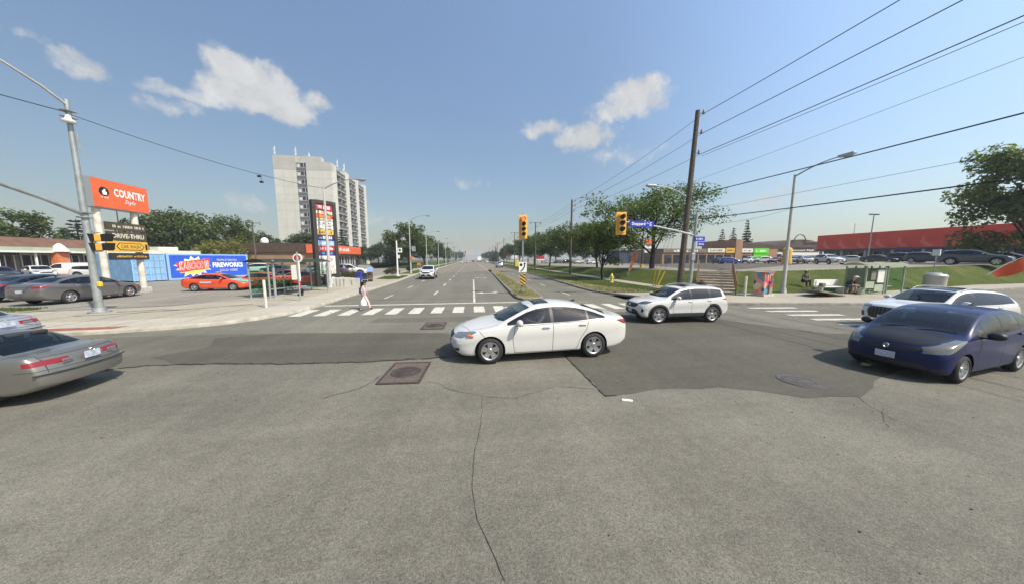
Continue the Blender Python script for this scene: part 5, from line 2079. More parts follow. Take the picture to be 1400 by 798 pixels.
for k in range(12):
    m.box(((cx - 1.5) / 2, -.004, 2.4 + k * 2.62), (cx - 1.2, .012, .05))
    m.box(((cx + 1.5 + Wd) / 2, -.004, 2.4 + k * 2.62), (Wd - cx - 1.2, .012, .05))
for x in (2.7, 5.4, 11.8, 14.6):
    m.box((x, -.005, 15.6), (.05, .014, 31.0))
m.build('panel_joints', 'concrete_joint', ap, 0)
for k in range(12):
    z = 2.6 + k * fl
    w_ = MB()
    w_.box((cx, .2, z + .08), (2.98, .2, 1.0))
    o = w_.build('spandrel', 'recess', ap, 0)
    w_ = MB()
    w_.box((cx, .22, z + 1.35), (2.98, .12, 1.6))
    o = w_.build('window', 'window_dark', ap, 0)
    f = MB()
    for dx in (-1.3, -.3, .8):
        f.box((cx + dx, .14, z + 1.35), (.09, .06, 1.5))
    for dz in (-.72, .72):
        f.box((cx, .135, z + 1.35 + dz), (2.3, .05, .09))
    f.box((cx - .8, .15, z + 1.15), (.7, .04, 1.0))
    f.build('frame', 'window_frame', o, 0)
# balcony bays on the road side
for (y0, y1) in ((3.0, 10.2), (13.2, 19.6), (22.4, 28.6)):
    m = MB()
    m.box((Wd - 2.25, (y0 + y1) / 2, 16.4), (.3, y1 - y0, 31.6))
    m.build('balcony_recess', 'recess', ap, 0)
    mid = (y0 + y1) / 2
    for k in range(12):
        z = 2.5 + k * fl
        b = MB()
        b.box((Wd - .95, mid, z), (2.3, y1 - y0, .18))
        bo = b.build('balcony', 'concrete_white', ap, 0)
        b = MB()
        b.box((Wd + .12, mid, z + 1.06), (.06, y1 - y0, .06))
        b.box((Wd + .12, mid, z + .55), (.03, y1 - y0 - .1, .86))
        b.build('railing', 'balcony_rail', bo, 0)
        b = MB()
        b.box((Wd - .95, mid, z + 1.25), (2.0, .12, 2.3))
        b.build('divider', 'balcony_panel', bo, 0)
for fy0, fy1 in ((1.9, 3.0), (10.2, 13.2), (19.6, 22.4), (28.6, 31.0)):
    m = MB()
    m.box((Wd - 1.0, (fy0 + fy1) / 2, 16.9), (2.5, fy1 - fy0, 33.6))
    m.build('wall_fin', 'concrete_white', ap, 0)
for i, (x, y, h) in enumerate(((.5, .6, 3.0), (6.4, 1.2, 3.2), (10.4, 1.0, 1.6), (14.5, 12, 3.0), (15.2, 16, 3.0), (12.5, 22, 2.4))):
    m = MB()
    m.cyl((x, y, 34.4), (x, y, 35.5 + h), .09, n=6)
    for dz in (.2, 1.3):
        if h > 2:
            m.box((x, y - .18, 35.6 + dz + .6), (.42, .22, .95))
    if not h > 2:
        m.sph((x, y, 36.0), (.35, .3, .4), 8, 6)
    m.box((x, y + .2, 35.3), (1.6, .12, .12))
    m.build('antenna', 'window_frame', ap, 0)

# --- strip of shops at the far left
sx = -60.0
st = thing('shop_row', 'long low shop row with brown mansard roof, pale green fascia and white trim', 'building', (sx, 0, 0))
m = MB()
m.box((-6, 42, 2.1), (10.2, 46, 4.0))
m.build('wall', 'grey_brown', st, 0)
m = MB()
m.prism([(1.6, 4.05), (-1.0, 5.4), (-10.5, 5.4), (-11.4, 4.05)], 18.7, 65.3, axis='y')
m.build('roof', 'brown_roof', st, 0)
m = MB()
m.box((1.62, 42, 3.78), (.16, 46.4, .52))
m.box((.2, 42, 3.5), (2.7, 46, .08))
m.build('fascia', 'fascia_green', st, 0)
m = MB()
m.box((1.72, 42, 3.42), (.12, 46.4, .22))
m.build('trim', 'fascia_white', st, 0)
r3 = random.Random(12)
for k in range(14):
    y = 20.5 + k * 3.25
    w_ = MB()
    w_.box((-.84, y, 1.75), (.1, 2.6, 2.5))
    o = w_.build('window', 'window_dark', st, 0)
    f = MB()
    for dy in (-1.3, -.4, .5, 1.3):
        f.box((-.77, y + dy, 1.75), (.08, .1, 2.5))
    f.box((-.77, y, 3.05), (.08, 2.7, .12))
    f.build('frame', 'window_frame', o, 0)
    s_ = MB()
    s_.box((-.72, y, 3.22), (.12, 2.9, .42))
    s_.build('shop_sign', r3.choice(['grey_brown', 'orange_faded', 'fascia_green', 'dark_panel', 'cream']), st, 0)
    p_ = MB()
    p_.box((1.3, y + 1.62, 1.75), (.16, .16, 3.4))
    p_.build('post', 'fascia_white', st, 0)
m = MB()
m.box((1.5, 50.3, 1.9), (.9, 1.2, 3.5))
m.build('brick_pier', 'orange_faded', st, 0)
m = MB()
m.lathe([(.95, 0), (.8, .15), (.5, .75), (.15, 1.15), (.0, 1.2)], 14, Matrix.Translation((1.6, 50.3, 3.5)))
m.build('pier_cap', 'cream', st)

# --- brown brick restaurant with orange canopy
bx0, bx1, by0, by1 = -47.5, -28.6, 61.5, 77.0
rs = thing('restaurant', 'low tan brick restaurant with dark brown roof and bright orange canopy', 'building', (bx0, by0, 0))
w_, d_ = bx1 - bx0, by1 - by0
m = MB()
m.box((w_ / 2, d_ / 2, 1.95), (w_, d_, 3.8))
m.build('wall', 'brick_tan', rs, 0)
m = MB()
m.prism([(-.35, 3.7), (.5, 5.45), (w_ - .3, 5.45), (w_ + .2, 3.7)], -.3, d_ + .3, axis='y')
m.build('roof', 'dark_roof', rs, 0)
m = MB()
m.box((w_ + .5, d_ / 2 + .6, 4.35), (.9, d_ + 1.2, 1.65), bev=.05)
m.box((w_ - 1.1, -.30, 4.35), (3.6, .5, 1.65), bev=.05)
m.build('canopy', 'orange_paint', rs, 0)
m = MB()
fr = lambda u, v, d: (w_ + .96 + d, d_ * .45 + u, 4.35 + v)
scribble(m, -2.6, 2.6, .1, .7, .01, 8, r3, fr)
m.build('lettering', 'letter_white', rs, 0)
for k in range(5):
    w2 = MB()
    w2.box((w_ + .02, 1.6 + k * 2.9, 1.7), (.1, 2.4, 2.6))
    o = w2.build('window', 'window_dark', rs, 0)
    f = MB()
    for dy in (-1.2, 0, 1.2):
        f.box((w_ + .09, 1.6 + k * 2.9 + dy, 1.7), (.06, .1, 2.6))
    f.build('frame', 'window_frame', o, 0)
w2 = MB()
w2.box((w_ - 4.2, -.02, 2.0), (1.7, .1, .9))
w2.build('window', 'window_dark', rs, 0)
m = MB()
m.sph((5.5, 5, 6.0), (.7, .7, .8), 10, 8)
m.cyl((5.5, 5, 5.3), (5.5, 5, 5.6), .5)
m.build('roof_vent', 'fascia_white', rs)
m = MB()
m.box((3.6, -.05, 1.9), (.16, .12, 3.6))
m.build('downpipe', 'brown_roof', rs, 0)

# --- hazy apartment block far up the avenue
q = at(692, 640)
fa = thing('apartment_block', 'pale hazy apartment block far away above the trees on the east side', 'building', (q[0], q[1], 0))
m = MB()
m.box((0, 6, 15), (20, 12, 30))
m.box((26, 8, 13), (18, 12, 27))
m.build('wall', 'concrete_white', fa, 0)
for x in (-6.5, 1.5, 6.5, 24):
    m = MB()
    m.box((x, -.1, 15), (2.6, .3, 28))
    m.build('balcony_stack', 'recess', fa, 0)

# --- shops behind the right hand lot
SY = 74.0
def shop_x(px):
    return at(px, SY)[0]
zb_ = 1.25
sh = thing('shop_row', 'tan brick shop row with white, yellow and bright green signs', 'building', (0, SY, zb_))
xs_ = [shop_x(p) for p in (905, 965, 990, 1003, 1012, 1028, 1049, 1062)]
m = MB()
m.box(((xs_[0] + xs_[-1]) / 2, 6, 1.9), (xs_[-1] - xs_[0], 12, 4.2))
m.build('wall', 'brick_tan', sh, 0)
m = MB()
m.box(((xs_[3] + xs_[4]) / 2, 5.8, 3.2), (xs_[4] - xs_[3], 12.4, 6.8))
m.build('tower', 'brick_tan', sh, 0)
m = MB()
m.prism([(xs_[4] + .2, 4.0), (xs_[4] + .2, 5.9), (xs_[6], 5.4), (xs_[7] + 6, 4.6), (xs_[7] + 6, 4.0)], .5, 12, axis='y')
m.build('roof', 'dark_roof', sh, 0)
for a_, b_, z0, z1, mm, pr_ in ((0, 1, 2.9, 3.9, 'grey_brown', .25), (1, 2, 3.0, 4.1, 'cream', .3), (2, 3, 2.9, 4.2, 'yellow_sign', .32), (4, 5, 3.0, 4.1, 'fascia_white', .3), (5, 6, 2.7, 4.2, 'green_sign', .34)):
    m = MB()
    m.box(((xs_[a_] + xs_[b_]) / 2, -pr_ / 2, (z0 + z1) / 2), (xs_[b_] - xs_[a_] - .35, pr_, z1 - z0))
    o = m.build('shop_sign', mm, sh, 0)
    t_ = MB()
    cxm, wdm = (xs_[a_] + xs_[b_]) / 2, xs_[b_] - xs_[a_]
    scribble(t_, cxm - wdm * .33, cxm + wdm * .33, (z0 + z1) / 2, .5, pr_ + .01, 9, r3, lambda u, v, d: (u, -d, v))
    t_.build('lettering', 'letter_black' if mm in ('yellow_sign', 'cream', 'fascia_white') else 'letter_white', o, 0)
m = MB()
m.box(((xs_[5] + xs_[6]) / 2, -.1, 1.1), (xs_[6] - xs_[5] - .4, .22, 2.9))
m.build('storefront', 'green_sign', sh, 0)
for k in range(9):
    x = xs_[0] + 1.8 + k * 2.6
    if x > xs_[3] - 1:
        break
    m = MB()
    m.box((x, -.03, 1.1), (2.1, .1, 2.4))
    m.build('window', 'window_dark', sh, 0)
m = MB()
m.box(((xs_[4] + xs_[5]) / 2, -.03, 1.0), (2.4, .1, 2.3))
m.build('window', 'window_dark', sh, 0)

# --- mall entrance hall with arched roof
q0, q1 = at(1052, 82), at(1128, 82)
dm = thing('mall_hall', 'dark entrance hall with low arched roof and white lettering over a pale canopy', 'building', (q0[0], 82, 1.4))
Lw = q1[0] - q0[0]
m = MB()
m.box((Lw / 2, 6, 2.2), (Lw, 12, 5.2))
m.build('wall', 'grey_brown', dm, 0)
m = MB()
pts = [(-.5, 4.6)] + [(-.5 + (Lw + 1) * t, 4.6 + 2.6 * math.sin(PI * t) ** .8) for t in np.linspace(.02, .98, 20)] + [(Lw + .5, 4.6)]
m.prism(pts, -.6, 12.5, axis='y')
m.build('roof', 'dark_roof', dm, 0)
m = MB()
m.tube([(Lw * .45 + 2.2 * math.cos(t), -.9, 6.3 + 2.4 * math.sin(t)) for t in np.linspace(PI, 0, 15)] + [(Lw * .45 + 7.5, -.9, 6.5)], .14, 6)
m.build('arch', 'dark_panel', dm)
m = MB()
m.box((Lw * .48, -.75, 3.7), (Lw * .62, .3, 1.2))
o = m.build('sign_board', 'dark_panel', dm, 0)
text_part('lettering', 'Agincourt Mall', (Lw * .48, -.92, 3.7), (1, 0, 0), (0, 0, 1), .75, 'letter_white', o, width=Lw * .46)
m = MB()
m.prism([(-.9, 2.1), (-.6, 2.6), (1, 3.0), (Lw * .92, 3.0), (Lw * 1.05, 2.5), (Lw * 1.06, 2.1)], -4.2, -.7, axis='y')
m.build('canopy', 'fascia_white', dm, 0)
for k in range(5):
    m = MB()
    m.box((Lw * (.1 + .2 * k), -3.6, .9), (.22, .22, 2.5))
    m.build('column', 'window_frame', dm, 0)

# --- long red store
RX = 92.5
rd = thing('store', 'long store with broad red parapet over a blue line and shaded front', 'building', (RX, 0, 1.7))
m = MB()
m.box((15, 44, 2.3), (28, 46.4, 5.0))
m.build('wall', 'grey_brown', rd, 0)
m = MB()
m.box((14, 44, 5.0), (30, 47, 3.7))
o = m.build('parapet', 'red_paint', rd, 0)
for k in range(13):
    y = 23.5 + k * 3.4
    m = MB()
    m.prism([(y, 3.35), (y + 1.0, 3.35), (y + 1.9, 4.2), (y + 1.5, 5.6), (y + 1.1, 4.4)], -1.03, -1.0, axis='x')
    m.build('mural', 'red_light', o, 0)
m = MB()
m.box((14, 44, 3.0), (30.1, 47.1, .34))
m.build('blue_line', 'blue_line', rd, 0)
for k in range(10):
    y = 24 + k * 4.5
    m = MB()
    m.box((.95, y, 1.3), (.12, 3.4, 2.4))
    o = m.build('window', 'window_dark', rd, 0)
    f = MB()
    for dy in (-1.7, 0, 1.7):
        f.box((.86, y + dy, 1.3), (.06, .12, 2.4))
    f.build('frame', 'window_frame', o, 0)
    m = MB()
    m.box((-.6, y + 2.2, 1.3), (.4, .4, 3.0))
    m.build('column', 'concrete_grey', rd, 0)
m = MB()
m.cyl((2, 62, 6.5), (2, 62, 9.5), .06)
m.build('roof_mast', 'galv', rd)
m = MB()
m.cyl((2, 40, 6.5), (2, 40, 9.0), .06)
m.build('roof_mast', 'galv', rd)
# dark low building behind the locust
q0 = at(850, 98)
bl = thing('low_building', 'low dark blue building behind the parked cars near the locust tree', 'building', (q0[0], 98, 1.0))
m = MB()
m.box((8, 5, 2.2), (18, 10, 4.6))
m.build('wall', 'paint_navy_wall' if 'paint_navy_wall' in MATS else mat('paint_navy_wall', (.03, .04, .07), .7, var=.2, scale=.6), bl, 0)
m = MB()
m.box((8, 5, 4.6), (18.6, 10.6, .4))
m.build('roof', 'concrete_grey', bl, 0)
m = MB()
m.box((4, -.05, 1.5), (3, .1, 2.2))
m.build('window', 'window_dark', bl, 0)
# ------------------------------------------------------------------ street furniture
mat('wood_pole', (0.10, 0.082, 0.066), 0.95, var=.35, scale=5, bump=.6, bscale=14)
mat('galv_pole', (0.33, 0.35, 0.34), 0.55, 0.45, var=.2, scale=3)
mat('concrete_pole', (0.46, 0.45, 0.42), 0.85, var=.14, scale=3)
mat('pale_paint', (0.60, 0.57, 0.48), 0.7, var=.2, scale=3)
mat('signal_yellow', (0.82, 0.42, 0.06), 0.45, var=.06, scale=6)
mat('lens_off', (0.05, 0.018, 0.012), 0.15)
mat('lens_off_green', (0.012, 0.03, 0.02), 0.15)
mat('lens_red', (0.8, 0.05, 0.02), 0.3, emit=(1.0, 0.09, 0.03), es=2.2)
mat('wire', (0.02, 0.02, 0.022), 0.7)
mat('ceramic', (0.25, 0.2, 0.17), 0.3)
mat('guard_yellow', (0.75, 0.47, 0.03), 0.5, var=.1)
mat('hydrant_yellow', (0.66, 0.55, 0.08), 0.5, var=.12)
mat('container_blue', (0.10, 0.25, 0.48), 0.6, var=.14, scale=1.4)
mat('container_light', (0.20, 0.38, 0.58), 0.6, var=.16, scale=1.4)
mat('banner_blue', (0.02, 0.09, 0.55), 0.55, var=.14, scale=1.0)
mat('banner_red', (0.60, 0.05, 0.04), 0.5, var=.12, scale=3)
mat('banner_yellow', (0.85, 0.62, 0.12), 0.5)
mat('banner_white', (0.82, 0.83, 0.84), 0.5)
mat('brown_sign', (0.075, 0.06, 0.035), 0.6)
mat('aluminium', (0.44, 0.45, 0.45), 0.5, .6)
mat('navy_sign', (0.02, 0.025, 0.14), 0.5)
mat('sky_sign', (0.25, 0.42, 0.72), 0.5)
mat('red_sign', (0.42, 0.03, 0.035), 0.5)
mat('concrete_block', (0.46, 0.45, 0.41), 0.9, var=.16, scale=3, bump=.3)
mat('old_boards', (0.2, 0.175, 0.135), 0.9, var=.3, scale=5)
glass_mat('shelter_glass', (0.72, 0.95, 0.86), .93, .03)
glass_mat('shelter_glass_dull', (0.8, 0.88, 0.84), .7, .06, .38, (.36, .40, .36))


def frame_axes(P1, P2):
    u = Vector((P2[0] - P1[0], P2[1] - P1[1], 0)).normalized()
    return u, Vector((u.y, -u.x, 0))        # along, outward (to the right of travel)


def board(mb, P1, u, nrm, u0, u1, z0, z1, th, off=0.0, mi=0):
    """upright slab in a vertical plane"""
    o = Vector((P1[0], P1[1], 0))
    q = [o + u * a + nrm * b for a, b in ((u0, off), (u1, off), (u1, off - th), (u0, off - th))]
    lo = [mb.bm.verts.new((p.x, p.y, z0)) for p in q]
    hi = [mb.bm.verts.new((p.x, p.y, z1)) for p in q]
    fs = [mb.bm.faces.new(lo), mb.bm.faces.new(hi[::-1])]
    for k in range(4):
        fs.append(mb.bm.faces.new((lo[(k + 1) % 4], lo[k], hi[k], hi[(k + 1) % 4])))
    for f in fs:
        f.material_index = mi
    bmesh.ops.recalc_face_normals(mb.bm, faces=fs)


# --- orange shop sign on two pale posts
P1, P2 = (-23.14, 22.06), (-23.3, 24.26)
u, nr = frame_axes(P1, P2)
sg = thing('pylon_sign', 'tall double post sign with a big orange panel over brown and yellow panels', 'sign', (0, 0, 0))
for uu in (0, 2.25):
    m = MB()
    p = Vector((P1[0], P1[1], 0)) + u * uu - nr * .2
    m.tube([(p.x, p.y, .1), (p.x, p.y, 5.75)], .17, 12)
    m.build('post', 'pale_paint', sg)
    m = MB()
    m.box((p.x, p.y, .28), (.55, .55, .4), rz=math.atan2(u.y, u.x), bev=.03)
    m.build('footing', 'concrete_block' if uu else 'white', sg, 0)
m = MB()
board(m, P1, u, nr, -.42, 3.0, 5.7, 7.5, .7, .12)
cab = m.build('cabinet', 'aluminium', sg, 0)
m = MB()
board(m, P1, u, nr, -.40, 2.98, 5.73, 7.47, .02, .142)
face = m.build('sign_panel', 'orange_paint', cab, 0)
o3 = Vector((P1[0], P1[1], 0)) + nr * .142
text_part('lettering', 'COUNTRY', o3 + u * 1.78 + Vector((0, 0, 6.78)), u, (0, 0, 1), .52, 'letter_white', cab, width=2.0, depth=.012, bold=.035)
text_part('lettering', 'Style', o3 + u * 1.72 + Vector((0, 0, 6.25)), u, (0, 0, 1), .34, 'letter_white', cab, width=.72, depth=.012, shear=.35)
m = MB()
ax = Matrix((( u.x, 0, nr.x, 0), (u.y, 0, nr.y, 0), (0, 1, 0, 0), (0, 0, 0, 1)))
m.lathe([(0, .014), (.27, .014), (.28, .0)], 24, Matrix.Translation(o3 + u * .22 + Vector((0, 0, 6.72))) @ ax)
lg = m.build('emblem', 'letter_black', cab, 0)
m = MB()
fr = lambda a, b, d=.024: o3 + u * (.22 + a) + Vector((0, 0, 6.72 + b)) + nr * d
m.poly([fr(*q) for q in [(-.1, -.2), (.12, -.2), (.14, -.02), (.05, .03), (.1, .12), (.0, .17), (-.06, .06), (-.13, .02)]])
m.build('emblem_figure', 'letter_white', lg, 0)
m = MB()
fr = lambda a, b, d: o3 + u * a + Vector((0, 0, b)) + nr * d
scribble(m, .0, .46, 6.36, .07, .012, 7, random.Random(4), fr)
m.build('small_print', 'letter_white', cab, 0)
for z0, z1, mm, txt, th in ((4.36, 4.87, 'brown_sign', None, 0), (3.72, 4.28, 'brown_sign', 'DRIVE-THRU', .3), (2.95, 3.66, 'yellow_sign', 'CAR WASH', .24), (2.42, 2.88, 'dark_panel', None, 0)):
    m = MB()
    board(m, P1, u, nr, .22, 2.62, z0, z1, .18, .06)
    pn = m.build('sign_panel', mm, sg, 0)
    o4 = Vector((P1[0], P1[1], 0)) + nr * .06
    cz_ = (z0 + z1) / 2
    if txt == 'DRIVE-THRU':
        text_part('lettering', txt, o4 + u * 1.42 + Vector((0, 0, cz_)), u, (0, 0, 1), th, 'cream', pn, width=2.0, depth=.012, bold=.03)
    elif txt:
        m = MB()
        fr = lambda a, b, d: o4 + u * a + Vector((0, 0, b)) + nr * d
        m.poly([fr(a, b, .01) for a, b in [(.55, cz_), (.75, cz_ + .24), (2.15, cz_ + .24), (2.35, cz_), (2.15, cz_ - .24), (.75, cz_ - .24)]])
        for a in (.32, 2.42):
            m.poly([fr(a + q, b, .01) for q, b in [(0, cz_ - .2), (.14, cz_ - .2), (.14, cz_ + .2), (0, cz_ + .2)]])
        m.build('badge', 'letter_black', pn, 0)
        m = MB()
        m.poly([fr(a, b, .014) for a, b in [(.61, cz_), (.78, cz_ + .2), (2.12, cz_ + .2), (2.29, cz_), (2.12, cz_ - .2), (.78, cz_ - .2)]])
        m.build('badge_field', 'yellow_sign', pn, 0)
        text_part('lettering', txt, o4 + u * 1.45 + Vector((0, 0, cz_)), u, (0, 0, 1), th, 'letter_black', pn, width=1.25, depth=.02)
    else:
        m = MB()
        fr = lambda a, b, d: o4 + u * a + Vector((0, 0, b)) + nr * d
        if mm == 'brown_sign':
            for a, b in ((.4, 1.0), (1.12, 1.75), (1.85, 2.5)):
                scribble(m, a, b, cz_, .17, .012, 6, r3, fr)
        else:
            scribble(m, .5, 2.45, cz_, .13, .012, 22, r3, fr)
        m.build('lettering', 'cream' if mm == 'brown_sign' else 'yellow_sign', pn, 0)

# --- multi-tenant pylon by the road
q = at(431, 26.6)
q2 = at(463, 28.0)
P1, P2 = (q[0], q[1]), (q2[0], q2[1])
u, nr = frame_axes(P1, P2)
W_ = (Vector(P2) - Vector(P1)).length
py = thing('tenant_sign', 'tall black framed pylon sign with stacked red, orange, white and blue panels', 'sign', (0, 0, 0))
m = MB()
for a in (0, W_ - .28):
    board(m, P1, u, nr, a, a + .28, .1, 7.35, .5, .1)
board(m, P1, u, nr, .28, W_ - .28, 7.1, 7.38, .5, .1)
m.build('frame', 'dark_panel', py, 0)
rows_ = [('red_sign', .50, 'letter_white', 1), ('cream', .26, 'orange_faded', 1), ('orange_paint', .30, 'yellow_sign', 1), ('cream', .22, 'dark_panel', 1), ('fascia_white', .30, 'dark_panel', 1), ('fascia_white', .38, 'letter_black', 2), ('yellow_sign', .36, 'letter_black', 1), ('navy_sign', .45, 'letter_white', 1), ('sky_sign', .42, 'letter_white', 1), ('red_sign', .40, 'letter_white', 1), ('navy_sign', .34, 'sky_sign', 1), ('fascia_white', 1.15, 'red_light', 2), ('cream', .3, 'dark_panel', 1)]
z = 7.08
k_ = 5.9 / sum(r_[1] for r_ in rows_)
for mm, h, lm, nl in rows_:
    h *= k_
    m = MB()
    board(m, P1, u, nr, .29, W_ - .29, z - h + .02, z - .02, .3, .02)
    pn = m.build('sign_panel', mm, py, 0)
    m = MB()
    o4 = Vector((P1[0], P1[1], 0)) + nr * .02
    fr = lambda a, b, d: o4 + u * a + Vector((0, 0, b)) + nr * d
    for j in range(nl):
        scribble(m, .42, W_ - .42, z - h * (j + .5) / nl, h * .5 / nl, .012, 11, r3, fr)
    m.build('lettering', lm, pn, 0)
    z -= h
m = MB()
board(m, P1, u, nr, .5, W_ - .35, .25, 1.12, .1, .25)
bd = thing('advert_board', 'small black board with white blotchy figure below the tenant pylon', 'sign', (0, 0, 0))
m.build('panel', 'dark_panel', bd, 0)
m = MB()
o4 = Vector((P1[0], P1[1], 0)) + nr * .25
for cx_, cz_, rr_ in ((.95, .62, .2), (1.2, .8, .14), (1.15, .45, .13), (.85, .85, .1)):
    m.poly([o4 + u * (cx_ + rr_ * math.cos(t) * (1 + .25 * math.sin(3 * t))) + Vector((0, 0, cz_ + rr_ * math.sin(t))) + nr * .012 for t in np.linspace(0, 2 * PI, 14)[:-1]])
m.build('figure', 'letter_white', bd, 0)

# --- fireworks containers
P1, P2 = (-33.9, 34.2), (-29.9, 43.7)
u, nr = frame_axes(P1, P2)
def corrug(mb, P1, u, nr, u0, u1, z0, z1, off, step=.28, dep=.045):
    a = u0
    o = Vector((P1[0], P1[1], 0))
    pts = []
    while a < u1 - 1e-6:
        for da, dn in ((0, 0), (.35, 0), (.5, -dep), (.85, -dep)):
            pts.append((min(a + da * step, u1), off + dn))
        a += step
    pts.append((u1, off))
    lo = [mb.bm.verts.new(o + u * a + nr * b + Vector((0, 0, z0))) for a, b in pts]
    hi = [mb.bm.verts.new(o + u * a + nr * b + Vector((0, 0, z1))) for a, b in pts]
    for i in range(len(pts) - 1):
        mb.bm.faces.new((lo[i], lo[i + 1], hi[i + 1], hi[i]))
ct = thing('shipping_container', 'plain pale blue shipping container end beside the fireworks banner', 'container', (0, 0, 0))
m = MB()
board(m, P1, u, nr, 0, 2.45, .25, 3.0, 6.0, -.05)
m.build('shell', 'container_light', ct, 0)
m = MB()
for a in (0, 1.2, 2.35):
    board(m, P1, u, nr, a, a + .1, .2, 3.05, .1, 0.0)
for zz in (.22, .9, 1.6, 2.3, 2.95):
    board(m, P1, u, nr, .1, 2.35, zz, zz + .08, .08, -.01)
m.build('frame', 'sky_sign', ct, 0)
for a in (.45, .8, 1.6, 2.0):
    m = MB()
    p = Vector((P1[0], P1[1], 0)) + u * a + nr * .03
    m.cyl((p.x, p.y, .3), (p.x, p.y, 2.95), .025, n=6)
    m.build('lock_bar', 'galv', ct)
ct = thing('shipping_container', 'blue shipping container carrying the large fireworks banner with a spiky burst', 'container', (0, 0, 0))
m = MB()
corrug(m, P1, u, nr, 2.7, 10.2, .35, 2.9, 0.0)
board(m, P1, u, nr, 2.6, 10.3, .25, 2.95, 2.3, -.06)
m.build('shell', 'container_blue', ct, 0)
m = MB()
for a, w2 in ((2.55, .2), (10.15, .2)):
    board(m, P1, u, nr, a, a + w2, .16, 3.05, .2, .03)
for zz, h in ((.16, .2), (2.88, .16)):
    board(m, P1, u, nr, 2.75, 10.15, zz, zz + h, .12, .025)
m.build('frame', 'sky_sign', ct, 0)
m = MB()
board(m, P1, u, nr, 2.8, 10.1, .42, 2.84, .01, .035)
bn = m.build('banner', 'banner_blue', ct, 0)
o4 = Vector((P1[0], P1[1], 0)) + nr * .035
fr = lambda a, b, d=.01: o4 + u * a + Vector((0, 0, b)) + nr * d
def burst(mb, cx_, cz_, rx, rz_, n, d, seed, inner=.78):
    g = random.Random(seed)
    pts = []
    for k in range(2 * n):
        t = 2 * PI * k / (2 * n)
        q_ = (g.uniform(.95, 1.2) if k % 2 == 0 else inner)
        pts.append(fr(cx_ + rx * q_ * math.cos(t), min(max(cz_ + rz_ * q_ * math.sin(t) + .09 * math.cos(t), .46), 2.82), d))
    c_ = mb.bm.verts.new(fr(cx_, cz_, d))
    vs_ = [mb.bm.verts.new(p) for p in pts]
    for k in range(len(vs_)):
        mb.bm.faces.new((c_, vs_[k], vs_[(k + 1) % len(vs_)]))
m = MB()
burst(m, 4.75, 1.62, 1.55, 1.08, 15, .008, 3)
m.build('burst', 'banner_white', bn, 0)
m = MB()
burst(m, 4.75, 1.55, 1.36, .9, 15, .014, 5, .8)
m.build('burst', 'banner_yellow', bn, 0)
m = MB()
m.poly([fr(a, b, .02) for a, b in [(3.2, 1.98), (4.0, 2.2), (5.0, 2.35), (6.25, 2.55), (6.2, 1.35), (5.0, 1.2), (4.1, 1.05), (3.55, .95)]])
m.build('wordmark_field', 'banner_red', bn, 0)
text_part('lettering', 'KABOOM!!', fr(4.8, 1.75, 0), (u * 1 + Vector((0, 0, .09))), (0, 0, 1), .82, 'red_light', bn, width=2.5, depth=.03, bold=.03)
text_part('lettering', 'KABOOM!!', fr(4.8, 1.75, 0), (u * 1 + Vector((0, 0, .09))), (0, 0, 1), .90, 'banner_white', bn, width=2.6, depth=.025, bold=.055)
text_part('lettering', 'PREMIUM BRAND', fr(8.0, 2.35, 0), u, (0, 0, 1), .24, 'cream', bn, width=2.1, depth=.012)
text_part('lettering', 'FIREWORKS', fr(8.1, 1.75, 0), u, (0, 0, 1), .60, 'letter_white', bn, width=3.2, depth=.012, bold=.035)
text_part('lettering', 'SOLD HERE', fr(8.1, 1.1, 0), u, (0, 0, 1), .27, 'cream', bn, width=1.9, depth=.012)
tl = thing('trailer', 'long cream topped box trailer standing behind the blue containers', 'trailer', (0, 0, 0))
m = MB()
board(m, P1, u, nr, 1.0, 9.0, .9, 3.5, 2.3, -6.5)
m.build('box', 'cream', tl, 0)
m = MB()
for a in (2.5, 3.6, 8.0):
    p = Vector((P1[0], P1[1], .6)) + u * a - nr * 6.6
    m.cyl(p - nr * .1, p - nr * .9, .48, n=16)
m.build('wheels', 'tyre', tl)
m = MB()
board(m, P1, u, nr, 5.2, 7.0, 3.52, 3.95, 1.6, -6.9)
m.build('roof_box', 'cream', tl, 0)

# --- poles
def lamp_head(mb, p, d, s=1.0):
    d = Vector(d).normalized()
    a = math.atan2(d.y, d.x)
    mb.box(Vector(p) + d * .38 * s, (.78 * s, .30 * s, .14 * s), rz=a, bev=.05 * s, seg=2)
    mb.sph(Vector(p) + d * .45 * s + Vector((0, 0, -.07 * s)), (.26 * s, .13 * s, .11 * s), 10, 6, rz=a)


def street_lamp(label, base, h, arm, r=.11, material='concrete_pole', group=None, lean=(0, 0)):
    """pole with a curved arm; arm = (dx, dy, dz) from the pole's top to the lamp"""
    t = thing('street_lamp', label, 'street lamp', base, 0, group)
    m = MB()
    lx, ly = lean
    m.tube([(0, 0, -.1), (lx * .5, ly * .5, h * .5), (lx, ly, h)], [r, r * .8, r * .6], 10)
    m.build('pole', material, t)
    m = MB()
    m.cyl((0, 0, 0), (0, 0, .35), r * 1.6, r * 1.25, 10)
    m.build('base', material, t)
    m = MB()
    A = Vector(arm)
    pts = []
    for i in range(9):
        k = i / 8
        pts.append(Vector((lx, ly, h - .12)) + Vector((A.x * k, A.y * k, A.z * (1 - (1 - k) ** 1.9))))
    m.tube(pts, [.05 - .02 * i / 8 for i in range(9)], 7)
    m.build('arm', 'galv', t)
    m = MB()
    lamp_head(m, pts[-1], (A.x, A.y, 0))
    m.build('lamp_head', 'aluminium', t)
    return t


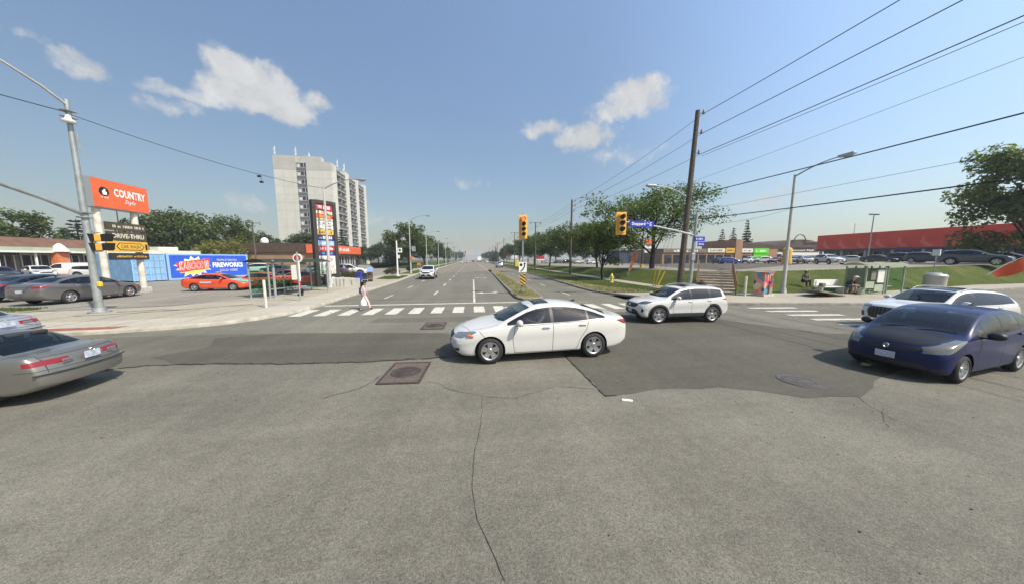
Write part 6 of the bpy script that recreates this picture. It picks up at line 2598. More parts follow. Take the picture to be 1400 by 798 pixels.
def signal_head(parent, loc, rz, n=3, lit=0, s=1.0, plate=True):
    """traffic signal facing -y before turning by rz"""
    hh = .36 * s
    H_ = n * hh
    M = Matrix.Translation(loc) @ Matrix.Rotation(rz, 4, 'Z')
    m = MB()
    m.box((0, 0, 0), (.36 * s, .24 * s, H_), bev=.02)
    if plate:
        m.box((0, .05 * s, 0), (.62 * s, .03, H_ + .26 * s), bev=.01)
    for v in m.bm.verts:
        v.co = M @ v.co
    hd = m.build('signal_head', 'signal_yellow', parent, 0)
    for k in range(n):
        z = H_ / 2 - hh * (k + .5)
        m = MB()
        m.lathe([(0, .01), (.08 * s, .008), (.13 * s, -.005)], 16, M @ Matrix.Translation((0, -.125 * s, z)) @ Matrix.Rotation(PI / 2, 4, 'X'))
        m.build('lens', 'lens_red' if k == lit else ('lens_off' if k < 2 else 'lens_off_green'), hd)
        m = MB()
        a0 = [(math.cos(t) * .15 * s, math.sin(t) * .15 * s) for t in np.linspace(-.35, PI + .35, 14)]
        va = [m.bm.verts.new(M @ Vector((x, -.12 * s, z + y))) for x, y in a0]
        vb = [m.bm.verts.new(M @ Vector((x, -(.12 + .24 * (.35 + .65 * (y / (.15 * s) + .35) / 1.35)) * s, z + y))) for x, y in a0]
        for i in range(len(a0) - 1):
            m.bm.faces.new((va[i], va[i + 1], vb[i + 1], vb[i]))
        m.build('visor', 'black', hd)
    return hd


# signal pole at the left corner, with mast arm and lamp arm leaving the picture
t = thing('signal_pole', 'galvanised traffic signal pole with mast arm and side facing orange heads on the left corner', 'signal pole', (-16.64, 15.3, .13))
m = MB()
m.tube([(0, 0, -.1), (0, 0, 4.4), (0, 0, 8.95)], [.135, .105, .07], 14)
m.build('pole', 'galv_pole', t)
m = MB()
m.cyl((0, 0, 0), (0, 0, .06), .34, n=14)
m.cyl((0, 0, .06), (0, 0, .22), .21, .19, n=14)
m.build('base_plate', 'galv_pole', t)
m = MB()
m.tube([(0, -.05, 4.28), (0, -1.2, 4.72), (0, -2.3, 5.05), (0, -4.5, 5.5), (0, -7.5, 5.9)], [.075, .07, .065, .055, .04], 10)
m.build('mast_arm', 'galv_pole', t)
m = MB()
m.tube([(0, 0, 8.72), (0, -.7, 9.1), (0, -1.6, 9.42), (0, -2.6, 9.62), (0, -3.4, 9.7)], [.05, .045, .04, .035, .03], 8)
lamp_head(m, (0, -3.4, 9.7), (0, -1, 0))
m.build('lamp_arm', 'concrete_pole', t)
for zz in (4.35, 4.15, 8.5, 8.25):
    m = MB()
    m.box((.0, 0, zz), (.34, .34, .06), bev=.02)
    m.build('clamp', 'galv_pole', t)
m = MB()
m.lathe([(0, .25), (.06, .24), (.1, .08), (.22, .0), (.2, -.05), (0, -.06)], 14, Matrix.Translation((.1, -.12, 8.05)))
m.build('sensor', 'white', t)
m = MB()
m.tube([(.18, .02, 7.6), (.2, .03, 7.0)], .03, 6)
m.build('conduit', 'galv_pole', t)
for zz in (3.28, 2.88):
    m = MB()
    m.box((.42, .06, zz), (.26, .30, .30), bev=.02)
    hd = m.build('signal_head', 'signal_yellow', t, 0)
    for sg_ in (-1, 1):
        m = MB()
        m.prism([(.42 + sg_ * .13, zz + .16), (.42 + sg_ * .36, zz + .18), (.42 + sg_ * .26, zz - .15), (.42 + sg_ * .13, zz - .15)], -.09, .21, axis='y')
        m.build('visor', 'black', hd, 0)
m = MB()
m.box((.2, .05, 3.5), (.4, .06, .05))
m.box((.2, .05, 2.70), (.4, .06, .05))
m.build('bracket', 'galv_pole', t, 0)
m = MB()
m.box((.2, -.04, 1.25), (.14, .14, .22), bev=.03)
m.build('push_button', 'guard_yellow', t)

# median signal with keep-right sign and hazard board
t = thing('signal_pole', 'slim median pole with yellow signal head, keep right sign and striped hazard board', 'signal pole', (3.5, 20.4, .14))
m = MB()
m.tube([(0, 0, -.1), (0, 0, 5.45)], [.06, .052], 10)
m.build('pole', 'galv_pole', t)
m = MB()
m.cyl((0, 0, 0), (0, 0, .05), .28, n=14)
m.build('base_plate', 'iron_grey', t)
signal_head(t, (0, -.16, 4.55), .06, 4, 0, .95)
m = MB()
m.prism([(-.28, 1.42), (.28, 1.42), (.28, 2.12), (-.28, 2.12)], -.10, -.085, axis='y')
k = m.build('keep_right_sign', 'white', t, 0)
m = MB()
m.poly([(-.13 + .105 * math.cos(a_), -.104, 1.93 + .105 * math.sin(a_)) for a_ in np.linspace(0, 2 * PI, 16)[:-1]])
for a_, b_ in zip([(-.16, 1.46), (-.02, 1.6), (.10, 1.78), (.13, 2.06)], [(-.02, 1.6), (.10, 1.78), (.13, 2.06)]):
    A, B = Vector((a_[0], -.104, a_[1])), Vector((b_[0], -.104, b_[1]))
    m.poly([A + Vector((-.04, 0, .02)), A + Vector((.045, 0, -.02)), B + Vector((.045, 0, -.01)), B + Vector((-.04, 0, .02))])
m.poly([(.02, -.1045, 2.0), (.24, -.1045, 2.0), (.13, -.1045, 2.1)])
m.build('arrow', 'letter_black', k, 0)
m = MB()
m.prism([(-.17, .46), (.17, .46), (.17, 1.34), (-.17, 1.34)], -.10, -.085, axis='y')
k = m.build('hazard_board', 'yellow_sign', t, 0)
m = MB()
for i in range(-2, 7):
    z0 = .42 + i * .24
    pts = [(-.17, z0 + .26), (.17, z0), (.17, z0 + .12), (-.17, z0 + .38)]
    pts = [(x, min(max(z_, .465), 1.335)) for x, z_ in pts]
    if max(p[1] for p in pts) - min(p[1] for p in pts) > .05 and pts[0][1] < 1.35 and pts[2][1] > .43:
        m.poly([(x, -.104, z_) for x, z_ in pts])
m.build('stripes', 'letter_black', k, 0)

# signal pole at the right corner
t = thing('signal_pole', 'galvanised signal pole with long mast arm holding a long blue street name sign', 'signal pole', (15.35, 18.9, .13))
m = MB()
m.tube([(0, 0, -.1), (.1, 0, 3.5), (.18, 0, 5.5)], [.13, .11, .09], 12)
m.build('pole', 'galv_pole', t)
m = MB()
m.tube([(.1, 0, 4.0), (-1.6, 0, 4.36), (-3.4, 0, 4.68), (-5.2, 0, 4.86)], [.07, .06, .05, .04], 8)
m.build('mast_arm', 'aluminium', t)
signal_head(t, (-5.42, -.1, 4.72), -.12, 3, -1, 1.12)
m = MB()
m.box((-3.95, -.10, 4.70), (1.78, .03, .40), bev=.008)
k = m.build('street_sign', 'blue_sign', t, 0)
text_part('lettering', 'Sheppard', (-4.2, -.118, 4.69), (1, 0, 0), (0, 0, 1), .27, 'letter_white', k, width=.98, bold=.02)
text_part('lettering', 'Av', (-3.53, -.118, 4.76), (1, 0, 0), (0, 0, 1), .12, 'letter_white', k, width=.17)
text_part('lettering', 'E', (-3.3, -.118, 4.69), (1, 0, 0), (0, 0, 1), .24, 'letter_white', k, width=.17)
for x, w2 in ((.42, .78), (.52, .55)):
    m = MB()
    m.box((x, -.14 if w2 > .6 else -.18, 3.75 - (0 if w2 > .6 else .36)), (w2, .03, .32), bev=.006)
    k = m.build('street_sign', 'blue_sign', t, 0)
    m = MB()
    fr = lambda a, b, d: (a, -.14 - d if w2 > .6 else -.18 - d, b)
    scribble(m, x - w2 * .35, x + w2 * .35, 3.75 - (0 if w2 > .6 else .36), .13, .022, 7, r3, fr)
    m.build('lettering', 'letter_white', k, 0)
m = MB()
m.box((-.05, -.14, 2.5), (.3, .25, .5), bev=.03)
m.build('control_box', 'galv_pole', t)

# --- lamps
street_lamp('concrete lamp post in front of the tenant pylon, arm over the avenue', (-11.85, 26.2, .12), 8.1, (2.5, 0, .85), .12)
street_lamp('rusty banded lamp post on the right hand pavement with its arm towards the junction', (21.64, 17.7, .13), 8.0, (0, -2.35, .5), .12, 'concrete_pole')
street_lamp('grey lamp post on the left verge with square signs at half height', (-10.2, 50.5, .13), 8.6, (2.6, 0, .95), .11)
street_lamp('slim lamp post in front of the large dense maple with a small cross blade', (-10.2, 68, .13), 8.0, (2.3, 0, .6), .1)
street_lamp('third lamp post up the left verge', (-10.3, 92, .13), 8.0, (2.3, 0, .6), .1)
for i, y in enumerate((118, 146, 176, 210)):
    street_lamp(['hazy lamp post on the left verge beyond the third one', 'very hazy lamp post farther up the left verge', 'faint lamp post near the distant west side signals', 'faintest lamp post at the far end of the left verge'][i], (-10.4, y, .13), 8.0, (2.3, 0, .6), .1)
# signs on the second lamp
t = thing('sign_cluster', 'small grey and orange signs strapped to the lamp post by the verge', 'sign', (-10.2, 50.3, .13))
m = MB()
m.box((.62, -.05, 4.0), (.62, .03, .85))
m.build('grey_panel', 'galv_pole', t, 0)
m = MB()
m.box((.22, -.05, 2.5), (.5, .03, .45))
m.build('orange_panel', 'orange_faded', t, 0)
m = MB()
m.box((.35, 0, 4.0), (.7, .03, .04))
m.build('bracket', 'galv', t, 0)
t = thing('sign_post', 'thin white post with two small square signs on the grass island', 'sign post', (-10.05, 41.2, .13))
m = MB()
m.tube([(0, 0, -.05), (0, 0, 4.75)], [.11, .08], 10)
m.build('post', 'white', t)
m = MB()
m.cyl((0, 0, 0), (0, 0, .12), .36, n=14)
m.build('base', 'concrete_block', t)
m = MB()
m.box((.42, -.05, 3.5), (.55, .03, .6))
k = m.build('panel', 'white', t, 0)
m = MB()
m.box((.42, -.07, 3.52), (.12, .02, .36))
m.box((.42, -.072, 3.52), (.34, .02, .12))
m.build('mark', 'letter_black', k, 0)
m = MB()
m.box((.2, -.05, 2.65), (.36, .03, .45))
m.build('lower_panel', 'fascia_white', t, 0)
t = thing('orange_sign', 'small orange sign on legs beside the left verge', 'sign', (-11.6, 66, .13))
m = MB()
m.box((0, 0, 1.2), (.8, .04, .5))
m.build('panel', 'orange_paint', t, 0)
for x in (-.3, .3):
    m = MB()
    m.box((x, .04, .6), (.06, .06, 1.4))
    m.build('leg', 'galv', t, 0)

# --- wooden utility poles down the right side
def utility_pole(label, base, top, r, arms, lamps=False):
    t = thing('utility_pole', label, 'utility pole', base, 0)
    B, T = Vector((0, 0, -.3)), Vector(top) - Vector(base)
    m = MB()
    m.tube([B, B.lerp(T, .5), T], [r, r * .84, r * .66], 10)
    m.build('pole', 'wood_pole', t)
    for f, w2 in arms:
        p = B.lerp(T, f)
        m = MB()
        m.tube([p + Vector((-.08, 0, 0)), p + Vector((w2, -.02, .05))], .04, 6)
        m.tube([p + Vector((w2, -.02, -.02)), p + Vector((w2, -.02, .1)), p + Vector((w2, -.02, .32))], [.09, .10, .04], 8)
        m.build('insulator', 'ceramic', t)
    if lamps:
        m = MB()
        p = T - Vector((0, 0, .15))
        m.tube([p + Vector((-1.3, 0, 0)), p + Vector((1.3, 0, 0))], .05, 6)
        m.build('cross_arm', 'wood_pole', t)
        for x in (-1.25, 1.25):
            m = MB()
            m.tube([p + Vector((x, 0, -.4)), p + Vector((x, 0, .25))], [.16, .08], 8)
            m.build('insulator', 'ceramic', t)
    return t
wp = utility_pole('tall brown wooden utility pole with three insulators rising behind the white crossover', (16.95, 22.0, .3), (17.55, 22, 13.95), .25, [(.985, .5), (.88, .5), (.77, .45)])
m = MB()
m.tube([(.4, 0, 7.0), (-.7, 0, 7.55), (-1.8, 0, 7.85), (-2.6, 0, 7.9)], [.05, .045, .04, .035], 7)
lamp_head(m, (-2.6, 0, 7.9), (-1, 0, 0))
m.build('lamp_arm', 'galv', wp)
utility_pole('wooden utility pole standing on the verge between locust trees', (14.9, 43.5, .12), (14.95, 43.5, 11.3), .19, [(.98, .5), (.92, .5), (.85, .4)])
utility_pole('wooden pole with two armed cross bar beyond the median signal', (14.9, 69, .12), (14.9, 69, 11.1), .18, [(.9, .4)], True)
for i, (y, h) in enumerate(((104, 11.8), (140, 12.2), (176, 12.0), (215, 12.0), (260, 12), (310, 12), (370, 12), (440, 12))):
    utility_pole('hazy east side utility pole, ' + ['first', 'second', 'third', 'fourth', 'fifth', 'sixth', 'seventh', 'eighth'][i] + ' after the cross bar pole', (14.9, y, .12), (14.9, y, h), .17, [(.98, .5), (.92, .5)], i % 2 == 0)
for i, y in enumerate((150, 205, 280)):
    utility_pole(['dark wooden pole on the west side behind the maples', 'second wooden pole on the west side, hazier', 'third wooden pole on the west side, faint'][i], (-12.4, y, .12), (-12.4, y, 10.5), .16, [(.97, .4)], True)
t = utility_pole('dark wooden pole with cross bar in the left lot behind the taxis', at(350, 58), at(349.5, 58, 8.9), .15, [], True)

# --- wires
def wire(label, pts, r=.014, sag=0.0, n=18):
    m = MB()
    P = []
    for a, b in zip(pts, pts[1:]):
        a, b = Vector(a), Vector(b)
        for i in range(n + (b == Vector(pts[-1]))):
            k_ = i / n
            q_ = a.lerp(b, k_)
            q_.z -= 4 * sag * k_ * (1 - k_)
            P.append(q_)
    m.tube(P, r, 5)
    return tag(m.build('power_line', 'wire', None, 60), label, 'power line')
for i, (dz, sg_, nm) in enumerate(((13.75, .55, 'topmost'), (12.3, .42, 'middle'), (10.75, .4, 'lowest'))):
    wire(f'{nm} thick cable of the three running from the tall wooden pole over the pavement', [(18.05, 22, dz), (18.2, -24, dz + .1)], .022, sg_)
    wire(f'{nm} cable running north from the tall wooden pole to the next pole', [(18.05, 22, dz), (15.4, 43.5, 11.2 - .6 * i)], .014, .35)
    wire(f'{nm} cable in the row of poles up the east side', [(15.4, 43.5, 11.2 - .6 * i), (15.4, 69, 10.9 - .5 * i), (15.4, 104, 11.5 - .5 * i), (15.4, 140, 11.8 - .5 * i), (15.4, 215, 11.7 - .5 * i)], .014, .3)
wire('twin strand close below the lowest thick cable', [(18.15, 22, 10.6), (18.3, -24, 10.65)], .013, .4)
wire('heavy black communication cable from the tall pole to the right edge', [(17.4, 22, 7.5), (18.2, -24, 7.5)], .028, .4)
wire('lower heavy black cable passing behind the right lamp post', [(17.3, 22, 5.6), (18.2, -24, 5.2)], .028, .45)
wire('thin grey wire between the thick and the heavy cables', [(17.5, 22, 8.6), (18.2, -24, 10.6)], .008, .3)
wire('thin wire just above the lower heavy cable', [(17.3, 22, 6.2), (18.2, -24, 6.6)], .008, .4)
wire('thin wire ending at the right lamp post', [(17.3, 22, 5.3), (21.6, 17.7, 5.9)], .009, .35)
wire('thin sagging cable from the left signal pole to the concrete lamp post', [(-16.6, 15.3, 8.5), (-11.85, 26.2, 8.15)], .014, .32)
wire('thin cable leaving the left signal pole out of the picture', [(-16.6, 15.3, 8.55), (-19, 4.5, 8.3)], .018, .15)
for i, (k_, dz) in enumerate(((.60, -.12), (.61, -.45))):
    p = Vector((-16.6, 15.3, 8.5)).lerp(Vector((-11.85, 26.2, 8.15)), k_) + Vector((0, 0, -.31))
    m = MB()
    m.box((0, 0, dz), (.2, .12, .12), bev=.02)
    m.cyl((0, 0, 0), (0, 0, dz), .012, n=5)
    tag(m.build('cable_box', 'black', None, 0, p), ['small dark box clipped to the sagging cable', 'second small dark box hanging lower from the sagging cable'][i], 'cable box')

# yellow guy-wire guards
for i, (a_, b_, lb) in enumerate((((893, 391.5), (896.5, 368), 'upright yellow guy wire guard, nearest the avenue'), ((896, 391.5), (903, 367), 'middle yellow guy wire guard of the bundle'), ((899, 391), (909, 371), 'most slanted yellow guy wire guard of the bundle'))):
    p = G(*a_, .13)
    q_ = GY(*b_, p[1] - .1)
    m = MB()
    m.tube([p, q_], .045, 8)
    tag(m.build('guy_guard', 'guard_yellow'), lb, 'guy guard', 'yellow guy wire guards by the path')
    w3 = MB()
    top_ = Vector((17.4, 22, 9.5))
    w3.tube([q_, top_], .008, 4)
    tag(w3.build('guy_wire', 'wire'), 'steel guy wire from the tall wooden pole to the ' + ['upright', 'middle', 'most slanted'][i] + ' yellow guard', 'guy wire')

# hydrant
p = G(836, 386.3, .13)
t = thing('fire_hydrant', 'small yellow fire hydrant on the verge by the path', 'hydrant', p)
m = MB()
m.lathe([(0, -.02), (.19, 0), (.19, .06), (.13, .08), (.125, .58), (.17, .6), (.17, .66), (.13, .68), (.11, .8), (.05, .87), (.04, .92), (0, .93)], 16)
m.build('barrel', 'hydrant_yellow', t)
for d in ((1, 0), (-1, 0), (0, -1)):
    m = MB()
    m.cyl((d[0] * .1, d[1] * .1, .48), (d[0] * .23, d[1] * .23, .48), .07, n=10)
    m.build('outlet', 'hydrant_yellow', t)
m = MB()
m.tube([(-.35, .1, -.05), (-.35, .1, 2.2)], .03, 6)
tag(m.build('marker_post', 'galv', None, 35, G(825, 382, .13)), 'thin grey marker post beside the young locust trunk', 'marker post')

# feather flags
def feather(label, a_, b_, za, mt, wd_=.5):
    p = Vector(a_)
    q_ = Vector(b_)
    t = thing('feather_flag', label, 'flag', tuple(p))
    v = q_ - p
    ln = v.length
    m = MB()
    m.tube([(0, 0, -.1), v * .5 + Vector((0, 0, .1)), v], [.03, .025, .012], 6)
    m.build('staff', 'galv', t)
    side = v.cross(Vector((.6, .8, 0)))
    side = v.cross(side).normalized() if False else Vector((v.z, 0, -v.x)).normalized()
    m = MB()
    n = 10
    for i in range(n + 1):
        k_ = i / n
        c_ = v * (.12 + .88 * k_)
        w2 = wd_ * (.55 + .5 * math.sin(PI * min(1, k_ * 1.05))) * (1 - .55 * max(0, k_ - .75) / .25)
        wob = Vector((0, .05 * math.sin(k_ * 7), 0))
        m.bm.verts.new(c_ + wob)
        m.bm.verts.new(c_ + side * w2 + wob * 2)
    m.bm.verts.ensure_lookup_table()
    for i in range(n):
        m.bm.faces.new([m.bm.verts[j] for j in (2 * i, 2 * i + 1, 2 * i + 3, 2 * i + 2)])
    bmesh.ops.solidify(m.bm, geom=list(m.bm.faces), thickness=.008)
    m.build('cloth', mt, t)
    return t
p = G(858, 375, .75)
feather('leaning orange feather flag on the grass bank under the locust', p, GY(869, 337, p[1]), 0, 'orange_faded', .42)
p = G(1349, 374.5, 1.35)
feather('large orange feather flag bent low over the grass at the right edge', p, GX(1412, 347, p[0] + 2.0), 0, 'orange_paint', 1.0)

# boards and lamps on the right lot
p = GL(887, 361)
t = thing('lot_sign', 'white board with orange top on the lot behind the locust trunk', 'sign', p)
k = math.dist(p[:2], (0, 0)) / 1.0
dep = p[0] * .133 + p[1] * .991
sc_ = dep / 399
m = MB()
m.box((0, 0, 22 * sc_), (15 * sc_, .3, 14 * sc_))
m.build('panel', 'fascia_white', t, 0)
m = MB()
m.box((0, -.05, 29.5 * sc_), (15 * sc_, .32, 6 * sc_))
m.build('top_panel', 'orange_paint', t, 0)
for x in (-6, 6):
    m = MB()
    m.box((x * sc_, .05, 8 * sc_), (.2, .2, 16 * sc_))
    m.build('post', 'dark_panel', t, 0)
m = MB()
for zz in (19.5, 25):
    m.box((0, -.16, zz * sc_), (12 * sc_, .02, .5))
m.build('line', 'grey_brown', t, 0)
def lot_lamp(label, p, h, two=True, lean=0.0, mt='galv_pole'):
    t = thing('lot_lamp', label, 'lamp post', p)
    m = MB()
    m.tube([(0, 0, -.1), (lean, 0, h)], [.1, .07], 8)
    m.build('pole', mt, t)
    m = MB()
    m.cyl((0, 0, -.1), (0, 0, .5), .25, n=10)
    m.build('footing', 'guard_yellow' if mt == 'dark_panel' else 'concrete_block', t)
    for s_ in ((-1, 1) if two else (1,)):
        m = MB()
        m.box((lean + s_ * .55, 0, h + .05), (.7, .4, .18), bev=.04)
        m.build('lamp_head', 'dark_panel', t)
    return t
p = GL(877, 366)
lot_lamp('black lamp post with yellow footing in front of the orange topped board', p, 9.0, True, 0, 'dark_panel')
p = GL(1185, 359.6)
dep = p[0] * .133 + p[1] * .991
lot_lamp('twin headed lot lamp in front of the red store', p, 64 * dep / 399, True, .2)
p = at(169, 58)
lot_lamp('twin headed dark lamp rising behind the orange shop sign', p, 11.6, True, 0, 'dark_panel')
# sign on thin post near the bus shelter
p = (36.2, 22.2, 1.2)
q_ = GX(1276, 374, 37.0)
m = MB()
t = thing('sign_post', 'thin leaning post with a small white sign at the top of the grass bank', 'sign post', (q_[0], q_[1], q_[2]))
top_ = Vector(GX(1281, 343, 37.0)) - Vector(q_)
m.tube([(0, 0, -.2), top_], .035, 6)
m.build('post', 'galv_pole', t)
m = MB()
m.box(top_ + Vector((0, 0, -.15)), (.08, .4, .5))
m.build('panel', 'white', t, 0)

# --- stairs up the bank
d = Vector((.66, .75, 0)).normalized()
sd_ = Vector((d.y, -d.x, 0))
b0 = Vector((16.35, 17.75, 0))
stt = thing('staircase', 'concrete stairs with dark handrails climbing the grass bank', 'stairs', (0, 0, 0))
m = MB()
nst = 8
run, rise = .60, (1.42 - .13) / nst
for i in range(nst):
    c_ = b0 + d * (run * (i + .5))
    m.box((c_.x, c_.y, (.0 + rise * (i + 1) + .13) / 2), (run + .02, 2.3, rise * (i + 1) + .13), rz=math.atan2(d.y, d.x), bev=.015)
m.build('steps', mat('stair_concrete', (.36, .30, .225), .9, var=.2, scale=3), stt, 0)
m = MB()
for i in range(nst):
    c_ = b0 + d * (run * i - .012)
    m.box((c_.x, c_.y, .13 + rise * (i + .9)), (.02, 2.28, rise * .16), rz=math.atan2(d.y, d.x))
m.build('nosing', 'kerb_dark', stt, 0)
for s_ in (-1, 1):
    m = MB()
    a_ = b0 + sd_ * s_ * 1.12
    z_ = lambda k_: .13 + 1.29 * k_
    m.tube([a_ - d * .25 + Vector((0, 0, 1.0)), a_ + Vector((0, 0, 1.08)), a_ + d * (run * nst) + Vector((0, 0, 1.42 + .95)), a_ + d * (run * nst + .4) + Vector((0, 0, 1.42 + .95))], .028, 6)
    for k_ in (0, .33, .66, 1):
        p = a_ + d * (run * nst * k_)
        m.tube([p + Vector((0, 0, z_(k_) - .1)), p + Vector((0, 0, z_(k_) + .95))], .028, 6)
    for k_ in np.linspace(.05, .95, 14):
        p = a_ + d * (run * nst * k_)
        m.tube([p + Vector((0, 0, z_(k_) + .12)), p + Vector((0, 0, z_(k_) + .94))], .010, 4)
    m.build('handrail', 'brown_roof', stt)
p = G(1018, 404, .13)
m = MB()
m.cyl((0, 0, -.05), (.0, 0, 1.25), .075, .07, 10)
tag(m.build('bollard', 'pale_paint', None, 40, p), 'pale bollard at the foot of the stairs beside the painted cabinet', 'bollard')

# painted utility cabinet
def art(name):
    m = bpy.data.materials.new(name)
    N, L = nodes(m)
    tc = N.new('ShaderNodeTexCoord').outputs['Object']
    v = N.new('ShaderNodeTexVoronoi')
    v.inputs['Scale'].default_value = 4.2
    w = N.new('ShaderNodeTexNoise')
    w.inputs['Scale'].default_value = 3
    L.new(tc, w.inputs['Vector'])
    L.new(mixc(N, L, .22, tc, w.outputs['Color']), v.inputs['Vector'])
    sp = N.new('ShaderNodeSeparateColor')
    L.new(v.outputs['Color'], sp.inputs['Color'])
    r = N.new('ShaderNodeValToRGB')
    r.color_ramp.interpolation = 'CONSTANT'
    e = r.color_ramp.elements
    cols = [(0, (.55, .16, .05)), (.2, (.08, .06, .09)), (.36, (.62, .3, .2)), (.55, (.06, .28, .42)), (.68, (.65, .5, .4)), (.84, (.5, .06, .12)), (.93, (.12, .35, .2))]
    e[0].position, e[0].color = 0, (*cols[0][1], 1)
    e[1].position, e[1].color = cols[1][0], (*cols[1][1], 1)
    for p_, c_ in cols[2:]:
        q_ = e.new(p_)
        q_.color = (*c_, 1)
    L.new(sp.outputs['Red'], r.inputs[0])
    L.new(r.outputs[0], N['Principled BSDF'].inputs['Base Color'])
    N['Principled BSDF'].inputs['Roughness'].default_value = .5
    MATS[name] = m
art('street_art')
p = G(1042, 404, .13)
t = thing('utility_cabinet', 'utility cabinet covered in colourful painted art next to the stairs', 'cabinet', p, .25)
m = MB()
m.box((0, 0, .78), (.95, .6, 1.4), bev=.02)
m.build('body', 'street_art', t, 0)
m = MB()
m.box((0, 0, 1.5), (1.02, .68, .07), bev=.02)
m.build('lid', 'street_art', t, 0)
m = MB()
m.box((0, 0, .05), (1.1, .75, .14))
m.build('plinth', 'concrete_block', t, 0)
m = MB()
m.box((0, -.31, .78), (.012, .02, 1.3))
m.box((.08, -.32, .85), (.03, .04, .16))
m.build('door_seam', 'black', t, 0)

# --- bus shelter and bench on the right
def shelter(label, P1, P2, depth, h, z0, glass, roof_mat, posts='galv_pole', backs=True, advert=None):
    """shelter open to the front; P1->P2 is its front line, the back lies behind"""
    u, nr = frame_axes(P1, P2)
    W_ = (Vector(P2) - Vector(P1)).length
    t = thing('bus_shelter', label, 'bus shelter', (0, 0, 0))
    o = Vector((P1[0], P1[1], z0))
    for a in (0, W_ / 2, W_):
        for b in (0, -depth):
            if b == 0 and a == W_ / 2:
                continue
            m = MB()
            p = o + u * a + nr * b
            m.tube([p + Vector((0, 0, -.05)), p + Vector((0, 0, h))], .05, 8)
            m.build('post', posts, t)
    m = MB()
    n = 7
    A = []
    for i in range(n + 1):
        k_ = i / n
        b = .25 - (depth + .5) * k_
        z_ = h + .05 + .22 * math.sin(PI * k_)
        A.append([m.bm.verts.new(o + u * a + nr * b + Vector((0, 0, z_))) for a in (-.2, W_ + .2)])
    for i in range(n):
        m.bm.faces.new((A[i][0], A[i][1], A[i + 1][1], A[i + 1][0]))
    bmesh.ops.solidify(m.bm, geom=list(m.bm.faces), thickness=.05)
    m.build('roof', roof_mat, t, 30)
    def pane(a0, b0_, a1, b1_, mt, z0_=.25, z1_=None, nm='glass_panel'):
        m = MB()
        p, q = o + u * a0 + nr * b0_, o + u * a1 + nr * b1_
        z1_ = z1_ or h - .12
        m.poly([p + Vector((0, 0, z0_)), q + Vector((0, 0, z0_)), q + Vector((0, 0, z1_)), p + Vector((0, 0, z1_))])
        bmesh.ops.solidify(m.bm, geom=list(m.bm.faces), thickness=.012)
        m.build(nm, mt, t, 0)
    for a in (0, W_ / 2):
        pane(a + .06, -depth, a + W_ / 2 - .06, -depth, glass)
    pane(0, -.06, 0, -depth + .06, glass)
    pane(W_, -.06, W_, -depth + .06, glass if not advert else advert, nm='side_panel')
    m = MB()
    p = o + u * (W_ * .5) + nr * (-depth + .3) + Vector((0, 0, .45))
    m.box(p, (W_ * .6, .35, .06), rz=math.atan2(u.y, u.x))
    m.build('seat', 'galv_pole', t, 0)
    return t, o, u, nr
t, o, u, nr = shelter('grey green bus shelter with glass sides on the right hand pavement', (26.25, 16.3), (27.75, 16.25), 1.1, 1.86, .13, 'shelter_glass_dull', 'fascia_green', 'fascia_green')
m = MB()
p = o + u * 1.12 + nr * .02 + Vector((0, 0, 1.2))
m.box(p, (.5, .05, .85), rz=math.atan2(u.y, u.x))
m.build('timetable', 'fascia_white', t, 0)
m = MB()
p = o + u * .6 + nr * -.02 + Vector((0, 0, 1.25))
m.box(p, (.36, .04, .6), rz=math.atan2(u.y, u.x))
m.build('poster', 'grey_brown', t, 0)
for a, z_ in ((.38, .62), (1.1, .42)):
    m = MB()
    p = o + u * a + nr * -.01 + Vector((0, 0, z_))
    m.box(p, (.66, .03, .45), rz=math.atan2(u.y, u.x))
    m.build('lower_panel', 'fascia_green', t, 0)
t, o, u, nr = shelter('open glass windbreak annex joined to the right side of the grey green shelter', (28.2, 16.4), (30.0, 16.65), .8, 1.85, .13, 'shelter_glass', 'fascia_green', 'galv_pole')
# bench
t = thing('bench', 'white slatted bench beside the grey green bus shelter', 'bench', (24.55, 16.95, .13), -.05)
for z_, y_ in ((.45, -.05), (.47, .1), (.45, .25)):
    m = MB()
    m.box((0, y_, z_), (1.9, .12, .045), bev=.01)
    m.build('seat_slat', 'fascia_white', t, 0)
m = MB()
m.box((0, .36, .72), (1.9, .05, .42), bev=.01)
m.build('backrest', 'fascia_white', t, 0)
for x in (-.8, .8):
    m = MB()
    m.box((x, .1, .22), (.08, .45, .44), bev=.01)
    m.box((x, .34, .6), (.06, .06, .5))
    m.build('leg', 'concrete_block', t, 0)
m = MB()
m.box((-.75, -.02, .60), (.34, .25, .26), bev=.05)
tag(m.build('bag', 'grey_brown', None, 30, (24.5, 16.95, .13)), 'small dark bag resting on the white bench', 'bag')
# tilted slabs
for i, (a_, b_, w2, lb) in enumerate((((1108, 396.5), (1142, 403), 1.0, 'long weathered slab sliding off the bank beside the bench'), ((1104, 399), (1128, 401), .7, 'shorter weathered slab lying against the bank'))):
    A, B = Vector(G(*a_, .55 - .2 * i)), Vector(G(*b_, .18))
    c_ = (A + B) / 2
    dv = B - A
    m = MB()
    m.box((0, 0, 0), (dv.length, w2, .1), bev=.015)
    ob = m.build('slab', 'old_boards', None, 0)
    ob.location = c_
    ob.rotation_euler = dv.to_track_quat('X', 'Z').to_euler()
    tag(ob, lb, 'slab')
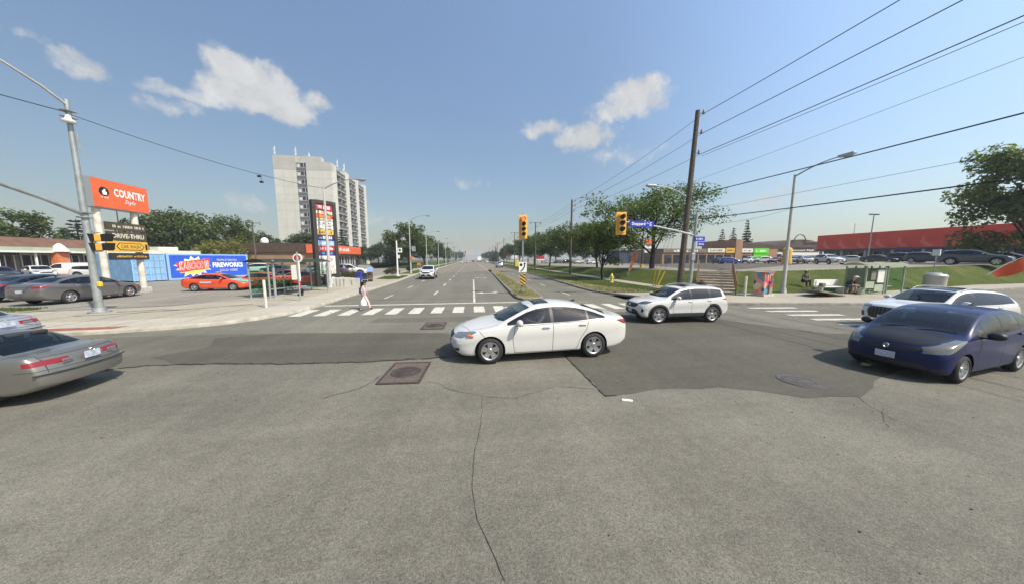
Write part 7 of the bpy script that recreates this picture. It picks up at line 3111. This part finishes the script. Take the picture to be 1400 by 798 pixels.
# round litter bin
p = (34.6, 17.9, .13)
d_ = ray(1283, 354)
p = (d_.x / d_.y * 17.75, 17.75, .13)
t = thing('litter_bin', 'round grey litter bin with domed lid behind the large white crossover', 'bin', p)
m = MB()
m.lathe([(0, 0), (.52, 0), (.55, .1), (.55, .95), (.58, 1.0), (.58, 1.1), (.5, 1.12)], 20)
m.build('body', 'concrete_grey', t)
m = MB()
m.lathe([(.58, 1.1), (.5, 1.22), (.3, 1.3), (0, 1.33)], 20)
m.build('lid', 'galv_pole', t)
m = MB()
m.box((.1, -.4, 1.24), (.4, .12, .14), bev=.02)
m.build('opening', 'black', t)

# --- left pavement: bus stop, shelter, posts, boxes
t, o, u, nr = shelter('glass bus shelter with dark green roof edge on the left pavement', (-12.15, 19.3), (-10.75, 23.4), 1.45, 2.1, .12, 'shelter_glass', mat('roof_green', (.05, .09, .075), .5), 'galv_pole')
t = thing('bus_stop', 'red and white bus stop pole with round top sign in front of the glass shelter', 'bus stop', G(411, 404, .12))
m = MB()
m.cyl((0, 0, 0), (0, 0, .95), .07, n=10)
m.build('lower_pole', 'red_sign', t)
m = MB()
m.cyl((0, 0, .95), (0, 0, 2.5), .085, n=10)
m.build('upper_pole', 'fascia_white', t)
m = MB()
m.cyl((-.0, -.04, 2.42), (0, .04, 2.42), .28, n=20)
k = m.build('round_sign', 'fascia_white', t)
m = MB()
m.cyl((-.0, -.05, 2.42), (0, -.042, 2.42), .2, n=20)
m.build('disc', 'red_sign', k)
m = MB()
m.box((-.28, .0, 1.5), (.32, .04, .95), bev=.01)
m.build('timetable', 'fascia_white', t)
m = MB()
m.cyl((0, 0, -.02), (0, 0, .12), .16, n=10)
m.box((.1, 0, .3), (.16, .12, .3))
m.build('foot', 'black', t)
m = MB()
m.tube([(0, 0, -.05), (0, 0, 2.75)], .035, 8)
tag(m.build('post', 'galv', None, 35, (*G(411, 411.5, .12)[:2], .12)), 'thin grey post just in front of the red and white bus stop pole', 'post')
m = MB()
m.tube([(0, 0, -.05), (0, 0, 1.35)], .06, 10)
tag(m.build('post', 'pale_paint', None, 35, (*G(364, 420, .12)[:2], .12)), 'short pale post nearest the corner kerb', 'post')
m = MB()
m.tube([(0, 0, -.05), (0, 0, 2.3)], .07, 10)
tag(m.build('post', 'galv', None, 35, (*G(377, 407, .12)[:2], .12)), 'taller grey post at the near end of the glass shelter', 'post')
t = thing('electric_box', 'small pale metal box on the ground near the orange taxis', 'box', (*G(386, 396, .12)[:2], .12))
m = MB()
m.box((0, 0, .32), (.55, .4, .6), bev=.02)
m.build('body', 'concrete_block', t, 0)
m = MB()
m.box((0, 0, .64), (.62, .46, .05), bev=.01)
m.build('lid', 'concrete_block', t, 0)
for i, (px_, py_, lb) in enumerate(((468, 392, 'large square concrete planter behind the lamp post'), (480, 390, 'second concrete planter in the row'), (487, 388, 'concrete planter closest to the newspaper boxes'))):
    p = G(px_, py_, .12)
    t = thing('planter', lb, 'planter', (p[0], p[1], .12), .1)
    s_ = .95 if i == 0 else .7
    m = MB()
    m.prism([(-.55 * s_, 0), (.55 * s_, 0), (.62 * s_, .8 * s_), (-.62 * s_, .8 * s_)], -.5, .5, axis='y')
    m.build('tub', 'concrete_block', t, 0)
    m = MB()
    for q_ in (-.3, 0, .3):
        m.box((q_ * s_, -.505, .4 * s_), (.06, .02, .6 * s_))
    m.build('groove', 'grey_brown', t, 0)
def news_box(px_, py_, lb, mt, h=.95, top=None):
    p = G(px_, py_, .12)
    t = thing('newspaper_box', lb, 'newspaper box', (p[0], p[1], .12), .2)
    m = MB()
    m.box((0, 0, .3 + h * .35), (.5, .45, h * .72), bev=.03)
    m.build('cabinet', mt, t, 0)
    m = MB()
    m.box((0, -.232, .35 + h * .45), (.38, .02, h * .3))
    m.build('window', 'window_dark', t, 0)
    m = MB()
    m.box((0, 0, .1), (.4, .35, .24))
    m.build('stand', 'black', t, 0)
    if top:
        m = MB()
        m.box((0, .1, .32 + h * .9), (.55, .1, h * .5), bev=.02)
        m.build('top_panel', top, t, 0)
news_box(491, 388, 'bright blue newspaper box near the pavement edge', 'blue_sign', 1.2)
news_box(499, 386, 'dark blue newspaper box beside the bright blue one', 'paint_navy_wall', .9)
news_box(506.5, 385, 'pale blue topped newspaper box at the end of the row', 'brown_roof', 1.0, 'sky_sign')
# distant signals
for (px_, Y, lb, s_) in ((636.5, 150, 'distant west side signal on a long mast arm, orange head', 1), (655, 330, 'farthest signal head over the avenue', 1)):
    p = at(px_, Y, 0)
    bx = -9.8
    t = thing('signal_pole', lb, 'signal pole', (bx, Y, .1))
    m = MB()
    m.tube([(0, 0, -.1), (0, 0, 6.2)], [.13, .1], 8)
    m.build('pole', 'galv_pole', t)
    m = MB()
    m.tube([(0, 0, 5.4), (p[0] - bx, 0, 6.0)], [.08, .05], 6)
    m.build('mast_arm', 'galv_pole', t)
    signal_head(t, (p[0] - bx, -.1, 5.6), 0, 3, -1, 1.3)
t = thing('yellow_box', 'pale yellow roadside box far along the east verge', 'box', (13.4, 88, .1))
m = MB()
m.box((0, 0, .9), (1.3, .9, 1.7), bev=.05)
m.build('body', 'hydrant_yellow', t, 0)
m = MB()
m.box((0, 0, 1.78), (1.45, 1.0, .1), bev=.03)
m.build('lid', 'cream', t, 0)
t = thing('red_sign', 'red and white sign board beyond the last locust of the row', 'sign', (*at(739, 98, .8)[:2], .8))
m = MB()
m.box((0, 0, 1.9), (2.6, .2, 1.3))
m.build('panel', 'red_sign', t, 0)
m = MB()
m.box((0, -.12, 1.35), (2.6, .04, .4))
m.build('strip', 'fascia_white', t, 0)
for x in (-1, 1):
    m = MB()
    m.box((x, .1, .6), (.12, .12, 1.6))
    m.build('leg', 'galv', t, 0)
for i, (px_, Y, lb, mt) in enumerate(((695, 120, 'hazy pale board with reddish top by the east side trees', 'cream'), (704, 105, 'small white sign on two posts past the median signal', 'fascia_white'))):
    q_ = at(px_, Y, .1)
    t = thing('roadside_sign', lb, 'sign', (q_[0], q_[1], .1))
    m = MB()
    m.box((0, 0, 3.0), (1.8, .15, 2.2 if i == 0 else 1.2))
    m.build('panel', mt, t, 0)
    if i == 0:
        m = MB()
        m.box((0, -.1, 3.7), (1.7, .05, .7))
        m.build('top_panel', 'red_light', t, 0)
    for x in (-.7, .7):
        m = MB()
        m.box((x, .05, 1.1), (.1, .1, 2.2))
        m.build('leg', 'galv', t, 0)
for px_, py_, hh, lb in ((958, 356, 2.6, 'golden rounded mascot free column near the blue signs'), (1075, 361, 3.0, 'golden yellow banner stand beside the dark red car')):
    p = GL(px_, py_)
    t = thing('advert_column', lb.replace('mascot free ', 'advertising '), 'advert column', p)
    m = MB()
    m.lathe([(0, 0), (.7, 0), (.75, .4), (.62, hh * .5), (.72, hh * .7), (.6, hh * .92), (.3, hh), (0, hh + .05)], 14)
    m.build('column', 'yellow_sign', t)
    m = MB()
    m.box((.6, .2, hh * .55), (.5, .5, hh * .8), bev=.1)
    m.build('dark_slab', 'dark_panel', t)  # upright dark slab standing against the golden column
# ------------------------------------------------------------------ parked and passing cars
def park(key, label, px, py, deg, pt, sc=1.0, lot='L', name=None, cat='car', group=None):
    p = {'L': lambda: G(px, py, .124), 'R': lambda: GL(px, py), 'road': lambda: G(px, py, 0.006)}[lot]()
    t = make_car(name or {'lot_saloon': 'saloon_car', 'saloon': 'saloon_car', 'lot_crossover': 'crossover_car', 'lot_hatchback': 'hatchback_car', 'taxi': 'taxi', 'van': 'van'}[key], key, label, cat, p, R_(deg), pt, group)
    t.scale = (sc, sc, sc)
    return t


def put(key, label, x, y, z, deg, pt, sc=1.0, name='saloon_car', cat='car', group=None):
    t = make_car(name, key, label, cat, (x, y, z), R_(deg), pt, group)
    t.scale = (sc, sc, sc)
    return t


LG, RG = 'cars parked on the left lot', 'cars parked on the right lot'
put('saloon', 'dark grey saloon parked nose away at the front edge of the left lot', -22.5, 20.15, .13, 90, 'paint_grey', 1, group=LG)
put('lot_saloon', 'navy saloon parked beside the dark grey saloon, at the left edge', -26.1, 21.6, .13, 88, 'paint_navy', 1, group=LG)
park('lot_crossover', 'white crossover facing the road in front of the shop row', 56, 381, -28, 'paint_white', .95, group=LG)
park('lot_crossover', 'dark navy crossover at the far left edge behind the parked saloons', 0, 385.5, -25, 'paint_navy', .95, group=LG)
park('lot_crossover', 'black crossover whose roof shows over the white crossover', 62, 374, 0, 'paint_black', 1, group=LG)
park('van', 'white delivery van parked before the shop row', 94, 377.5, 205, 'paint_white', .95, cat='van', group=LG)
park('lot_crossover', 'white crossover half hidden behind the signal pole', 136, 380, 10, 'paint_white', .95, group=LG)
park('lot_saloon', 'silver saloon seen between the posts of the orange sign', 172, 375, 30, 'paint_silver', 1, group=LG)
l, a = on((-17.9, 24.5), (-20.25, 24.35), 'taxi', .86)
tx = make_car('taxi', 'taxi', 'orange taxi with mint green bonnet in front of the fireworks banner', 'taxi', (l[0], l[1], .126), a, 'paint_orange', 'orange taxis on the left lot')
tx.scale = (.88, .88, .88)
park('taxi', 'second orange taxi just behind the mint bonnet of the first', 357, 393, 178, 'paint_orange', .88, group='orange taxis on the left lot')
park('taxi', 'orange taxi seen through the glass bus shelter', 421, 389, 12, 'paint_orange', .88, group='orange taxis on the left lot')
park('lot_saloon', 'red saloon seen through the glass bus shelter', 394, 386, 170, 'paint_red', .9, group=LG)
park('lot_saloon', 'dark slate saloon parked behind the red one, past the shelter roof', 388, 376, 5, 'paint_slate', 1, group=LG)
park('lot_crossover', 'white crossover at the end of the blue fireworks container', 348, 374, 200, 'paint_white', 1, group=LG)
park('lot_saloon', 'black saloon left of the brick restaurant wall', 371, 371, 190, 'paint_black', 1, group=LG)
park('lot_crossover', 'white crossover parked to the right of the tenant pylon', 481, 377, 5, 'paint_white', 1, group=LG)
park('lot_crossover', 'slate crossover parked behind the tenant pylon', 452, 378, 185, 'paint_slate', 1, group=LG)
park('lot_saloon', 'pale silver saloon parked before the restaurant windows', 430, 374.5, 178, 'paint_silver', 1, group=LG)

RDG = 'cars driving on the avenue'
put('lot_crossover', 'pale crossover coming down the avenue by the left kerb', -5.6, 38.5, .01, -90, 'paint_white', 1, 'crossover_car', group=RDG)
put('lot_crossover', 'silver crossover driving away on the far side of the median', 7.6, 84, .01, 90, 'paint_silver', 1, 'crossover_car', group=RDG)
put('lot_saloon', 'white saloon far up the avenue coming this way, nearer the left kerb', -6.2, 165, .01, -90, 'paint_white', 1, group=RDG)
put('lot_crossover', 'white crossover far up the avenue, next to the far white saloon', -3.2, 178, .01, -90, 'paint_white', 1, 'crossover_car', group=RDG)
put('lot_saloon', 'dark saloon far up the avenue beside the box truck', .6, 230, .01, 90, 'paint_black', 1, group=RDG)
put('lot_saloon', 'white saloon far up the avenue right of the box truck', 8.2, 170, .01, 90, 'paint_white', 1, group=RDG)
t = thing('box_truck', 'white box truck with dark red rear driving away at the end of the avenue', 'truck', (4.6, 205, .01))
m = MB()
m.box((0, 2.2, 2.6), (2.5, 6.5, 2.7), bev=.05)
m.build('cargo_box', 'white', t, 0)
m = MB()
m.box((0, 2.2, 1.05), (2.3, 6.6, .35))
m.box((0, -1.08, .85), (2.4, .12, .4))
m.build('chassis', 'paint_maroon', t, 0)
m = MB()
m.box((0, 6.6, 1.7), (2.3, 2.0, 2.2), bev=.2)
m.build('cab', 'paint_maroon', t, 0)
for x in (-1.0, 1.0):
    for y in (0, 6.4):
        m = MB()
        m.cyl((x - .15, y, .5), (x + .15, y, .5), .5, n=16)
        m.build('wheel', 'tyre', t)
    m = MB()
    m.box((x * .9, -1.1, 1.1), (.3, .06, .18))
    m.build('taillight', 'lamp_red', t, 0)

for key, lb, px, py, deg, pt, sc in [
    ('lot_crossover', 'white crossover parked behind the young locust trunk on the right lot', 810, 361.5, 12, 'paint_white', 1.0),
    ('lot_saloon', 'white saloon parked left of the leaning orange flag', 841, 360.5, 10, 'paint_white', 1.0),
    ('lot_crossover', 'grey crossover directly left of the white one behind the young locust', 791, 361, 190, 'paint_silver', 1.0),
    ('lot_crossover', 'black crossover under the shade trees of the right lot', 776, 360.5, 10, 'paint_black', 1.0),
    ('lot_saloon', 'dark slate saloon in the shade, left of the black crossover', 763, 360.3, 185, 'paint_slate', 1.0),
    ('lot_saloon', 'pale car at the far left end of the shaded row on the right lot', 750, 360, 0, 'paint_silver', 1.0),
    ('lot_crossover', 'black crossover under the orange topped board', 888, 359.8, 170, 'paint_black', 1.0),
    ('lot_saloon', 'white saloon beside the golden column on the right lot', 974, 359.5, 200, 'paint_white', .95),
    ('lot_crossover', 'navy crossover next to the bright blue hatchback', 983, 361.2, 260, 'paint_navy', .8),
    ('lot_hatchback', 'bright blue hatchback in front of the yellow shop sign', 998, 361.2, -20, 'paint_bright_blue', .95),
    ('lot_crossover', 'beige crossover behind the bright blue hatchback', 1001, 358.2, -10, 'paint_beige', .95),
    ('lot_crossover', 'white crossover in front of the brown shop wall, left of the green sign', 1024, 360.2, 200, 'paint_white', .9),
    ('lot_crossover', 'white crossover right below the bright green shop sign', 1040, 360, 160, 'paint_white', .9),
    ('lot_saloon', 'black saloon between the hatchback and the white crossovers', 1014, 358.3, 20, 'paint_black', .9),
    ('lot_saloon', 'maroon saloon left of the right lamp post', 1062, 360.3, 190, 'paint_maroon', .9),
    ('lot_crossover', 'silver grey crossover just right of the right lamp post', 1084, 360.2, 215, 'paint_silver', .85),
    ('lot_crossover', 'white crossover below the pale hall canopy', 1101, 360.6, 240, 'paint_white', .85),
    ('lot_crossover', 'big silver white crossover nearest the camera in the middle of the right lot', 1133, 361.6, 246, 'paint_pearl', .95),
    ('lot_saloon', 'white saloon in front of the left end of the red store', 1168, 359.2, -66, 'paint_white', .95),
    ('lot_saloon', 'black saloon by the foot of the twin headed lot lamp', 1203, 359.5, -80, 'paint_black', .95),
    ('lot_crossover', 'black crossover in front of the middle of the red store', 1240, 359.3, -78, 'paint_black', 1.0),
    ('lot_crossover', 'dark slate crossover behind the thin leaning sign post', 1268, 359.5, -82, 'paint_slate', 1.0),
    ('lot_saloon', 'silver saloon at the right end of the red store row', 1299, 357.5, -80, 'paint_silver', 1.0),
    ('lot_crossover', 'large dark blue grey crossover alone at the edge of the right lot', 1331, 362.6, -72, 'paint_slate', 1.0),
    ('lot_saloon', 'navy saloon in the shadow of the large shade tree', 1374, 359, -75, 'paint_navy', 1.0)]:
    park(key, lb, px, py, deg, pt, sc, 'R', group=RG)

# ------------------------------------------------------------------ people
mat('skin', (0.33, 0.19, 0.13), 0.6, var=.06)
mat('skin_light', (0.5, 0.31, 0.23), 0.6, var=.06)
mat('hair', (0.012, 0.010, 0.009), 0.5)
mat('cloth_pattern', (0.55, 0.47, 0.49), 0.9, var=.45, scale=14)
mat('cloth_pink', (0.62, 0.46, 0.46), 0.9, var=.12, scale=8)
mat('cloth_black', (0.015, 0.015, 0.017), 0.9, var=.3, scale=9)
mat('cloth_grey', (0.08, 0.08, 0.085), 0.9, var=.3, scale=9)
mat('shoe', (0.015, 0.013, 0.013), 0.6)
mat('bag_blue', (0.05, 0.058, 0.11), 0.8, var=.2, scale=8)
mat('bag_white', (0.82, 0.83, 0.85), 0.45, bump=.8, bscale=12)
mat('cap_white', (0.7, 0.7, 0.68), 0.8)


def figure(parent, J, E, mats, regions, name='body'):
    """one continuous body: joints (x,y,z,r), skinned and smoothed; hands with fingers"""
    me = bpy.data.meshes.new('sk')
    names = list(J)
    me.from_pydata([J[k][:3] for k in names], [(names.index(a_), names.index(b_)) for a_, b_ in E], [])
    ob = bpy.data.objects.new('sk', me)
    COL.objects.link(ob)
    md_ = ob.modifiers.new('s', 'SKIN')
    sv = me.skin_vertices[0].data
    for i, k in enumerate(names):
        r_ = J[k][3]
        sv[i].radius = r_ if isinstance(r_, tuple) else (r_, r_)
        sv[i].use_root = k == names[0]
    sb = ob.modifiers.new('b', 'SUBSURF')
    sb.levels = sb.render_levels = 2
    bpy.context.view_layer.update()
    out = bpy.data.meshes.new_from_object(ob.evaluated_get(bpy.context.evaluated_depsgraph_get()))
    bpy.data.objects.remove(ob)
    # fingers and thumb join the same mesh, rooted in the palm
    bm = bmesh.new()
    bm.from_mesh(out)
    mb = MB()
    mb.bm.free()
    mb.bm = bm
    for hand, wrist in (('hand_l', 'wrist_l'), ('hand_r', 'wrist_r')):
        H_, W2 = Vector(J[hand][:3]), Vector(J[wrist][:3])
        d_ = (H_ - W2).normalized()
        s_ = d_.cross(Vector((0, 1, 0)))
        s_ = s_.normalized() if s_.length > .1 else Vector((1, 0, 0))
        up_ = s_.cross(d_)
        for i, ln in enumerate((.062, .07, .066, .05)):
            b_ = H_ + s_ * (i - 1.5) * .017
            mb.tube([b_ - d_ * .02, b_ + d_ * ln * .5, b_ + d_ * ln * .85 + up_ * .018], [.0085, .008, .006], 6)
        b_ = H_ - d_ * .035 - s_ * .03
        mb.tube([b_, b_ + d_ * .025 - s_ * .018, b_ + d_ * .05 - s_ * .016], [.0095, .009, .007], 6)
    bm.to_mesh(out)
    for m_ in mats:
        out.materials.append(MATS[m_])
    bones = [(Vector(J[a_][:3]), Vector(J[b_][:3]), regions.get((a_, b_), 0)) for a_, b_ in E]
    for p in out.polygons:
        c_ = p.center
        best = None
        for a_, b_, r_ in bones:
            d_ = b_ - a_
            k = max(0, min(1, (c_ - a_).dot(d_) / d_.length_squared))
            e = (a_ + d_ * k - c_).length
            if best is None or e < best[0]:
                best = (e, r_)
        p.material_index = best[1]
    out.name = name
    bm.free()
    out.shade_smooth()
    return link(name, out, parent)


# woman walking along the crosswalk (towards +x)
pd = thing('person', 'person in pale top and pink trousers walking along the crosswalk carrying a white bag', 'person', (*G(498, 423.4, .012)[:2], .012))
J = {'pelvis': (0, 0, .86, .13), 'belly': (.02, 0, 1.02, (.12, .10)), 'chest': (.05, 0, 1.2, (.145, .115)), 'neck': (.07, 0, 1.36, .055), 'head': (.10, 0, 1.47, (.085, .075)), 'crown': (.09, 0, 1.55, (.085, .078)),
     'sh_l': (.05, .15, 1.30, .06), 'el_l': (.02, .20, 1.06, .042), 'wrist_l': (.14, .19, .88, .030), 'hand_l': (.18, .185, .81, (.036, .02)),
     'sh_r': (.05, -.15, 1.30, .06), 'el_r': (.0, -.20, 1.06, .042), 'wrist_r': (.06, -.21, .85, .030), 'hand_r': (.08, -.21, .78, (.036, .02)),
     'hip_l': (.0, .09, .80, .10), 'knee_l': (.20, .09, .46, .066), 'ank_l': (.30, .09, .10, .042), 'toe_l': (.44, .09, .045, .04),
     'hip_r': (.0, -.09, .80, .10), 'knee_r': (-.06, -.09, .45, .066), 'ank_r': (-.30, -.09, .14, .042), 'toe_r': (-.19, -.09, .05, .04)}
E_ = [('pelvis', 'belly'), ('belly', 'chest'), ('chest', 'neck'), ('neck', 'head'), ('head', 'crown'), ('chest', 'sh_l'), ('sh_l', 'el_l'), ('el_l', 'wrist_l'), ('wrist_l', 'hand_l'), ('chest', 'sh_r'), ('sh_r', 'el_r'), ('el_r', 'wrist_r'), ('wrist_r', 'hand_r'),
      ('pelvis', 'hip_l'), ('hip_l', 'knee_l'), ('knee_l', 'ank_l'), ('ank_l', 'toe_l'), ('pelvis', 'hip_r'), ('hip_r', 'knee_r'), ('knee_r', 'ank_r'), ('ank_r', 'toe_r')]
RG_ = {('pelvis', 'belly'): 1, ('belly', 'chest'): 1, ('chest', 'sh_l'): 1, ('chest', 'sh_r'): 1, ('sh_l', 'el_l'): 1, ('sh_r', 'el_r'): 1, ('pelvis', 'hip_l'): 2, ('pelvis', 'hip_r'): 2, ('hip_l', 'knee_l'): 2, ('knee_l', 'ank_l'): 2, ('hip_r', 'knee_r'): 2, ('knee_r', 'ank_r'): 2, ('ank_l', 'toe_l'): 3, ('ank_r', 'toe_r'): 3}
figure(pd, J, E_, ['skin', 'cloth_pattern', 'cloth_pink', 'shoe'], RG_)
def face(parent, c_, fwd, sc, sk):
    c_ = Vector(c_)
    f_ = Vector(fwd).normalized()
    s_ = Vector((-f_.y, f_.x, 0)).normalized()
    m = MB()
    m.tube([c_ + f_ * .075 + Vector((0, 0, .02)), c_ + f_ * .10 - Vector((0, 0, .015))], [.009, .016], 6)
    m.build('nose', sk, parent)
    for k in (-1, 1):
        m = MB()
        m.sph(c_ + f_ * .076 + s_ * k * .03 + Vector((0, 0, .018)), (.011, .011, .009), 8, 6)
        m.build('eye', 'letter_black', parent)
        m = MB()
        m.sph(c_ + s_ * k * .08, (.018, .012, .03), 8, 6)
        m.build('ear', sk, parent)
    m = MB()
    m.box(c_ + f_ * .078 - Vector((0, 0, .045)), (.012, .04, .01), rz=math.atan2(f_.y, f_.x), bev=.003)
    m.build('mouth', 'red_light', parent)
face(pd, (.10, 0, 1.47), (1, 0, 0), 1, 'skin')
m = MB()
m.sph((.07, 0, 1.53), (.105, .098, .098), 16, 10)
m.tube([(.0, 0, 1.54), (-.06, .0, 1.44), (-.08, 0, 1.30), (-.075, 0, 1.18)], [.08, .085, .07, .03], 10)
m.build('hair', 'hair', pd)
m = MB()
m.box((-.12, 0, 1.10), (.15, .26, .34), bev=.06, seg=2)
bp_ = link('backpack', m.mesh('backpack', ['bag_blue']), None)
bp_.location = pd.location
tag(bp_, 'dark blue backpack on the back of the person on the crosswalk', 'backpack')
m = MB()
m.lathe([(.02, .0), (.03, -.06), (.12, -.18), (.16, -.32), (.15, -.44), (.08, -.50), (0, -.51)], 14, Matrix.Translation((.09, -.23, .76)))
m.tube([(.06, -.23, .70), (.07, -.22, .79), (.10, -.23, .79), (.12, -.23, .70)], .008, 5)
bw = link('carrier_bag', m.mesh('carrier_bag', ['bag_white']), None)
bw.location = pd.location
tag(bw, 'white plastic carrier bag held by the person on the crosswalk', 'bag')
for o_ in (pd, bp_, bw):
    o_.scale = (.87, .87, .87)
    o_.rotation_euler = (0, 0, R_(-6))

# man sitting bent forward at the end of the bench
sp_ = G(1160, 400.5, .13)
pm2 = thing('person', 'person in black with a white cap sitting bent forward at the end of the bench', 'person', (25.62, 16.9, .13), R_(-75))
J = {'pelvis': (0, 0, .50, .15), 'belly': (.10, 0, .66, (.14, .13)), 'chest': (.25, 0, .84, (.165, .13)), 'neck': (.36, 0, .98, .06), 'head': (.43, 0, 1.07, (.088, .08)), 'crown': (.45, 0, 1.15, (.088, .08)),
     'sh_l': (.28, .18, .90, .068), 'el_l': (.36, .24, .64, .048), 'wrist_l': (.56, .12, .58, .034), 'hand_l': (.62, .07, .56, (.04, .022)),
     'sh_r': (.28, -.18, .90, .068), 'el_r': (.36, -.24, .64, .048), 'wrist_r': (.56, -.12, .58, .034), 'hand_r': (.62, -.07, .56, (.04, .022)),
     'hip_l': (.04, .11, .49, .11), 'knee_l': (.44, .17, .50, .075), 'ank_l': (.42, .18, .09, .048), 'toe_l': (.60, .20, .045, .045),
     'hip_r': (.04, -.11, .49, .11), 'knee_r': (.44, -.17, .50, .075), 'ank_r': (.42, -.18, .09, .048), 'toe_r': (.60, -.20, .045, .045)}
RG2 = dict(RG_)
RG2.update({('knee_l', 'ank_l'): 0, ('knee_r', 'ank_r'): 0})
figure(pm2, J, E_, ['skin_light', 'cloth_black', 'cloth_grey', 'shoe'], RG2)
face(pm2, (.44, 0, 1.07), (1, 0, -.25), 1, 'skin_light')
m = MB()
m.sph((.435, 0, 1.165), (.108, .10, .075), 14, 8)
m.box((.55, 0, 1.15), (.13, .15, .014), ry=.2, bev=.005)
m.build('cap', 'cap_white', pm2)
bk_ = thing('bucket', 'white green bucket standing before the seated person', 'bucket', (25.78, 16.2, .13))
m = MB()
m.lathe([(0, .01), (.14, 0), (.17, .36), (.18, .38), (.165, .38), (.135, .03), (0, .03)], 18)
m.build('pail', 'fascia_green', bk_)
m = MB()
m.tube([(-.175, 0, .35), (-.13, -.05, .43), (0, -.07, .46), (.13, -.05, .43), (.175, 0, .35)], .008, 5)
m.build('handle', 'galv', bk_)
m = MB()
m.box((0, 0, .22), (.42, .42, .44), bev=.03)
tag(m.build('stool', 'old_boards', None, 30, (25.6, 16.93, .13), R_(-75)), 'low block stool under the seated person at the bench end', 'stool')
# second figure hidden behind the bench
m = thing('person', 'person in a dark top standing on the grass bank behind the white bench', 'person', (24.6, 18.75, bank_at(24.6, 18.75)), R_(-100))
J = {'pelvis': (0, 0, .44, .14), 'belly': (.05, 0, .6, (.13, .11)), 'chest': (.10, 0, .8, (.15, .12)), 'neck': (.14, 0, .96, .055), 'head': (.17, 0, 1.06, (.085, .075)), 'crown': (.17, 0, 1.14, (.085, .078)),
     'sh_l': (.10, .16, .88, .062), 'el_l': (.16, .22, .64, .045), 'wrist_l': (.34, .16, .56, .032), 'hand_l': (.42, .14, .54, (.036, .02)),
     'sh_r': (.10, -.16, .88, .062), 'el_r': (.16, -.22, .64, .045), 'wrist_r': (.34, -.16, .56, .032), 'hand_r': (.42, -.14, .54, (.036, .02)),
     'hip_l': (.02, .10, .42, .10), 'knee_l': (.40, .12, .46, .07), 'ank_l': (.40, .13, .09, .045), 'toe_l': (.55, .14, .045, .042),
     'hip_r': (.02, -.10, .42, .10), 'knee_r': (.40, -.12, .46, .07), 'ank_r': (.40, -.13, .09, .045), 'toe_r': (.55, -.14, .045, .042)}
m['label'] = 'dark haired person sitting on the grass just behind the white bench'
figure(m, J, E_, ['skin', 'cloth_grey', 'cloth_black', 'shoe'], RG_)
face(m, (.17, 0, 1.06), (1, 0, 0), 1, 'skin')
h_ = MB()
h_.sph((.14, 0, 1.12), (.105, .10, .10), 14, 9)
h_.build('hair', 'hair', m)

# drivers
def driver(key, name, label, cloth, rz_obj):
    c = MODELS[key][1]
    x0 = c['wb'] / 2 + c['fo']
    zs_ = c.get('zseat', .52)
    X0 = x0 - c['seat'] - .05
    J = {'pelvis': (-.10, 0, .14, .14), 'belly': (-.14, 0, .30, (.13, .11)), 'chest': (-.20, 0, .50, (.155, .12)), 'neck': (-.21, 0, .66, .055), 'head': (-.17, 0, .75, (.085, .075)), 'crown': (-.18, 0, .83, (.085, .078)),
         'sh_l': (-.19, .17, .59, .062), 'el_l': (.02, .24, .40, .045), 'wrist_l': (.22, .17, .46, .032), 'hand_l': (.28, .15, .49, (.036, .02)),
         'sh_r': (-.19, -.17, .59, .062), 'el_r': (.02, -.24, .40, .045), 'wrist_r': (.22, -.17, .46, .032), 'hand_r': (.28, -.15, .49, (.036, .02)),
         'hip_l': (-.04, .10, .13, .10), 'knee_l': (.38, .13, .20, .07), 'ank_l': (.62, .13, -.12, .045), 'toe_l': (.76, .13, -.1, .042),
         'hip_r': (-.04, -.10, .13, .10), 'knee_r': (.38, -.13, .20, .07), 'ank_r': (.62, -.13, -.12, .045), 'toe_r': (.76, -.13, -.1, .042)}
    car = next(o for o in bpy.data.objects if o.get('label') == rz_obj)
    s_ = car.scale[0]
    loc = Vector(car.location) + Matrix.Rotation(car.rotation_euler.z, 3, 'Z') @ (Vector((X0, .37, zs_)) * s_)
    t = thing(name, label, 'person', tuple(loc), car.rotation_euler.z)
    t.scale = (s_, s_, s_)
    figure(t, J, E_, ['skin_light', cloth, 'cloth_grey', 'shoe'], RG_)
    face(t, (-.17, 0, .75), (1, 0, 0), 1, 'skin_light')
    h = MB()
    h.sph((-.20, 0, .82), (.10, .098, .09), 14, 9)
    h.build('hair', 'hair', t)
driver('saloon', 'person', 'driver in a pale shirt at the wheel of the white saloon', 'cloth_pattern', 'white four-door saloon with dark sunroof crossing the middle of the junction')
driver('hatchback', 'person', 'driver in dark clothes at the wheel of the blue hatchback', 'cloth_black', 'dark blue hatchback with matt black bonnet in the near lane')
driver('crossover', 'person', 'driver in grey at the wheel of the white crossover with black wheel arches', 'cloth_grey', 'white crossover with black wheel arches following the white saloon')
driver('big_crossover', 'person', 'driver in black at the wheel of the large white crossover', 'cloth_black', 'large white crossover with black glass roof beside the blue hatchback')
